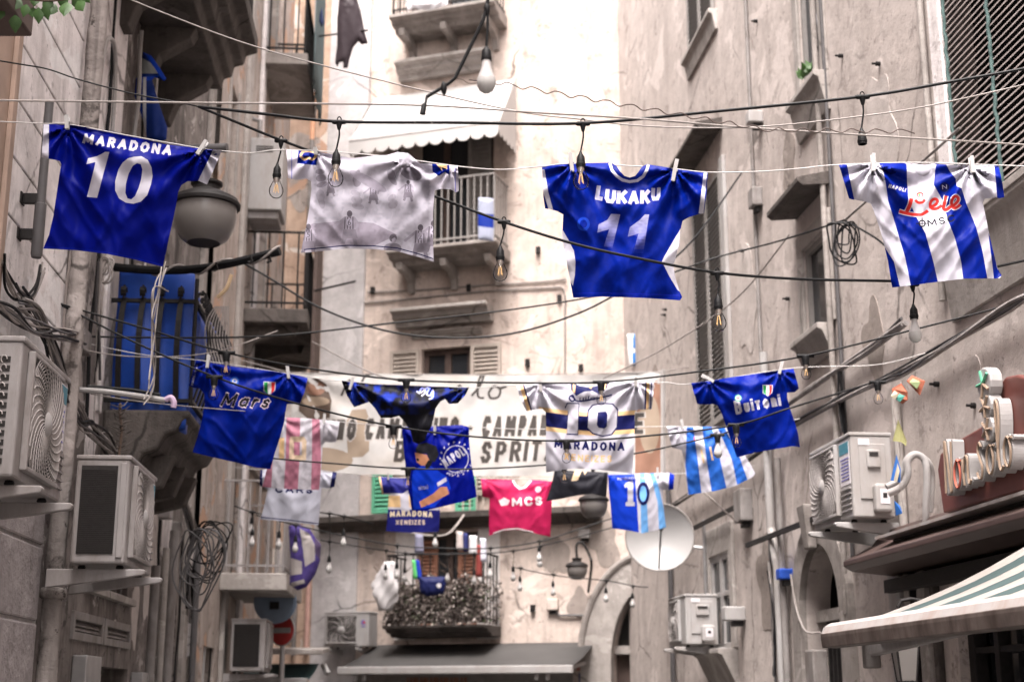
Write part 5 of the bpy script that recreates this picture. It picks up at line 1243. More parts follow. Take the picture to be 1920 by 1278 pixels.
garment("jersey", "blue jersey with white MARADONA and number 10, first at left", "jersey", out1, 6.0, BLUE,
        [(WHITE, [[(76, 230), (92, 230), (91, 300), (74, 298)], [(401, 278), (420, 279), (391, 350), (371, 340)]], "cuff"),
         (WHITE, block_text("MARADONA", (154, 269), (320, 292), 20, .26, 1, .1), "name_lettering", 'any'), (WHITE, [one1, z_o, z_i], "number"),
         ((.003, .010, .22), [[(80, 462), (140, 465), (200, 472), (255, 483), (306, 496), (306, 499), (255, 486), (200, 475), (140, 468), (80, 465)]], None)],
        [[(70, 225), (118, 228), (116, 310), (70, 300)], [(345, 270), (425, 275), (395, 350), (336, 350)]], [(127, 236), (378, 280)], .10, .0, seed=1)
peg(126, 230, 5.97, -4, "white clothespin on left shoulder of the Maradona number ten jersey at left", .062)
peg(379, 277, 5.97, 32, "white clothespin on right shoulder of the Maradona number ten jersey at left", .075)

out2 = [(537, 281), (575, 283), (600, 285), (630, 291), (660, 297), (700, 292), (725, 291), (745, 285), (765, 287), (780, 300), (787, 306), (820, 308), (858, 311, 1), (860, 340, 1), (860, 358), (855, 361), (845, 355), (828, 354), (815, 357), (812, 400), (812, 440), (813, 491, 1), (785, 482, 1), (745, 471, 1), (700, 467, 1), (650, 466, 1), (610, 470, 1), (580, 473, 1), (564, 474), (568, 452), (575, 420), (580, 390), (584, 355), (583, 340), (575, 335), (555, 337), (540, 334, 1)]
GR = (.25, .23, .275); LG = (.36, .335, .40); DG = (.13, .115, .14)
def man(x, y, s, num):
    r = [(LG, [[(x - .4 * s, y), (x + .4 * s, y), (x + .5 * s, y + s), (x - .5 * s, y + s)]], "printed_picture"),
         (LG, stroke([(x - .35 * s, y + .12 * s), (x - .75 * s, y + .45 * s), (x - 1.25 * s, y + .85 * s)], .2 * s, 4), "printed_picture", 'any'), (LG, stroke([(x + .38 * s, y + .12 * s), (x + .62 * s, y + .5 * s), (x + .6 * s, y + .95 * s)], .2 * s, 4), "printed_picture", 'any'),
         (GR, stroke([(x - .3 * s, y + 1.5 * s), (x - .5 * s, y + 2.1 * s)], .3 * s, 2) + stroke([(x + .35 * s, y + 1.5 * s), (x + .5 * s, y + 2.2 * s)], .3 * s, 2), "printed_picture", 'any'),
         (DG, [ell(x + .02 * s, y - .22 * s, .22 * s, .26 * s, 12)], "printed_picture"),
         (GR, [[(x - .45 * s, y + s), (x + .5 * s, y + s), (x + .65 * s, y + 1.7 * s), (x - .6 * s, y + 1.7 * s)]], "printed_picture")]
    for k in range(4): r.append((DG, [[(x + (-.36 + .2 * k) * s, y + .02 * s), (x + (-.29 + .2 * k) * s, y + .02 * s), (x + (-.33 + .22 * k) * s, y + .98 * s), (x + (-.42 + .22 * k) * s, y + .98 * s)]], "printed_picture"))
    r.append((LILAC, [ell(x, y + .45 * s, .24 * s, .3 * s, 12)], "printed_picture"))
    r.append((DG, line_text(num, (x - .12 * s, y + .68 * s), (x + .14 * s, y + .68 * s), .46 * s, 0, 0, .02), "printed_picture")); return r
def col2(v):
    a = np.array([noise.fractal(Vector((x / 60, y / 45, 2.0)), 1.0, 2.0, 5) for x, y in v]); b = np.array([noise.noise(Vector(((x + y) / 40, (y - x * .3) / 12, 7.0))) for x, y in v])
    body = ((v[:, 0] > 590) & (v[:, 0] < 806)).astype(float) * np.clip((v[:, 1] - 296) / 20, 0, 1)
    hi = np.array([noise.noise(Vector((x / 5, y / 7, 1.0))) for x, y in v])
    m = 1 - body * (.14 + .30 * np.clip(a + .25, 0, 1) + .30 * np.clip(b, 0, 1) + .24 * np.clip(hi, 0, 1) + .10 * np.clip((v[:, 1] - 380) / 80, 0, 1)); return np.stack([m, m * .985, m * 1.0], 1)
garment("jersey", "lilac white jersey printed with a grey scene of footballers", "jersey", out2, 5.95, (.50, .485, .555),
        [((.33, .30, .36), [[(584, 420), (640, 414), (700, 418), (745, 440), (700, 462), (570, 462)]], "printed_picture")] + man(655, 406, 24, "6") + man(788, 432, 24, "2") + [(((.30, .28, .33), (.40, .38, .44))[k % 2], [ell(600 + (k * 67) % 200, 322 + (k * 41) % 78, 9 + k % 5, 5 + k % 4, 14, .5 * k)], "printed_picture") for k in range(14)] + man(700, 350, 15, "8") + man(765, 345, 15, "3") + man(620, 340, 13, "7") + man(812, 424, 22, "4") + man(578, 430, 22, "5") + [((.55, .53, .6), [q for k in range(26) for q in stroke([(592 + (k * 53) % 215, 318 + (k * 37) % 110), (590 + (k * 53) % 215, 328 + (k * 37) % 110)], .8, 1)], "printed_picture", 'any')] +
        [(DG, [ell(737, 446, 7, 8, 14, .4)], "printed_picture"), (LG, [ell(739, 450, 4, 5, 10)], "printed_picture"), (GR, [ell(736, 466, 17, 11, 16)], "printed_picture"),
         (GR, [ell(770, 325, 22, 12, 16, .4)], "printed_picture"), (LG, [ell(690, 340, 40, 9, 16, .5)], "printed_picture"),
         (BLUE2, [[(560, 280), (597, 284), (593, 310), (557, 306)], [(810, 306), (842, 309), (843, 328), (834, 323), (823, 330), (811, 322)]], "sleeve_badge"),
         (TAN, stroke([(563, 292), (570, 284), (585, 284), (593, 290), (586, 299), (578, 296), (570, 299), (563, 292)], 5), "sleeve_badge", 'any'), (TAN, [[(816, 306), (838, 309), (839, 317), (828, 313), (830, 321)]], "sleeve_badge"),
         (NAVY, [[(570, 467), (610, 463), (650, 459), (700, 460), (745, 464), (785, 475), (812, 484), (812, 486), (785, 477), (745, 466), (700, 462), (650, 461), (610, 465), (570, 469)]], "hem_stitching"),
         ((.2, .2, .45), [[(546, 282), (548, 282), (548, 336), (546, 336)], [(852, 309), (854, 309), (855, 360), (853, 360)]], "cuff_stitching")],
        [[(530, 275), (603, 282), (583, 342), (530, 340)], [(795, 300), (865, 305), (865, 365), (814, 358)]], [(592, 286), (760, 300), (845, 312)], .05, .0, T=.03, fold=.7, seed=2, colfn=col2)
peg(592, 284, 5.93, -8, "white clothespin on the badge of the lilac printed jersey", .03)

neck3 = [(1146, 305), (1150, 318), (1158, 328), (1168, 335), (1180, 338), (1194, 336), (1204, 329), (1210, 318), (1213, 308)]
out3 = [(1016, 312), (1040, 310), (1072, 307), (1100, 306)] + neck3 + [(1240, 312), (1262, 316), (1300, 321), (1327, 323, 1), (1325, 360, 1), (1320, 400), (1308, 402), (1292, 407), (1280, 414), (1276, 430), (1273, 460), (1265, 490), (1262, 496), (1266, 520), (1274, 545), (1279, 557, 1), (1275, 563, 1), (1262, 562, 1), (1200, 558, 1), (1130, 556, 1), (1075, 558), (1073, 548), (1068, 520), (1060, 480), (1054, 445), (1055, 425), (1056, 402), (1045, 396), (1030, 392), (1022, 391, 1), (1019, 370, 1)]
back3 = [p[:2] for p in out3[:4]] + [(1146, 305), (1156, 311), (1163, 322), (1171, 330), (1181, 333), (1191, 330), (1198, 321), (1204, 312), (1213, 308)] + [p[:2] for p in out3[13:]]
col3_in = [(1157, 305), (1161, 316), (1168, 324), (1180, 329), (1192, 325), (1198, 316), (1202, 306)]
def band(path, w0, w1=None):
    "polygon strip hugging a path on its outer side"
    q = [Vector((x, y, 0)) for x, y in path]; o = []
    for i, p in enumerate(q):
        t = q[min(i + 1, len(q) - 1)] - q[max(i - 1, 0)]; t.normalize(); o.append((p.x - t.y * w0, p.y + t.x * w0))
    return [tuple(p) for p in path] + o[::-1]
m1 = [(1120, 436), (1122, 421), (1139, 412), (1146, 401), (1163, 402), (1148, 465), (1132, 462), (1140, 437), (1142, 430)]
m2 = [(1177, 444), (1181, 426), (1200, 412), (1209, 402), (1217, 402), (1206, 475), (1187, 474), (1197, 438)]
def grad(y0, y1, y2, base, top):
    def f(v):
        return np.ones((len(v), 3))
    return f
luk = []
for i, ch in enumerate("LUKAKU"):
    xa, xb = ((1115, 1130), (1133, 1153), (1156, 1176), (1178, 1198), (1200, 1219), (1221, 1238))[i]; yb = (375, 381, 383, 384, 383, 377)[i]; hh = (28, 27, 26, 26, 27, 25)[i]
    luk += block_text(ch, (xa, yb - (1 if i < 2 else 0)), (xb, yb + (2 if i < 2 else -1)), hh, .27, 0, -.05 if i < 2 else .1)
def hclip(poly, ya, yb_):
    for s_, lim in ((1, ya), (-1, -yb_)):
        o = []
        for i in range(len(poly)):
            a, b = poly[i], poly[(i + 1) % len(poly)]; da, db = s_ * a[1] - lim, s_ * b[1] - lim
            if da >= 0: o.append(a)
            if (da > 0) != (db > 0) and da != db: t = da / (da - db); o.append((a[0] + (b[0] - a[0]) * t, a[1] + (b[1] - a[1]) * t))
        poly = o
        if len(poly) < 3: return []
    return poly
gradn = []
for k in range(14):
    tt = min(1, max(0, (k - 1) / 11)); ya, yb_ = 395 + 6 * k, 401 + 6 * k; cc = tuple(a * (1 - tt) + b * tt for a, b in zip((.29, .285, .44), (.006, .02, .27)))
    clip = [hclip(m, ya, yb_) for m in (m1, m2)]; clip = [q for q in clip if len(q) > 2]; gradn.append((cc, clip, "number"))
def col3(v):
    a = np.array([noise.cell(Vector((x / 9, y / 9, 0))) for x, y in v]); rr = np.array([math.sin(math.hypot((x + (4 if int(y / 14) % 2 else 0)) % 16 - 8, y % 14 - 7) * 1.4) for x, y in v])
    m = 1 + .10 * rr; return np.stack([m, m, m], 1)
out_j3 = garment("jersey", "blue jersey with white LUKAKU and number 11 and pale side panels", "jersey", out3, 6.18, BLUE2,
        [(WHITE, [[(1012, 318), (1021, 318), (1028, 360), (1037, 393), (1029, 394), (1019, 362)], [(1320, 320), (1326, 320), (1319, 402), (1310, 400)]], "cuff_stripe"),
         (WHITE, [[(1052, 426), (1066, 450), (1076, 470), (1079, 490), (1078, 515), (1074, 536), (1066, 521), (1057, 480), (1050, 450)], [(1279, 424), (1262, 452), (1246, 480), (1241, 490), (1255, 518), (1270, 543), (1276, 548), (1269, 520), (1264, 496), (1268, 486)]], "side_panel"),
         (WHITE, [band(neck3[::-1], -5.5)], "collar"), ((.40, .39, .50), luk, "name_lettering", 'any')] + gradn +
        [((.01, .045, .43), [ell(1094, 420, 12, 13, 18), ell(1094, 420, 7, 8, 14)], "badge"), ((.005, .014, .28), [[(1075, 549), (1130, 548), (1200, 550), (1275, 553), (1275, 555), (1200, 552), (1130, 550), (1075, 551)]], None)],
        [[(1010, 300), (1082, 304), (1080, 340), (1058, 404), (1010, 395)], [(1262, 310), (1330, 318), (1325, 402), (1278, 416), (1258, 380)]], [(1075, 308), (1266, 318)], .06, .0, T=.04, fold=1.15, seed=3, back=back3, colfn=col3)
peg(1071, 305, 6.14, -6, "grey clothespin on left shoulder of the Lukaku jersey", .09, M_ledgrey); peg(1265, 320, 6.14, 12, "grey clothespin on right shoulder of the Lukaku jersey", .105, M_ledgrey)
o = garment("jersey_collar", "x", "x", [(1145, 304), (1165, 310), (1180, 311), (1198, 310), (1213, 307), (1212, 315), (1196, 321), (1180, 322), (1165, 320), (1149, 314)], 6.235, BLUE2, [(WHITE, [[(1145, 304), (1165, 310), (1180, 311), (1198, 310), (1213, 307), (1213, 310), (1198, 314), (1180, 315), (1165, 314), (1146, 308)]], None)], T=.002, fold=.1, grid=6) if False else None

neck4 = [(1706, 306), (1712, 318), (1722, 328), (1732, 331), (1742, 326), (1748, 316), (1750, 307)]
out4 = [(1573, 309), (1588, 308), (1640, 306), (1680, 306)] + neck4 + [(1780, 309), (1822, 310), (1868, 310), (1872, 310, 1), (1880, 345, 1), (1883, 370), (1873, 372), (1868, 370), (1846, 373), (1843, 380), (1848, 405), (1855, 440), (1862, 470), (1870, 500), (1878, 516, 1), (1875, 521, 1), (1866, 522, 1), (1810, 522, 1), (1760, 528, 1), (1700, 536, 1), (1673, 539), (1671, 530), (1665, 490), (1658, 460), (1650, 430), (1640, 400), (1633, 382), (1622, 378), (1610, 376), (1592, 373, 1)]
back4 = [p[:2] for p in out4[:4]] + [(1706, 306), (1728, 309), (1750, 307)] + [p[:2] for p in out4[11:]]
s1 = [(1647, 304), (1656, 320), (1661, 345), (1665, 375), (1680, 425), (1697, 482), (1709, 542), (1760, 535), (1750, 490), (1735, 437), (1717, 405), (1703, 372), (1701, 340), (1700, 304)]
s2 = [(1752, 304), (1753, 322), (1751, 347), (1767, 375), (1777, 412), (1790, 445), (1802, 490), (1807, 530), (1853, 530), (1842, 470), (1830, 425), (1812, 382), (1803, 353), (1794, 349), (1792, 335), (1780, 320), (1772, 304)]
lete = stroke([(1709, 372), (1706, 384), (1700, 397)], 7) + stroke([(1686, 396), (1696, 399), (1712, 402), (1728, 402), (1740, 395)], 6) + stroke([(1716, 375), (1722, 380), (1730, 379), (1734, 374)], 5) + \
       stroke([(1742, 389), (1752, 385), (1758, 378), (1754, 373), (1747, 376), (1744, 384), (1748, 391), (1757, 391), (1766, 385)], 5.5) + stroke([(1774, 367), (1771, 380), (1769, 391), (1775, 393), (1782, 387)], 6) + \
       stroke([(1782, 388), (1791, 383), (1797, 374), (1793, 368), (1787, 371), (1784, 381), (1788, 390), (1795, 388), (1800, 383)], 5.5)
lete_w = [list(x) for x in lete]
def fat(polys, d):
    o = []
    for lp in polys:
        cx = sum(p[0] for p in lp) / len(lp); cy = sum(p[1] for p in lp) / len(lp); o.append([(cx + (x - cx) * (1 + d / max(1, math.hypot(x - cx, y - cy))), cy + (y - cy) * (1 + d / max(1, math.hypot(x - cx, y - cy)))) for x, y in lp])
    return o
garment("jersey", "blue and white striped jersey with red Lete lettering, last at right", "jersey", out4, 5.88, WHITE,
        [(BLUE2, [[(1565, 304), (1587, 304), (1603, 380), (1588, 378)], [(1864, 305), (1880, 305), (1890, 374), (1870, 374)]], "cuff"), (BLUE2, [s1], "stripe"), (BLUE2, [s2], "stripe"),
         (BLUE2, [[(1654, 456), (1669, 545), (1688, 540), (1676, 490)], [(1853, 436), (1882, 514), (1864, 526), (1861, 500)]], "side_panel"), (WHITE, [band(neck4[::-1], -6)], "collar"),
         (WHITE, block_text("NAPOLI", (1665, 352), (1697, 360), 7.5, .24, 0, .1), "lettering", 'any'), (NAVY, [ell(1771, 351, 9, 9, 16)], "badge"), (WHITE, line_text("N", (1767, 355), (1776, 354), 8, 0, 0, .02), "badge"),
         (RED, [ell(1725, 365, 7, 5, 12), ell(1725, 366, 4.5, 3, 10)], "crest"), ((.05, .3, .1), [[(1722, 363), (1725, 363), (1725, 368), (1722, 368)]], "crest"),
         (WHITE, fat(lete, 1.8), "sponsor_lettering", 'any'), (RED, lete, "sponsor_lettering", 'any'),
         (BLACK, block_text("MSC", (1740, 425), (1791, 414), 13, .2, 1, 0), "sponsor_lettering", 'any'), (BLACK, [ell(1729, 419, 7, 7, 12), ell(1729, 419, 4.5, 4.5, 10)], "compass_emblem"), (BLACK, [[(1728, 408), (1730, 408), (1729.5, 430), (1728.5, 430)], [(1718, 418), (1718, 420), (1740, 419.6), (1740, 418.4)]], "compass_emblem", 'any')],
        [[(1565, 300), (1648, 300), (1644, 345), (1634, 382), (1570, 380)], [(1812, 302), (1885, 302), (1890, 375), (1844, 376), (1822, 345)]], [(1637, 308), (1820, 311)], .05, .0, T=.035, fold=1.2, seed=4, back=back4)
peg(1637, 305, 5.85, 3, "white clothespin on left shoulder of the striped Lete jersey", .08); peg(1822, 309, 5.85, -2, "white clothespin on right shoulder of the striped Lete jersey", .075)

# ================================================================== row 2
Y2 = 8.9
out5 = [(368, 675), (395, 680), (425, 685), (455, 689), (480, 692), (510, 695), (540, 700), (577, 708, 1), (571, 735, 1), (562, 757), (550, 757), (538, 757), (535, 775), (533, 790), (525, 820), (515, 850), (507, 879, 1), (480, 876, 1), (440, 866, 1), (400, 857, 1), (361, 847), (370, 820), (378, 790), (384, 760), (383, 738), (375, 728), (364, 727), (354, 722, 1)]
shield = lambda x, y, w, h: [(x, y), (x + w, y + .02 * h), (x + w * .92, y + h * .7), (x + w * .5, y + h), (x + w * .02, y + h * .72)]
def flag(x, y, w, h):
    G, Wt, Rd = (.02, .22, .06), (.62, .62, .62), (.5, .03, .03); sh = shield(x, y, w, h)
    cl = lambda a, b: [(min(max(p, x + a * w), x + b * w), q) for p, q in sh]
    return [(WHITE, fat([sh], 1.5), "badge"), (G, [cl(0, .33)], "badge"), (Wt, [cl(.33, .66)], "badge"), (Rd, [cl(.66, 1)], "badge")]
mars = block_text("Mars", (413, 761), (502, 765), 25, .18, 0, .4, .34)
garment("jersey", "blue jersey with black Mars lettering and tricolour shield, below the tarpaulin", "jersey", out5, Y2, BLUE2,
        flag(495, 716, 21, 22) + [((.55, .45, .48), fat(mars, 2.2), "sponsor_lettering", 'any'), (BLACK, mars, "sponsor_lettering", 'any'), ((.03, .12, .5), [ell(440, 714, 8, 8, 14)], "badge"), (WHITE, [ell(440, 714, 5, 5, 12), ell(440, 714, 2.5, 2.5, 10)], "badge"), (WHITE, line_text("MARS / Mars", (362, 722), (371, 684), 4, 0, 0, .02), "sleeve_lettering")],
        [[(345, 668), (392, 675), (386, 735), (345, 730)], [(528, 694), (585, 702), (566, 762), (537, 760)]], [(390, 680), (540, 700)], .1, .0, T=.05, fold=1.7, seed=5, grid=4)
peg(390, 677, Y2 - .04, 4, "white clothespin on left sleeve of the Mars jersey", .085); peg(540, 697, Y2 - .04, -10, "white clothespin on right shoulder of the Mars jersey", .085)

out6 = [(640, 713), (655, 715), (700, 720), (730, 721), (760, 722), (820, 725), (880, 725, 1), (873, 740, 1), (858, 756), (842, 757), (835, 748), (826, 752), (817, 765), (813, 785), (808, 800), (800, 815), (797, 825), (785, 832), (774, 828), (770, 808), (758, 790), (748, 779), (735, 783), (714, 783), (703, 765), (692, 753), (664, 763, 1), (650, 740, 1)]
def col6(v):
    a = np.array([noise.fractal(Vector((x / 16, y / 16, 5.0)), 1.0, 2.2, 4) for x, y in v]); s = np.clip(np.abs(v[:, 0] - 790) / 60, 0.12, 1) * (v[:, 1] < 775)
    m = np.clip((a + .1) * 4, 0, 1) * s; return np.stack([1 + m * 0, 1 + m * 1.6, 1 + m * 17], 1)
scr = stroke([(781, 733), (787, 736), (793, 733), (798, 728), (804, 726)], 3.2) + stroke([(790, 742), (796, 737), (797, 729), (790, 728), (786, 738)], 3) + stroke([(806, 727), (800, 738), (807, 741), (812, 730), (811, 744), (804, 748)], 3)
garment("jersey", "black and blue marbled jersey bunched up on the line", "jersey", out6, Y2 + .1, BLACK, [(WHITE, scr, "script_lettering", 'any')],
        [[(632, 705), (700, 716), (693, 755), (632, 768)], [(822, 718), (890, 718), (862, 762), (834, 752)]], [(659, 717), (870, 727)], .0, .0, T=.06, fold=2.4, seed=6, grid=4, colfn=col6)
peg(659, 719, Y2 + .06, 14, "white clothespin on left sleeve of the bunched black jersey", .08)

out8 = [(968, 722), (1000, 720), (1040, 718), (1072, 717), (1085, 720), (1105, 723), (1125, 720), (1138, 716), (1170, 716), (1200, 716), (1226, 716, 1), (1225, 740, 1), (1222, 767), (1212, 767), (1197, 767), (1191, 772), (1190, 800), (1188, 850), (1186, 888, 1), (1160, 884, 1), (1120, 880, 1), (1080, 878, 1), (1050, 881, 1), (1024, 885), (1023, 840), (1024, 800), (1023, 772), (1017, 766), (1005, 767), (987, 771, 1), (976, 748, 1)]
n1 = [(1060, 766), (1064, 757), (1085, 757), (1083, 813), (1063, 812), (1066, 771)]
n0o = [(1104, 770), (1112, 760), (1130, 757), (1148, 758), (1157, 768), (1156, 800), (1146, 813), (1130, 816), (1112, 811), (1102, 801)]; n0i = [(1121, 772), (1136, 771), (1139, 777), (1138, 799), (1133, 803), (1122, 801), (1119, 796)]
tb = lambda ya, yb: [(1010, ya - 2), (1060, ya + 5), (1110, ya + 9), (1160, ya + 7), (1200, ya + 4), (1200, yb + 4), (1160, yb + 7), (1110, yb + 9), (1060, yb + 5), (1010, yb - 2)]
garment("jersey", "white jersey with navy band, number 10 and MARADONA XENEIZES, mid row", "jersey", out8, Y2, WHITE,
        [(TAN, [tb(764, 772)], "band"), (NAVY, [tb(772, 799)], "band"), (TAN, [tb(799, 807)], "band"), (NAVY, fat([n1], 2.6) + fat([n0o], 2.6), "number", 'any'), (WHITE, [n1, n0o], "number"), (NAVY, [fat([n0i], 0)[0]], "number"),
         (NAVY, [[(1070, 715), (1086, 723), (1105, 726), (1124, 722), (1140, 714), (1139, 726), (1126, 740), (1110, 732), (1095, 734), (1080, 742), (1071, 730)]], "collar"), (TAN, [[(1074, 718), (1079, 722), (1078, 737), (1074, 735)], [(1132, 718), (1137, 717), (1136, 727), (1131, 733)], [(1098, 720), (1105, 722), (1115, 718), (1108, 729)]], "collar"),
         (NAVY, stroke([(1070, 741), (1078, 748), (1072, 752), (1067, 745), (1074, 741), (1085, 752), (1140, 742), (1147, 739)], 3) + [q for q in line_text("uilme", (1086, 751), (1132, 748), 9, 1, .2, .03)], "sponsor_lettering", 'any'),
         (NAVY, block_text("MARADONA", (1039, 839), (1171, 845), 17, .24, 2), "name_lettering", 'any'), (TAN, block_text("XENEIZES", (1057, 861), (1147, 866), 13, .22, 2), "name_lettering", 'any'),
         (TAN, [[(972, 718), (979, 718), (996, 773), (990, 774)], [(1213, 712), (1218, 712), (1216, 770), (1211, 770)]], "cuff"), (NAVY, [[(979, 718), (982, 718), (999, 773), (996, 773)], [(1210, 712), (1213, 712), (1211, 770), (1208, 770)], [(1221, 712), (1223, 712), (1220, 770), (1218, 770)]], "cuff")],
        [[(960, 715), (1030, 712), (1024, 775), (980, 775)], [(1190, 708), (1232, 708), (1228, 772), (1190, 775)]], [(1011, 720), (1193, 716)], .06, .0, T=.045, fold=1.5, seed=8, grid=4)
peg(1013, 724, Y2 - .05, -8, "pale clothespin on left shoulder of the white banded number ten jersey", .07, M_ledgrey); peg(1192, 716, Y2 - .05, 3, "pale clothespin on right shoulder of the white banded number ten jersey", .06, M_ledgrey)

out9 = [(1296, 718), (1330, 714), (1370, 707), (1420, 700), (1460, 694), (1488, 691, 1), (1492, 705, 1), (1498, 728), (1490, 735), (1476, 736), (1476, 745), (1481, 765), (1490, 790), (1497, 815), (1500, 838, 1), (1485, 836, 1), (1450, 842, 1), (1415, 848, 1), (1382, 857), (1372, 830), (1362, 800), (1352, 772), (1344, 758), (1335, 757), (1325, 758), (1307, 757, 1)]
buit = block_text("Buitoni", (1380, 777), (1464, 761), 26, .19, -1, 0, .3)
garment("jersey", "blue jersey with white Buitoni lettering, tilted, at right", "jersey", out9, Y2 - .1, BLUE2,
        flag(1431, 722, 17, 19) + [(WHITE, buit, "sponsor_lettering", 'any'), ((.05, .3, .14), [ell(1384, 746, 6.5, 6.5, 14)], "badge"), (WHITE, [ell(1384, 746, 5, 5, 12)], "badge"), (RED, [ell(1384, 746, 2, 2, 8)], "badge"), ((.003, .01, .2), [[(1375, 709), (1400, 712), (1432, 705), (1450, 698), (1420, 702)]], "collar")],
        [[(1290, 712), (1348, 708), (1346, 758), (1295, 762)], [(1464, 688), (1495, 686), (1502, 735), (1474, 738)]], [(1330, 714), (1463, 694)], .08, .0, T=.05, fold=1.5, seed=9, grid=4)
peg(1327, 709, Y2 - .15, -60, "white clothespin lying over left shoulder of the Buitoni jersey", .085); peg(1464, 689, Y2 - .15, 18, "white clothespin on right shoulder of the Buitoni jersey", .085)

# ================================================================== row 3
Y3 = 10.9
out7 = [(753, 800), (785, 800), (830, 798), (865, 796), (879, 800), (880, 830), (884, 870), (890, 900), (894, 931, 1), (870, 939, 1), (830, 949, 1), (800, 956, 1), (772, 957), (768, 930), (762, 890), (757, 840)]
SKIN = (.42, .19, .11)
garment("jersey", "royal blue shirt printed with a player portrait and round NAPOLI emblem", "jersey", out7, Y3 - .3, BLUE,
        [((.004, .03, .42), [[(775, 880), (800, 868), (815, 878), (840, 895), (845, 915), (815, 950), (775, 955), (772, 900)]], "printed_portrait"), (BLACK, [[(779, 842), (784, 832), (800, 829), (818, 836), (823, 852), (815, 866), (805, 862), (800, 850), (782, 850)]], "printed_portrait"),
         (SKIN, [[(778, 848), (800, 852), (805, 862), (800, 873), (790, 872), (781, 866)], [(838, 912), (842, 925), (812, 942), (790, 951), (786, 940), (812, 925), (826, 912)]], "printed_portrait"), (BLACK, [[(803, 862), (812, 864), (806, 876), (798, 880), (797, 872)], [(781, 858), (786, 860), (785, 865), (781, 863)]], "printed_portrait"),
         (WHITE, [[(819, 905), (836, 894), (838, 901), (821, 912)]], "printed_portrait"), (WHITE, line_text("uitoni", (785, 918), (803, 916), 8, 0, 0, .03), "printed_portrait"),
         (WHITE, [ell(855, 860, 24, 26, 24, .2), ell(855, 860, 22.5, 24.5, 24, .2)], "round_emblem"), (WHITE, block_text("NAPOLI", (836, 876), (876, 850), 17, .17), "round_emblem", 'any'), (WHITE, [q for k in range(18) for q in [[(855 + 27 * math.cos(k * .349), 860 + 29 * math.sin(k * .349)), (855 + 31 * math.cos(k * .349), 860 + 33 * math.sin(k * .349)), (855 + 31 * math.cos(k * .349 + .12), 860 + 33 * math.sin(k * .349 + .12))]]], "round_emblem"), (WHITE, line_text("FORZA", (843, 892), (878, 880), 6, 2, 0, .02), "round_emblem")],
        [], [(760, 803), (815, 800), (876, 800)], .05, .0, T=.05, fold=1.3, seed=7, grid=3.6)
peg(815, 806, Y3 - .34, 0, "pale clothespin on the royal blue portrait shirt", .07, M_ledgrey)

out10 = [(1250, 799), (1300, 800), (1350, 799), (1364, 801), (1385, 835), (1398, 855), (1408, 872), (1416, 887, 1), (1412, 893, 1), (1380, 910, 1), (1340, 920, 1), (1290, 927), (1287, 900), (1282, 860), (1278, 843), (1270, 841), (1260, 839, 1)]
LB = (.02, .10, .42)
def col10(v):
    a = np.array([noise.fractal(Vector((x / 9, y / 9, 9.0)), 1.0, 2.2, 3) for x, y in v]); m = 1 + .35 * a; return np.stack([np.clip(m, .7, 1.3)] * 3, 1)
garment("jersey", "blue and white striped jersey with tan number, behind the Buitoni jersey", "jersey", out10, Y3, (.42, .41, .47),
        [(LB, [[(1288, 800), (1300, 800), (1308, 860), (1316, 930), (1291, 930), (1285, 870)], [(1316, 798), (1334, 798), (1350, 860), (1363, 918), (1335, 924), (1326, 870)], [(1344, 798), (1357, 798), (1388, 860), (1402, 900), (1382, 908), (1372, 860)]], "stripe"), (TAN, line_text("11", (1318, 868), (1338, 862), 26, 0, .1, .03), "number"), (RED, [[(1301, 818), (1303, 818), (1304, 826), (1302, 826)]], "badge")],
        [[(1245, 795), (1285, 796), (1282, 844), (1250, 845)]], [(1278, 800), (1355, 800)], .05, .0, T=.05, fold=1.4, seed=10, grid=3.6, colfn=col10)
peg(1279, 795, Y3 - .05, -8, "white clothespin on the striped jersey behind the Buitoni jersey", .08)

out11 = [(505, 780), (530, 782), (560, 783), (600, 786), (637, 790, 1), (633, 815, 1), (630, 828), (620, 829), (610, 828), (605, 834), (603, 870), (598, 918, 1), (560, 917, 1), (520, 915, 1), (492, 912), (500, 880), (510, 840), (516, 815), (500, 815), (490, 806, 1)]
PK = (.36, .145, .20)
def col11(v):
    a = np.array([noise.fractal(Vector((x / 8, y / 10, 3.0)), 1.0, 2.2, 3) for x, y in v]); return np.stack([np.clip(1 + .5 * a, .6, 1.3)] * 3, 1)
garment("jersey", "white jersey with dusky pink stripes and tan number 10, half behind the Mars jersey", "jersey", out11, Y3, (.42, .40, .44),
        [(PK, [[(537, 775), (563, 778), (562, 850), (558, 925), (532, 925), (536, 850)], [(585, 780), (599, 782), (602, 850), (600, 925), (583, 925), (585, 850)], [(500, 775), (516, 777), (512, 850), (508, 925), (488, 925), (500, 860)]], "stripe"),
         (TAN, line_text("1", (523, 862), (533, 862), 42, 0, 0, .03), "number"), ((.55, .42, .30), [[(545, 818), (570, 818), (575, 826), (574, 862), (542, 862), (543, 824)], [(551, 828), (566, 828), (566, 853), (551, 853)]], "number")],
        [[(602, 780), (640, 785), (633, 830), (606, 832)]], [(525, 783), (607, 788)], .05, .0, T=.04, fold=1.2, seed=11, grid=3.6, colfn=col11)
peg(608, 785, Y3 - .05, 2, "white clothespin on the pink striped jersey", .08)

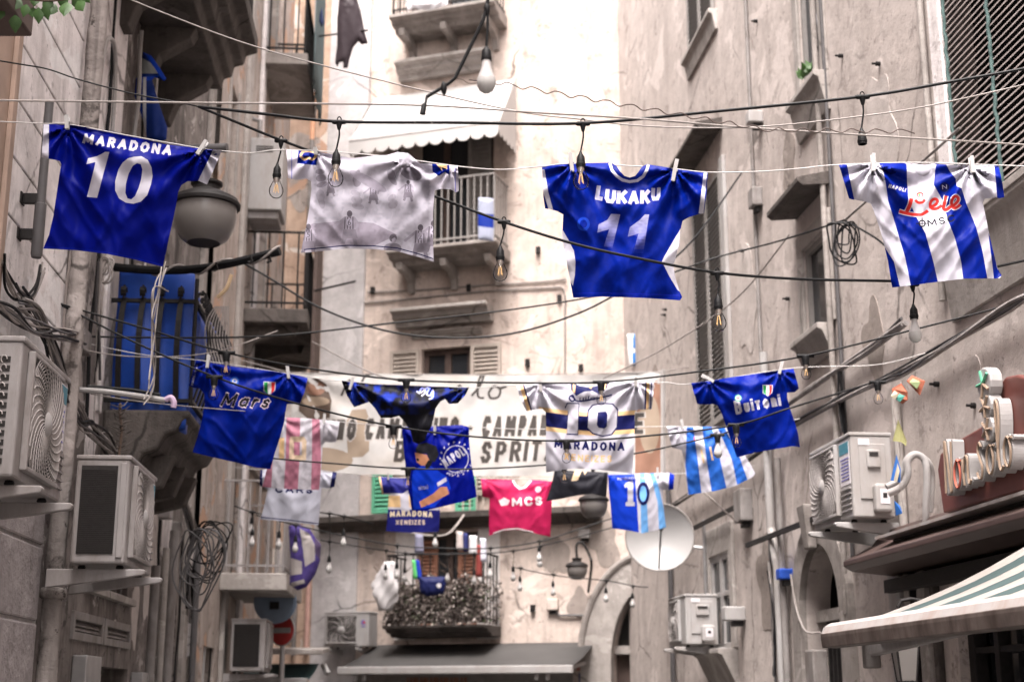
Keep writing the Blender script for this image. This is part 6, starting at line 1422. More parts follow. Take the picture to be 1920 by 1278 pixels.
# ================================================================== row 4
Y4 = 13.2
out12 = [(488, 880), (520, 878), (600, 880), (632, 885, 1), (627, 912), (615, 915), (603, 914), (601, 940), (597, 984, 1), (570, 981, 1), (540, 977, 1), (488, 973), (495, 950), (502, 918), (494, 912), (487, 910, 1)]
garment("jersey", "white jersey with navy cuffs hanging below the pink striped jersey", "jersey", out12, Y4 - .6, (.46, .465, .54),
        [(NAVY, [[(624, 880), (640, 880), (630, 916), (618, 916)], [(482, 876), (492, 876), (492, 915), (484, 915)]], "cuff"), (NAVY, block_text("CARS", (516, 923), (586, 925), 13, .26), "lettering", 'any'), (NAVY, [[(488, 968), (540, 973), (597, 980), (597, 982), (540, 975), (488, 970)]], "hem_stitching")],
        [], [(500, 882), (600, 882)], .05, .0, T=.05, fold=1.3, seed=12, grid=3.6)
out13 = [(710, 893), (740, 895), (770, 896), (800, 898), (826, 901, 1), (826, 935), (825, 955), (823, 996, 1), (770, 998, 1), (724, 995), (727, 960), (729, 926), (722, 927), (716, 926, 1)]
garment("jersey", "navy jersey with tan band and MARADONA XENEIZES below the portrait shirt", "jersey", out13, Y4, (.016, .018, .15),
        [(WHITE, [[(720, 924), (830, 926), (830, 930), (720, 928)], [(720, 950), (830, 952), (830, 956), (720, 954)]], "band"), (TAN, [[(720, 928), (830, 930), (830, 952), (720, 950)]], "band"), (WHITE, [[(750, 928), (765, 918), (768, 958), (752, 958)]], "number"), (TAN, [[(710, 890), (713, 890), (720, 930), (716, 930)]], "cuff"),
         ((.70, .60, .42), block_text("MARADONA", (731, 969), (811, 970), 11, .24, -2), "name_lettering", 'any'), ((.62, .50, .42), block_text("XENEIZES", (742, 983), (797, 983), 9, .24), "name_lettering", 'any')],
        [], [(728, 897), (815, 900)], .05, .0, T=.06, fold=1.2, seed=13, grid=3.4)
peg(728, 893, Y4 - .05, 0, "pale clothespin on the navy banded jersey", .06, M_ledgrey)
neck14 = [(963, 899), (968, 908), (975, 914), (984, 911), (990, 904), (994, 899)]
out14 = [(902, 897), (930, 898)] + neck14 + [(1015, 900), (1036, 902), (1035, 940), (1033, 975), (1032, 1006, 1), (1010, 1001, 1), (990, 995, 1), (965, 992, 1), (940, 995, 1), (917, 1004), (917, 960), (918, 933), (911, 932), (904, 931, 1)]
garment("jersey", "crimson pink jersey with white MCS lettering", "jersey", out14, Y4, (.44, .018, .085),
        [((.74, .72, .74), block_text("MCS", (960, 949), (1017, 946), 16, .25), "sponsor_lettering", 'any'), ((.74, .60, .64), [[(935, 938), (945, 932), (956, 938), (952, 946), (940, 948)]], "emblem"), ((.72, .35, .45), [ell(1009, 917, 6, 6, 10)], "badge"), ((.75, .7, .72), [band(neck14[::-1], -3.5)], "collar"), ((.7, .62, .66), [[(925, 998), (945, 991), (970, 989), (1000, 996), (1000, 998), (970, 991.5), (945, 993.5), (925, 1000)]], "hem_stripe")],
        [], [(912, 898), (1030, 902)], .05, .0, T=.06, fold=1.3, seed=14, grid=3.4)
out15 = [(1040, 880), (1075, 882), (1140, 885), (1139, 905), (1137, 931, 1), (1110, 925, 1), (1085, 928, 1), (1050, 935, 1), (1024, 939), (1032, 915), (1037, 895)]
garment("jersey", "black shirt with tan shape hanging behind the white banded jersey", "jersey", out15, Y4 - .7, (.02, .02, .026), [((.55, .42, .28), [[(1078, 881), (1091, 881), (1083, 900), (1071, 901)], [(1094, 881), (1102, 881), (1096, 890)]], "printed_shape", "lettering_halo")], [], [(1045, 882), (1135, 886)], .05, .0, T=.06, fold=1.3, seed=15, grid=3.6)
out16 = [(1140, 890), (1170, 888), (1200, 887), (1230, 886), (1258, 886), (1264, 890, 1), (1263, 917), (1256, 918), (1243, 918), (1243, 930), (1245, 960), (1249, 988, 1), (1230, 993, 1), (1205, 999, 1), (1180, 994, 1), (1148, 990), (1145, 950), (1142, 925), (1141, 915)]
SKY = (.13, .32, .62)
garment("jersey", "half blue, half sky striped jersey with number 10 before the satellite dish", "jersey", out16, Y4 - .2, (.006, .035, .42),
        [(WHITE, [[(1190, 885), (1270, 882), (1270, 1000), (1198, 1000), (1195, 950)]], "striped_half"), (SKY, [[(1199, 885), (1209, 885), (1213, 940), (1216, 1000), (1202, 1000), (1201, 940)], [(1218, 885), (1226, 885), (1236, 915), (1246, 960), (1252, 992), (1236, 996), (1233, 940)]], "stripe"), ((.004, .02, .34), [[(1255, 880), (1270, 880), (1270, 922), (1253, 922)]], "cuff"),
         (WHITE, [[(1171, 908), (1178, 902), (1187, 902), (1187, 940), (1190, 941), (1190, 948), (1173, 948), (1173, 941), (1177, 940), (1177, 912), (1171, 914)]], "number"), (NAVY, [ell(1206, 925, 12, 22, 20), ell(1206, 925, 6.5, 15, 20)], "number"), (SKY, [ell(1206, 925, 6.5, 15, 20)], "number"), (WHITE, line_text("MARADONA", (1158, 900), (1212, 897), 5, 0, 0, .03), "name_lettering")],
        [], [(1150, 890), (1233, 887)], .05, .0, T=.06, fold=1.3, seed=16, grid=3.6)
peg(1233, 883, Y4 - .25, 0, "pale clothespin on the half blue half striped jersey", .07)

# ================================================================== other washing
out = [(636, -6), (668, -6), (676, 20), (684, 60), (690, 82), (678, 84), (672, 78), (662, 90), (656, 110), (652, 128), (644, 128), (643, 116), (636, 118), (633, 126), (628, 118), (632, 85), (632, 40)]
garment("washing", "dark trousers hung on a rod at the top, left of the facade", "washing", out, 16.7, (.045, .035, .04), (), (), [(640, -4), (665, -4)], 0, 0, T=.05, fold=3, seed=21, grid=4, group="dark washing at the top")
out = [(604, 14), (606, 30), (608, 44), (603, 52), (598, 40), (600, 24)]
garment("washing", "small navy sock hanging left of the dark trousers at the top", "washing", out, 16.9, (.03, .04, .09), (), (), [(604, 15)], 0, 0, T=.03, fold=2, seed=22, grid=4, group="dark washing at the top")
out = [(541, 985), (560, 982), (580, 990), (590, 1005), (602, 1020), (600, 1050), (592, 1075), (575, 1100), (558, 1106), (543, 1095), (545, 1050)]
garment("washing", "purple and grey chequered cloth draped on the lower far-left balcony", "washing", out, 15.0, (.06, .042, .16), [((.34, .31, .30), [[(562, 990), (580, 1000), (592, 1025), (590, 1050), (572, 1062), (568, 1030)], [(545, 1045), (566, 1052), (566, 1075), (545, 1078)], [(545, 1092), (570, 1085), (572, 1092), (548, 1100)]], "check"), ((.07, .05, .10), [[(590, 1005), (604, 1018), (600, 1050), (590, 1035)]], "check")], (), [(550, 985), (585, 1000)], 0, 0, T=.06, fold=3, seed=23, grid=4, group="washing on the balconies")
out = [(785, 1081), (810, 1080), (834, 1080), (836, 1095), (832, 1112), (812, 1116), (800, 1117), (788, 1110)]
garment("washing", "navy shorts with white badge pegged on the planted balcony", "washing", out, 18.0, (.014, .018, .075), [((.7, .68, .68), [ell(823, 1097, 4.5, 4.5, 12)], "badge")], (), [(790, 1082), (830, 1082)], 0, 0, T=.05, fold=2.5, seed=24, grid=3.5, group="washing on the balconies")
WASH = [((778, 1000), (793, 1036), (.22, .22, .30), "grey blue vest on the line left of the red-brown shutters"), ((856, 995), (868, 1030), (.52, .46, .44), "pale pink towel on the line over the red-brown shutters"), ((868, 998), (877, 1032), (.03, .035, .12), "navy cloth on the line beside the pale pink towel"), ((880, 1003), (894, 1038), (.66, .66, .68), "white towel on the line right of the navy cloth"), ((900, 1008), (911, 1052), (.62, .63, .72), "white and blue cloth at the right end of the balcony line"), ((893, 1020), (902, 1080), (.22, .05, .045), "dark red cloth hanging at the right of the shutters")]
for k, ((xa, ya), (xb, yb_), cc, lab) in enumerate(WASH):
    garment("washing", lab, "washing", [(xa, ya), (xb, ya + 1), (xb + 1, (ya + yb_) / 2), (xb + 2, yb_), ((xa + xb) / 2, yb_ + 2), (xa - 1, yb_ - 1), (xa, (ya + yb_) / 2)], 18.4, cc, (), (), [(xa + 2, ya), (xb - 2, ya)], 0, 0, T=.04, fold=3, seed=30 + k, grid=4, group="washing on the balconies")
for k, (xa, cc, lab) in enumerate(((772, (.12, .5, .16), "bright green cloth strip left of the navy shorts"), (779, (.02, .05, .4), "blue cloth strip left of the navy shorts"))):
    garment("washing", lab, "washing", [(xa, 1048), (xa + 7, 1050), (xa + 13, 1084), (xa + 3, 1085)], 18.2, cc, (), (), [(xa + 3, 1050)], 0, 0, T=.03, fold=2, seed=40 + k, grid=4, group="washing on the balconies")
garment("washing", "white shirt hung before the topmost window of the facade", "washing", [(757, -6), (800, -8), (838, -8), (840, 8), (822, 16), (800, 20), (775, 16), (765, 22)], 19.0, (.6, .58, .6), (), (), [(765, -5), (830, -6)], 0, 0, T=.05, fold=2.5, seed=43, grid=4, group="washing on the balconies")
garment("washing", "blue and white towel hung at the corner between facade and right building", "washing", [(1176, 626), (1196, 625), (1197, 655), (1198, 684), (1180, 686), (1177, 655)], 18.6, (.66, .65, .65), [((.02, .17, .48), [[(1187, 626), (1195, 626), (1196, 653), (1187, 653)], [(1186, 662), (1195, 660), (1194, 686), (1187, 688)]], "stripe")], (), [(1180, 627), (1194, 626)], 0, 0, T=.03, fold=2, seed=44, grid=4, group="washing on the balconies")
garment("washing", "blue and white shirt on the railing of the upper facade balcony", "washing", [(897, 370), (925, 372), (926, 400), (925, 452), (897, 450), (896, 410)], 18.9, (.28, .30, .38), [((.012, .03, .22), [[(896, 400), (928, 402), (928, 428), (896, 424)]], "panel")], (), [(900, 372), (922, 373)], 0, 0, T=.03, fold=2, seed=45, grid=4, group="washing on the balconies")
# blue bag-like flag at upper left
out = [(268, 98), (284, 105), (300, 128), (312, 148), (308, 152), (290, 145), (285, 150), (300, 200), (314, 240), (312, 262), (300, 266), (275, 258), (270, 230), (252, 180), (254, 150), (262, 138)]
garment("flag", "torn blue and grey cloth hanging on the left wall above the lantern", "flag", out, 9.6, (.012, .03, .16), [((.30, .32, .32), [[(266, 108), (282, 118), (298, 138), (262, 138)]], "grey_patch"), ((.01, .05, .42), [[(268, 98), (286, 104), (314, 148), (306, 153), (275, 105)], [(252, 182), (256, 145), (300, 142), (290, 150), (268, 152), (262, 185), (272, 225), (270, 250)]], "blue_border"), ((.5, .5, .52), [[(268, 145), (274, 145), (274, 258), (268, 250)]], "white_stripe")], (), [(270, 100), (308, 150)], 0, 0, T=.04, fold=2, seed=46, grid=4, group=None)
# plastic bag
def bagf(s, t):
    a = s * 2 * math.pi; rr = (.03 + .12 * math.sin(math.pi * (.06 + .9 * t)) ** .8) * (1 + .22 * math.sin(3 * a + 9 * t) + .12 * math.sin(7 * a - 15 * t)); x = 722 + 10 * (.5 - t)
    c = P(725, 1052 + (1 - t) * 92, 18.1); return c + Vector((rr * math.cos(a) + .06 * (t - .5), rr * .5 * math.sin(a), 0))
sheet("plastic_bag", "crumpled white plastic bag hanging left of the planted balcony", "bag", bagf, 28, 18, M_plastic)

# ------------------------------------------------------------------ cables and bulb strings
def cable(name, label, pts, r, mat, cat="cable", group="cables strung across the street", n=8, seg=6):
    q = smoothpath([P(*p) for p in pts], n); return tag(MB().tube(q, r, seg).build(name, mat, None, smooth=True), label, cat, group)
def filament_bulb(t, c, r, k=1.0):
    "clear bulb under socket point c"
    prof = [(.013, 0), (.014, -.012), (.022, -.028), (.029, -.045), (.030, -.058), (.026, -.072), (.016, -.083), (.0, -.087)]
    g = MB().lathe([(a * k, b * k) for a, b in prof], c, 20, caps=False).build("glass_bulb", M_glass, t, smooth=True)
    MB().lathe([(.012 * k, .004), (.0125 * k, -.010 * k), (.006 * k, -.022 * k), (.004 * k, -.03 * k)], c, 10).build("stem_mount", M_brass, t, smooth=True)
    for a in range(4):
        x, y = .008 * math.cos(a * 1.57 + .5) * k, .008 * math.sin(a * 1.57 + .5) * k
        MB().tube([c + Vector((x * .5, y * .5, -.024 * k)), c + Vector((x * 1.3, y * 1.3, -.062 * k))], .0017 * k, 5).build("filament", M_filament, t)
def led_bulb(t, c, k=1.0):
    MB().lathe([(.0135 * k, .0), (.0145 * k, -.02 * k), (.024 * k, -.05 * k), (.0285 * k, -.062 * k)], c, 20).build("bulb_collar", M_ledgrey, t, smooth=True)
    MB().lathe([(.0285 * k, -.0621 * k), (.030 * k, -.072 * k), (.029 * k, -.085 * k), (.022 * k, -.1 * k), (.012 * k, -.108 * k), (0, -.11 * k)], c, 20, caps=False).build("bulb_globe", M_bulbwhite, t, smooth=True)
def drop_lamp(root, top, sock, bulb, k=1.0, lean=0):
    "T connector on the cable at top, short cord, socket whose rim is at sock"
    m = MB(); m.tube([top + Vector((-.03 * k, 0, -lean * .03)), top + Vector((-.022 * k, 0, -lean * .022)), top + Vector((.022 * k, 0, lean * .022)), top + Vector((.03 * k, 0, lean * .03))], [.007 * k, .010 * k, .010 * k, .007 * k], 10)
    m.tube([top, top + Vector((0, 0, -.012 * k)), top + Vector((0, 0, -.035 * k))], [.015 * k, .012 * k, .006 * k], 10)
    for j in range(8):
        a0, a1 = math.pi * j / 8, math.pi * (j + 1) / 8
        m.tube([top + Vector((.009 * k * math.cos(a0), 0, .008 * k + .016 * k * math.sin(a0))), top + Vector((.009 * k * math.cos(a1), 0, .008 * k + .016 * k * math.sin(a1)))], .0028 * k, 5)
    hold = m.build("cable_connector", M_black, root, smooth=True)
    s0 = sock + Vector((0, 0, .065 * k)); L = (top - s0).length
    MB().tube(smoothpath([top + Vector((0, 0, -.03 * k)), top.lerp(s0, .5) + Vector((.006, 0, 0)), s0], 5), .004 * k, 6).build("drop_cord", M_black, hold, smooth=True)
    MB().lathe([(.005 * k, .066 * k), (.008 * k, .056 * k), (.017 * k, .04 * k), (.0185 * k, .015 * k), (.0205 * k, .013 * k), (.0205 * k, .004 * k), (.0185 * k, .002 * k), (.0185 * k, -.006 * k), (.014 * k, -.006 * k), (.012 * k, .01 * k)], sock, 16, caps=False).build("socket", M_black, hold, smooth=True)
    if bulb == 'fil': filament_bulb(hold, sock + Vector((0, 0, -.006 * k)), 1, k * 1.12)
    elif bulb == 'led': led_bulb(hold, sock + Vector((0, 0, -.006 * k)), k)
    return hold
def string(label, pts, r, lamps, k=1.0, n=8):
    root = thing("string_lights", label, "string lights", P(*pts[len(pts) // 2]), "bulb strings over the street")
    MB().tube(smoothpath([P(*p) for p in pts], n), r, 7).build("cable", M_black, root, smooth=True)
    for (x, y, xs, ys, Y, b) in lamps: drop_lamp(root, P(x, y, Y), P(xs, ys, Y), b, k)
    return root
string("upper bulb string with three dropped sockets above the first row of jerseys", [(372, 200, 5.75), (500, 214, 5.7), (636, 228, 5.65), (860, 230, 5.6), (1093, 231, 5.6), (1350, 208, 5.6), (1617, 181, 5.55), (1780, 154, 5.5), (1960, 122, 5.4)], .0068,
       [(636, 229, 630, 307, 5.65, 'fil'), (1093, 232, 1089, 312, 5.6, 'fil'), (1617, 182, 1617, 268, 5.55, None)])
string("slanting bulb string crossing in front of the Lukaku jersey", [(372, 200, 5.78), (450, 232, 5.9), (527, 263, 6.0), (650, 308, 6.1), (815, 368, 6.05), (945, 416, 5.95), (1080, 458, 5.85), (1200, 485, 5.85), (1345, 511, 5.9), (1500, 523, 6.0), (1675, 527, 6.1), (1712, 532, 6.1), (1960, 480, 6.2)], .0062,
       [(527, 264, 519, 332, 6.0, 'fil'), (945, 416, 938, 486, 5.95, 'fil'), (1345, 512, 1347, 578, 5.9, 'fil'), (1711, 533, 1714, 596, 6.08, 'led')], .97)
Ya = 8.25
def rowstring(label, pts, r, bulbs, k):
    root = thing("string_lights", label, "string lights", P(*pts[len(pts) // 2]), "bulb strings over the street")
    MB().tube(smoothpath([P(*p) for p in pts], n=8), r, 7).build("cable", M_black, root, smooth=True)
    for (x, y, Y, b) in bulbs:
        top = P(x, y, Y); m = MB(); m.tube([top + Vector((-.05 * k, 0, 0)), top + Vector((.05 * k, 0, 0))], .011 * k, 8)
        m.lathe([(.02 * k, -.0), (.024 * k, -.012 * k), (.02 * k, -.03 * k), (.019 * k, -.055 * k)], top, 14); h = m.build("bulb_holder", M_black, root, smooth=True)
        (filament_bulb if b == 'fil' else (lambda t, c, r_, kk: led_bulb(t, c, kk)))(h, top + Vector((0, 0, -.055 * k)), 1, k)
rowstring("bulb string sagging just above the second row of jerseys", [(60, 545, 7.6), (115, 570, 7.7), (280, 618, 7.9), (425, 661, 8.1), (590, 692, 8.3), (760, 712, 8.4), (950, 717, 8.4), (1127, 716, 8.4), (1320, 695, 8.3), (1510, 667, 8.1), (1720, 616, 7.9), (1918, 565, 7.7)], .006, [(425, 661, 8.1, 'fil'), (762, 712, 8.38, 'fil'), (1127, 716, 8.4, 'fil'), (1510, 667, 8.1, 'fil')], 1.0)
rowstring("bulb string sagging across the Mars and Buitoni jerseys", [(115, 572, 7.72), (250, 640, 7.8), (400, 705, 7.9), (560, 757, 8.1), (740, 799, 8.3), (900, 819, 8.4), (1062, 826, 8.4), (1220, 816, 8.35), (1380, 796, 8.3), (1480, 765, 8.2), (1600, 728, 8.3), (1690, 700, 8.4)], .006, [(402, 706, 7.9, 'fil'), (738, 799, 8.3, 'fil'), (1062, 826, 8.4, 'fil'), (1380, 796, 8.3, 'fil'), (1645, 716, 8.3, 'fil')], .95)
rowstring("bulb string sagging below the white banded jersey", [(480, 856, 9.8), (620, 868, 9.9), (765, 878, 10.0), (900, 878, 10.0), (1058, 868, 10.0), (1200, 848, 10.0), (1345, 815, 9.9), (1440, 786, 9.8)], .006, [(765, 878, 9.98, 'fil'), (1058, 868, 9.98, 'fil'), (1345, 815, 9.88, 'led')], 1.0)
# far strings with small opal bulbs
def farstring(label, pts, bulbs):
    root = thing("string_lights", label, "string lights", P(*pts[len(pts) // 2]), "bulb strings over the street")
    MB().tube(smoothpath([P(*p) for p in pts], n=6), .007, 6).build("cable", M_black, root)
    for (x, y, d, Y) in bulbs: drop_lamp(root, P(x, y, Y), P(x - 1, y + d, Y), 'led', 1.0)
farstring("far bulb string above the planted balcony, upper of three", [(480, 965, 14.6), (560, 985, 14.7), (640, 1003, 14.8), (745, 1022, 14.9), (830, 1027, 15), (920, 1027, 15), (1010, 1015, 15), (1075, 995, 15), (1180, 960, 15)], [(555, 984, 30, 14.7), (745, 1022, 42, 14.9), (817, 985, 20, 14.8), (920, 1027, 36, 15), (1012, 1014, 18, 15)])
farstring("far bulb string above the planted balcony, middle of three", [(600, 1012, 16.2), (700, 1028, 16.3), (760, 1036, 16.4), (870, 1038, 16.4), (963, 1032, 16.4), (1060, 1012, 16.3), (1160, 985, 16.2)], [(618, 1015, 35, 16.2), (724, 1031, 36, 16.3), (760, 1036, 36, 16.4), (840, 1040, 32, 16.4), (890, 1038, 38, 16.4), (963, 1032, 38, 16.4), (1013, 1024, 20, 16.4)])
farstring("far bulb string with tiny bulbs before the stone portal", [(600, 960, 14), (645, 967, 14.2), (700, 982, 14.5)], [(645, 967, 36, 14.2), (618, 962, 90, 14.2)])
farstring("far bulb string dropping small bulbs beside the bowl lantern", [(960, 1062, 17), (1040, 1078, 17), (1137, 1088, 17), (1190, 1098, 17), (1215, 1100, 17)], [(976, 1064, 25, 17), (1038, 1076, 22, 17), (1137, 1088, 22, 17), (1187, 1098, 22, 17)])
farstring("far bulb string in front of the lower far-left balcony", [(440, 948, 13.8), (475, 960, 13.8), (525, 968, 13.8), (560, 978, 14)], [(474, 960, 42, 13.8), (524, 968, 38, 13.8), (473, 960, 20, 13.9)])
# hanging lamp at the top centre
Yt = 4.0
root = thing("hanging_lamp", "big white bulb hanging on a kinked black cable at top centre", "lamp", P(911, 60, Yt))
MB().tube([P(922, -60, Yt), P(913, 12, Yt), P(906, 38, Yt), P(880, 92, Yt), P(853, 147, Yt), P(842, 156, Yt), P(820, 170, Yt), P(800, 182, Yt)], .0058, 8).build("cable", M_black, root, smooth=True)
MB().tube([P(915, 20, Yt), P(914, 55, Yt), P(912, 88, Yt)], .0042, 8).build("drop_cord", M_black, root)
c = P(912, 112, Yt)
MB().lathe([(.005, .042), (.009, .036), (.0145, .028), (.0155, .008), (.0165, .007), (.0165, 0), (.0155, -.004)], c, 18).build("socket", M_black, root, smooth=True)
led_bulb(root, c + Vector((0, 0, -.003)), .97 * 1.0)
for (x, y) in ((913, 18), (832, 166)):
    p = P(x, y, Yt); MB().tube([p + Vector((-.002, 0, .022)), p + Vector((0, 0, .012)), p, p + Vector((.001, 0, -.014)), p + Vector((.002, 0, -.024))], [.003, .009, .010, .007, .002], 10).build("cable_connector", M_black, root, smooth=True)
MB().tube([P(800, 182, Yt), P(798, 193, Yt), P(795, 197, Yt), P(792, 214, Yt)], [.004, .004, .008, .0095], 9).build("cable_plug", M_black, root, smooth=True)
MB().tube(smoothpath([P(853, 147, Yt), P(868, 150, Yt), P(878, 156, Yt), P(895, 156, Yt)], 5), .0012, 5).build("tie_wire", M_darkwood, root)
MB().tube(smoothpath([P(790, 215, Yt), P(783, 222, Yt), P(778, 230, Yt)], 5), .0008, 4).build("tie_wire", M_greycable, root)
MB().tube(smoothpath([P(798, 200, Yt), P(806, 222, Yt), P(812, 236, Yt)], 5), .0008, 4).build("tie_wire", M_greycable, root)
# wires: label, points (px, py, Y), radius, material
cable("wire", "taut pale wire across the whole street below the hanging lamp", [(-40, 188, 4.6), (380, 193, 4.7), (770, 197, 4.6), (1000, 211, 4.7), (1200, 223, 4.8), (1440, 242, 4.9), (1960, 274, 5.0)], .0036, M_greycable)
cable("wire", "thin wire slanting down from top left and rising to the right blind", [(200, -20, 6.4), (300, 22, 6.4), (480, 88, 6.5), (720, 152, 6.5), (960, 207, 6.5), (1090, 224, 6.5), (1200, 236, 6.5), (1330, 240, 6.5), (1450, 236, 6.4), (1600, 220, 6.3), (1740, 199, 6.2), (1960, 150, 6.0)], .0036, M_greycable)
cable("wire", "thin dark wire from the left edge to the start of the bulb strings", [(-40, 108, 5.8), (40, 121, 5.8), (90, 130, 5.8), (150, 150, 5.8), (250, 176, 5.8), (340, 193, 5.8), (372, 200, 5.77)], .0034, M_black)
wav = [(860 + 16.5 * i, 150 + (i * 16.5) * (.24 if i < 24 else .10 if i < 34 else .03) + (0 if i < 24 else 57 if i < 34 else 96) + (5 if i % 3 == 0 else -2 if i % 3 == 1 else 0), 4.9) for i in range(0, 52)]
wav = []
yy = 153
for i in range(54):
    x = 920 + 15 * i; yy = 153 + (x - 920) * .175 if x < 1440 else 244 + (x - 1440) * .008; wav.append((x, yy + 4.5 * math.sin(i * 2.05), 4.85))
cable("wire", "thin wavy wire running right from the hanging lamp", [(880, 150, 4.3), (900, 152, 4.7)] + wav, .0022, M_darkwood, n=3)
YL = [(-40, 226, 6.0), (82, 232, 6.0), (127, 233, 6.0), (250, 256, 6.0), (380, 279, 6.0), (416, 283, 6.0), (470, 287, 5.98), (537, 281, 5.96), (700, 291, 5.96), (860, 312, 5.98), (940, 318, 6.05), (1016, 312, 6.16), (1071, 307, 6.18), (1180, 311, 6.19), (1266, 317, 6.18), (1327, 323, 6.14), (1420, 322, 6.05), (1500, 316, 5.95), (1573, 309, 5.9), (1720, 305, 5.89), (1872, 310, 5.88), (1960, 313, 5.85)]
cable("clothesline", "pale clothesline carrying the first row of jerseys", YL, .0028, M_whitecable, "clothesline", None)
cable("clothesline", "pale clothesline carrying the second row of jerseys", [(40, 612, 8.6), (240, 660, 8.8), (390, 677, 8.92), (577, 706, 8.92), (640, 714, 9), (880, 726, 9), (968, 722, 8.92), (1226, 716, 8.92), (1296, 719, 8.85), (1488, 690, 8.82), (1640, 684, 8.7), (1735, 662, 8.6)], .0028, M_whitecable, "clothesline", None)
cable("clothesline", "pale clothesline carrying the portrait shirt and pink striped jersey", [(430, 770, 10.9), (505, 780, 10.92), (637, 790, 10.92), (753, 800, 10.62), (879, 800, 10.62), (1000, 804, 10.8), (1250, 799, 10.92), (1364, 800, 10.92), (1500, 785, 10.9)], .003, M_whitecable, "clothesline", None)
cable("clothesline", "pale clothesline carrying the farthest row of jerseys", [(440, 875, 12.6), (488, 880, 12.62), (632, 885, 12.62), (710, 893, 13.2), (826, 900, 13.2), (902, 897, 13.22), (1040, 896, 13.22), (1140, 889, 13.0), (1264, 888, 13.0), (1420, 872, 13)], .003, M_whitecable, "clothesline", None)
cable("cable", "black cable rising right to the coil under the striped jersey", [(60, 625, 8.5), (230, 632, 8.8), (500, 630, 9.5), (730, 606, 9.8), (960, 580, 10), (1130, 552, 10), (1250, 515, 10), (1345, 482, 10.1), (1460, 452, 9.9), (1585, 412, 9.4)], .007, M_black)
cable("cable", "dark cable from the coil rising to behind the striped jersey", [(1585, 412, 9.4), (1640, 365, 9.0), (1720, 310, 8.4), (1800, 240, 8.0)], .009, M_pipe)
cable("cable", "dark cable running right from the coil", [(1585, 414, 9.4), (1640, 445, 9.0), (1720, 500, 8.6), (1860, 500, 8.0), (1960, 470, 7.4)], .007, M_black)
cable("cable", "sagging dark cable between the drying pole and the Lukaku jersey", [(455, 492, 11), (520, 530, 11), (590, 572, 11), (680, 608, 11), (770, 628, 11), (870, 633, 11), (960, 625, 11), (1050, 600, 11), (1140, 560, 11), (1280, 470, 11), (1390, 325, 12.2)], .009, M_black)
cable("cable", "thin grey cable from the black cable down to the banner end", [(1480, 440, 10), (1380, 560, 11), (1250, 650, 12), (1130, 710, 12.5)], .006, M_greycable)
cable("cable", "grey cable slanting down from the wooden screen to the second row", [(585, 640, 12), (640, 670, 12), (700, 700, 11), (760, 716, 9)], .006, M_greycable)
cable("cable", "thin grey wire sagging in front of the blue tarpaulin", [(20, 620, 8), (110, 645, 8.2), (220, 666, 8.6), (330, 668, 8.9), (420, 655, 9.2), (520, 620, 10)], .004, M_greycable)
cable("cable", "thin lilac wire below the white conduit at left", [(170, 738, 7.9), (260, 752, 8.1), (380, 764, 8.4), (480, 772, 9)], .003, M_greycable)
cable("cable", "pale cable sagging from the far facade window to the dish", [(870, 965, 19), (840, 1000, 18.6), (800, 1003, 18.5), (770, 998, 18.6)], .015, M_greycable)
cable("cable", "pale cable slanting from the white striped jersey to the right wall", [(1300, 905, 13), (1340, 940, 13), (1380, 975, 13.2), (1432, 1003, 13.4)], .009, M_greycable)

# cable bundles on the walls
def wallrun(label, W, pix, out, rs, mats, spread=.03, n=7, seed=1, cat="cable bundle", group="cable bundles on the walls"):
    rnd = random.Random(seed); root = thing("cable_bundle", label, cat, W.pt(*W.uz(*pix[len(pix) // 2], out), out), group)
    for k in range(n):
        pts = []
        for (x, y) in pix:
            u, z = W.uz(x, y, out); pts.append(W.pt(u + rnd.uniform(-spread, spread), z + rnd.uniform(-spread, spread), out + rnd.uniform(0, .03)))
        MB().tube(smoothpath(pts, 6), rs[k % len(rs)], 6).build("cable", mats[k % len(mats)], root, smooth=True)
    return root
MK = [M_black, M_darkpipe, M_pipe, M_greycable]
wallrun("thick cable bundle slanting along the right wall below the striped jersey", WR, [(1960, 540), (1900, 575), (1790, 640), (1690, 700), (1600, 738), (1500, 790), (1420, 850), (1330, 905), (1240, 965)], .06, [.011, .008, .014, .007], MK, .03, 8, 3)
wallrun("upper pair of cables slanting along the right wall", WR, [(1700, 600), (1620, 660), (1540, 720), (1460, 770), (1400, 800)], .04, [.02, .012], [M_pipe, M_darkpipe], .03, 3, 4)
wallrun("black cable drop on the right wall beside the white air conditioner", WR, [(1578, 700), (1582, 760), (1586, 810)], .05, [.009], [M_black], .02, 3, 5)
wallrun("tangle of wires running down the right wall by the grey waste pipe", WR, [(1445, 1060), (1452, 1120), (1455, 1180), (1456, 1260)], .05, [.007, .01, .006], MK, .05, 6, 6)
wallrun("pale looping flex hanging from the blue tap on the right wall", WR, [(1487, 1075), (1490, 1110), (1496, 1150), (1512, 1182), (1540, 1186)], .07, [.009], [M_greycable], .004, 1, 7)
wallrun("tangled wires on the left wall above the finned air conditioner", WL, [(30, 560), (70, 600), (105, 690), (140, 780), (165, 800), (200, 830), (220, 870)], .06, [.008, .006, .01, .005], MK, .07, 11, 8)
wallrun("wires looping on the pale left wall below the conduit", WL, [(0, 480), (12, 530), (35, 552), (60, 546), (75, 500)], .05, [.006, .007], [M_greycable, M_black], .03, 5, 9)
wallrun("dark wires dropping to the left edge air conditioner", WL, [(-20, 560), (20, 590), (60, 612), (110, 625), (150, 630)], .08, [.008, .006], MK, .04, 8, 10)
wallrun("wires trailing down the middle left wall below the tarpaulin balcony", WL, [(330, 905), (345, 950), (360, 1010), (352, 1080), (350, 1150)], .05, [.009, .012, .007], MK, .09, 10, 11)
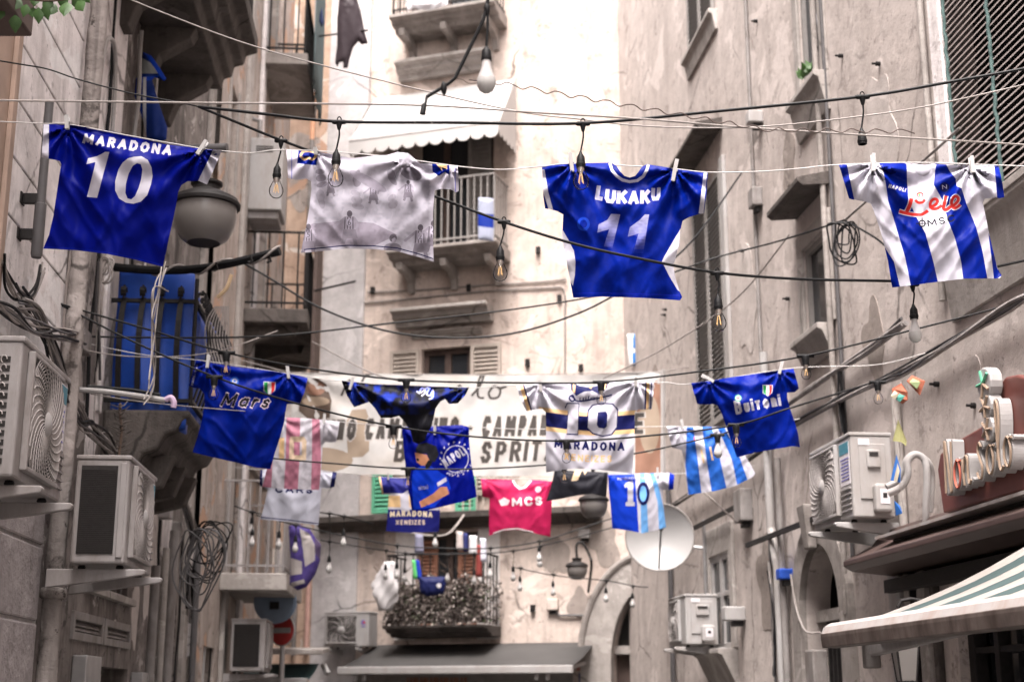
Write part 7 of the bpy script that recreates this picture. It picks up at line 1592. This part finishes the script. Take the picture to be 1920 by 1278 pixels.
wallrun("pale cords hanging over the front of the blue tarpaulin", WL, [(305, 512), (288, 560), (284, 640), (282, 700), (272, 750)], .5, [.004], [M_greycable], .1, 5, 12)
wallrun("thin vertical cables on the blackened left wall beside the tarpaulin", WL, [(178, 490), (178, 560), (180, 640), (178, 720)], .03, [.006, .008], MK, .05, 4, 13)
def coil(label, c, W, rx, rz, turns, r, mat, seed, group="coils of cable"):
    rnd = random.Random(seed); root = thing("cable_coil", label, "cable coil", c, group)
    for k in range(turns):
        sx, sz = rx * rnd.uniform(.45, 1.1), rz * rnd.uniform(.55, 1.1); ph = rnd.uniform(-.6, .6); ox, oz = rnd.uniform(-.3, .3) * rx, rnd.uniform(-.1, .05) * rz; wb = rnd.uniform(.0, .35); wp = rnd.uniform(0, 6)
        pts = [c + W.d * (ox + sx * math.cos(a + ph) * (1 + wb * math.sin(2 * a + wp))) * .9 + W.n * (.03 * k / turns + .25 * sx * math.cos(a)) + Vector((sx * .0, 0, oz - sz + sz * (1 - math.sin(a)) * 1.0 - (sz - rz))) for a in [2 * math.pi * j / 28 for j in range(29)]]
        MB().tube(pts, r, 6).build("loop", mat, root, smooth=True)
    return root
cc = P(1585, 455, 9.35)
WX = Wall(0, 0, 1, 0)
coil("tied coil of dark cable hanging in the air below the striped Lete jersey", cc, WX, .115, .14, 6, .006, M_black, 2)
cc = P(372, 1062, 9.6); coil("big loose coil of grey cable on the left wall beside the finned air conditioner", cc, WX, .15, .26, 7, .0055, M_darkpipe, 3)
coil("loose tangle of black cable under the tarpaulin balcony slab", P(395, 1030, 10.4), WX, .15, .2, 6, .005, M_black, 6)
u, z = WL.uz(196, 508, .04); coil("small coil of pale cable left of the blue tarpaulin", WL.pt(u, z, .05), WX, .05, .08, 5, .006, M_greycable, 4)
# bundle of thin pale wires over the tarp balcony rail
rnd = random.Random(5); root = thing("wire_fan", "fan of thin pale wires dropping over the side railing of the tarpaulin balcony", "wires", P(420, 620, 9.6))
for k in range(9): MB().tube(smoothpath([P(404 + 3 * k, 574, 9.4 + .1 * k), P(388 + 5 * k, 600 + 3 * k, 9.4 + .1 * k), P(385 + 5.5 * k, 640, 9.4 + .1 * k), P(398 + 5 * k, 690 - 2 * k, 9.4 + .1 * k)], 5), .005, 5).build("wire", M_greycable, root, smooth=True)
tag(MB().tube(smoothpath([P(434, 515, 9.3), P(425, 540, 9.3), P(408, 558, 9.3)], 5), .014, 7).build("wooden_stick", plain("pale wood", (.62, .45, .28), .6), None, smooth=True), "bent pale stick by the pole above the tarpaulin balcony", "stick")

# ------------------------------------------------------------------ plants
def leaf(parent, c, L, w, tip, mat=M_leaf):
    tip = Vector(tip).normalized(); sd = tip.cross(Vector((0, 1, 0.3))).normalized(); nn = sd.cross(tip)
    prof = [(0, 0), (.15, .32), (.35, .5), (.6, .38), (.82, .16), (1, 0)]; m = MB(); vs_ = []
    for t, ww in prof: vs_ += [c + tip * L * t - sd * w * ww + nn * .12 * w * ww, c + tip * L * t - nn * .06 * L * math.sin(math.pi * t), c + tip * L * t + sd * w * ww + nn * .12 * w * ww]
    fs_ = []
    for i in range(5): fs_ += [(3 * i, 3 * i + 1, 3 * i + 4, 3 * i + 3), (3 * i + 1, 3 * i + 2, 3 * i + 5, 3 * i + 4)]
    m.add(vs_, fs_); return m.build("leaf", mat, parent, smooth=True)
Yp = 4.6; pl = thing("hanging_plant", "green heart-leaved plant hanging into the top left corner", "plant", P(60, -10, Yp))
MB().tube(smoothpath([P(-40, -40, Yp), P(30, -8, Yp), P(90, 2, Yp), P(150, -6, Yp)], 6), .004, 6).build("stem", M_stem, pl)
rnd = random.Random(11)
for (x, y, tx, tz, L) in ((28, 28, 0, -1, .045), (5, 15, -.5, -1, .04), (50, 8, -.2, -1, .035), (62, 14, .1, -1, .035), (72, 14, .05, -1, .04), (82, 10, .3, -1, .035), (105, 8, -.5, -1, .042), (125, 4, .05, -1, .05), (145, 2, .6, -1, .045), (138, -8, .5, -.8, .045), (95, -4, -.4, -1, .04), (38, -2, -.4, -1, .04), (115, -12, .2, -1, .04), (68, -10, 0, -1, .04), (150, -14, .8, -.8, .04)):
    leaf(pl, P(x, y, Yp + rnd.uniform(-.05, .05)), L * rnd.uniform(1.3, 1.6), L * 1.05, (tx, rnd.uniform(-.4, .4), tz))
tag(MB().box(*sorted((P(-60, 0, Yp).x, P(28, 0, Yp).x)), Yp - .1, Yp + .2, P(0, 22, Yp).z, P(0, -60, Yp).z).build("planter_box", M_darkwood, None, bevel=.008), "dark corner of a planter box at the top left edge", "planter")
# dried spiky plant growing on the wall below the tarpaulin balcony
pl = thing("dry_plant", "dry spiky weed growing on the ledge below the tarpaulin balcony", "plant", P(225, 850, 8.3))
MB().tube(smoothpath([P(222, 860, 8.3), P(228, 810, 8.3), P(225, 770, 8.3), P(226, 755, 8.3)], 4), [.009] * 12 + [.004], 6).build("stem", M_stem, pl)
for k in range(26):
    y = 762 + k * 3.8; s_ = -1 if k % 2 else 1; x = 226 + 2 * math.sin(k)
    MB().tube([P(x, y, 8.3), P(x + s_ * rnd.uniform(6, 10), y - 3, 8.3 + rnd.uniform(-.06, .06)), P(x + s_ * rnd.uniform(10, 24), y - rnd.uniform(4, 14), 8.3 + rnd.uniform(-.1, .1))], [.005, .004, .001], 5).build("twig", M_stonedark, pl)
# planted balcony covering: many small pale dried flowers and leaves on netting
u0, u1, z = D4; rnd = random.Random(3); mb = MB(); mb2 = MB(); mb3 = MB()
front = .66
for k in range(4200):
    s_ = rnd.random(); t_ = rnd.random(); side = rnd.random()
    if side < .86: c = WF.pt(u0 + (u1 - u0) * s_, z + (.60 + .08 * math.sin(s_ * 17)) * t_, front + rnd.gauss(0.02, .05))
    else: c = WF.pt(u0 + rnd.gauss(.02, .03) if side < .93 else u1 + rnd.gauss(-.02, .03), z + .62 * t_, front * s_)
    r_ = rnd.uniform(.012, .034); a = Vector((rnd.gauss(0, 1), rnd.gauss(0, 1), rnd.gauss(0, 1))).normalized(); b = a.orthogonal().normalized(); d = a.cross(b)
    (lambda q: mb2 if q < .24 else mb3 if q < .30 else mb)(rnd.random()).add([c - b * r_, c + d * r_ * .55 + a * r_ * .2, c + b * r_, c - d * r_ * .55 + a * r_ * .2], [(0, 1, 2, 3)])
bp = thing("balcony_planting", "dense dried brown planting covering the front of the lowest facade balcony", "planting", WF.pt((u0 + u1) / 2, z, front))
o = mb.build("dry_foliage", M_brownfoil, bp); o["kind"] = "stuff"; o = mb2.build("dry_petals", M_palepetal, bp); o["kind"] = "stuff"; o = mb3.build("green_leaves", plain("dull green leaf", (.06, .085, .035), .7, 0, .4, 20), bp); o["kind"] = "stuff"
for k in range(16):
    s_ = rnd.random(); p0 = WF.pt(u0 + (u1 - u0) * s_, z + .55, front); MB().tube(smoothpath([p0, p0 + Vector((rnd.uniform(-.08, .08), -.05, .12)), p0 + Vector((rnd.uniform(-.16, .16), -.08, rnd.uniform(.15, .3)))], 4), [.006] * 8 + [.003], 5).build("sprig", M_stem, bp)
MB().wbox(WF, u0 + .02, u1 - .02, z + .02, z + .55, front - .06, front - .05).build("netting", M_stonedark, bp)
u, z = WR.uz(1520, 135, .05); pl = thing("sill_plant", "small green weed on the sill of the upper right window", "plant", WR.pt(u, z, .08))
for k in range(9): leaf(pl, WR.pt(u + rnd.uniform(-.12, .12), z - .02, .08), .12, .05, (rnd.uniform(-.5, .5), rnd.uniform(-.5, .5), 1))

# ------------------------------------------------------------------ bunting by the right air conditioner
bu = thing("bunting", "string of faded orange, green and blue pennants beside the right air conditioner", "bunting", P(1690, 800, 8.6))
MB().tube(smoothpath([P(1690, 715, 8.6), P(1675, 760, 8.6), P(1682, 800, 8.6), P(1688, 850, 8.6), P(1684, 880, 8.6), P(1695, 960, 8.6)], 5), .003, 5).build("cord", M_greycable, bu)
def pennant(pix, c, Y=8.55, nm="pennant"):
    n = len(pix); m = MB(); m.prism([P(x, y, Y + .02 * math.sin(i * 2)) for i, (x, y) in enumerate(pix)], (0, .004, 0)); m.build(nm, c, bu)
M_or = plain("faded orange", (.30, .09, .05), .8, 0, .15); M_lg = plain("faded light green", (.24, .30, .15), .8); M_yg = plain("yellow green", (.30, .29, .13), .8); M_pb = plain("pennant blue", (.015, .10, .34), .7); M_cr = plain("pennant cream", (.42, .37, .28), .8); M_tg = plain("pennant teal", (.05, .22, .18), .8)
pennant([(1700, 714), (1710, 703), (1735, 714), (1725, 741)], M_or); pennant([(1705, 716), (1712, 709), (1726, 716), (1719, 729)], M_lg, 8.53); pennant([(1672, 728), (1690, 718), (1702, 735), (1702, 750), (1692, 757), (1676, 745)], M_or, 8.5); pennant([(1670, 742), (1677, 732), (1684, 737), (1679, 749)], M_cr, 8.48); pennant([(1679, 748), (1686, 737), (1697, 742), (1688, 753)], M_tg, 8.48)
pennant([(1684, 786), (1674, 826), (1690, 828), (1699, 836), (1700, 826)], M_yg); pennant([(1681, 852), (1670, 900), (1688, 904), (1689, 880)], M_pb); pennant([(1683, 868), (1676, 901), (1682, 903), (1687, 882)], M_cr, 8.53); pennant([(1677, 938), (1680, 966), (1692, 962), (1688, 948)], M_pb)
# refrigerant pipes of the right unit
rp = thing("pipe_run", "white insulated pipes bending from the right air conditioner down behind the cornice", "pipes", P(1700, 900, 8.8))
MB().tube(smoothpath([P(1665, 925, 8.75), P(1690, 912, 8.72), P(1702, 890, 8.7), P(1702, 865, 8.7), P(1715, 852, 8.7), P(1732, 860, 8.7), P(1738, 890, 8.7), P(1736, 955, 8.75), P(1736, 990, 8.8)], 6), .022, 10).build("pipe", M_white, rp, smooth=True)
MB().tube(smoothpath([P(1662, 912, 8.8), P(1684, 900, 8.8), P(1694, 880, 8.78), P(1700, 860, 8.76), P(1718, 850, 8.75), P(1742, 868, 8.76), P(1748, 900, 8.8), P(1744, 960, 8.82)], 6), .018, 10).build("pipe", M_white, rp, smooth=True)
# small boxes and cameras
def wall_box(name, label, cat, W, px, py, w, h, d, mat, rod=None):
    u, z = W.uz(px, py); t = thing(name, label, cat, W.pt(u, z)); MB().wbox(W, u - w / 2, u + w / 2, z - h / 2, z + h / 2, .0, d).build("housing", mat, t, bevel=.012)
    MB().wbox(W, u - w * .3, u + w * .3, z - h / 2 - .05, z - h / 2, .02, d * .6).build("underside_clip", M_iron, t); return t
wall_box("junction_box", "white junction box on the facade left of the satellite dish", "junction box", WF, 1098, 1001, .16, .12, .1, M_white)
wall_box("junction_box", "cream junction box above the right end of the grey awning", "junction box", WF, 1038, 1133, .16, .15, .08, M_front)
wall_box("alarm_box", "white alarm siren on the right wall by the low white window", "alarm", WR, 1395, 1150, .14, .13, .2, M_white)
wall_box("security_camera", "white dome camera high on the right wall left of the sill", "camera", WR, 1428, 222, .12, .12, .14, M_white)
wall_box("cable_box", "pale cable box with black tails on the right wall", "junction box", WR, 1426, 372, .16, .18, .1, M_pipe)
wall_box("cable_box", "weathered grey cable box on the right wall below the striped jersey", "junction box", WR, 1405, 948, .26, .3, .12, M_pipe)
wall_box("meter_box", "grey electricity meter box at lower right beside the arched doorway", "meter", WR, 1545, 1250, .2, .26, .12, M_pipe)
wall_box("junction_box", "small blue tap box on the white pipe of the right wall", "tap", WR, 1484, 1076, .12, .09, .12, M_tarp)
# ------------------------------------------------------------------ banner across the street
BBR = (.115, .085, .07); BRD = (.26, .145, .105); BTN = (.33, .26, .20); BGR = (.075, .067, .063); BHALO = (.50, .47, .445)
bt1 = block_text("VINO CAMPANINO - CAMPARI SODA", (600, 826), (1130, 815), 40, .19, 0, .16, .3); bt2 = block_text("E", (1186, 814), (1208, 813), 40, .22, 0, .1)
bt3 = block_text("BIRRA", (738, 866), (860, 864), 40, .19, 0, .16, .3) + block_text("SPRITZ", (900, 868), (1040, 864), 40, .19, 0, .16, .3)
scr = []
for st in ([(640, 742), (655, 712), (668, 745), (682, 708), (700, 700)], [(696, 736), (706, 722), (714, 736), (702, 744), (696, 736)], [(884, 742), (900, 722), (908, 700), (898, 712), (896, 742), (908, 746)], [(916, 736), (926, 724), (938, 730), (934, 744), (920, 746), (916, 736)], [(938, 728), (950, 724)], [(852, 738), (862, 722), (866, 740), (852, 748)]): scr += stroke(st, 4.5, 4)
def colb(v):
    a = np.array([noise.fractal(Vector((x / 90, y / 60, 4.0)), 1.0, 2.0, 4) for x, y in v]); e_ = np.clip((640 - v[:, 0]) / 80, 0, 1) * .2; m = 1 - .16 * np.clip(a + .1, 0, 1) - e_
    return np.stack([m, m * (1 - .06 * np.clip(a, 0, 1)), m * (1 - .12 * np.clip(a, 0, 1))], 1)
bn = garment("banner", "wide printed cloth banner advertising drinks across the street", "banner", [(545, 699), (700, 701), (900, 704), (1100, 702), (1238, 697), (1239, 790), (1238, 889, 1), (1100, 891, 1), (900, 892, 1), (700, 889, 1), (545, 884), (546, 790)], YBAN, (.55, .535, .522),
        [(BBR, [[(560, 770), (563, 730), (575, 712), (595, 708), (612, 720), (622, 750), (618, 785), (590, 796)]], "printed_picture"), (BRD, [ell(592, 728, 18, 13, 18)], "printed_picture"), (BTN, [ell(592, 752, 26, 9, 18)], "printed_picture"),
         (BTN, [[(652, 858), (649, 790), (660, 768), (686, 766), (694, 790), (692, 845), (680, 856)]], "printed_picture"), (BTN, [ell(600, 862, 62, 24, 24)], "printed_picture"), (BRD, [[(1190, 895), (1192, 770), (1212, 722), (1245, 705), (1245, 895)]], "printed_picture"), (BTN, [ell(1218, 795, 20, 55, 24)], "printed_picture"),
         (BHALO, fat(bt1, 3) + fat(bt2, 3) + fat(bt3, 3), "lettering_halo", 'any'), (BGR, bt1 + bt2 + bt3, "lettering", 'any'), (BGR, scr, "script_lettering", 'any')], (), [(560, 700), (1230, 698)], 0, 0, T=.004, fold=.35, seed=61, grid=9, colfn=colb, group=None, vert=.3)
MB().tube([P(1243, 693, YBAN), P(1243, 890, YBAN)], .03, 6).build("end_pole", M_white, bn)
MB().tube([P(440, 672, YBAN), P(545, 699, YBAN), P(900, 703, YBAN), P(1240, 697, YBAN), P(1330, 680, YBAN + .6)], .006, 5).build("top_rope", M_greycable, bn)
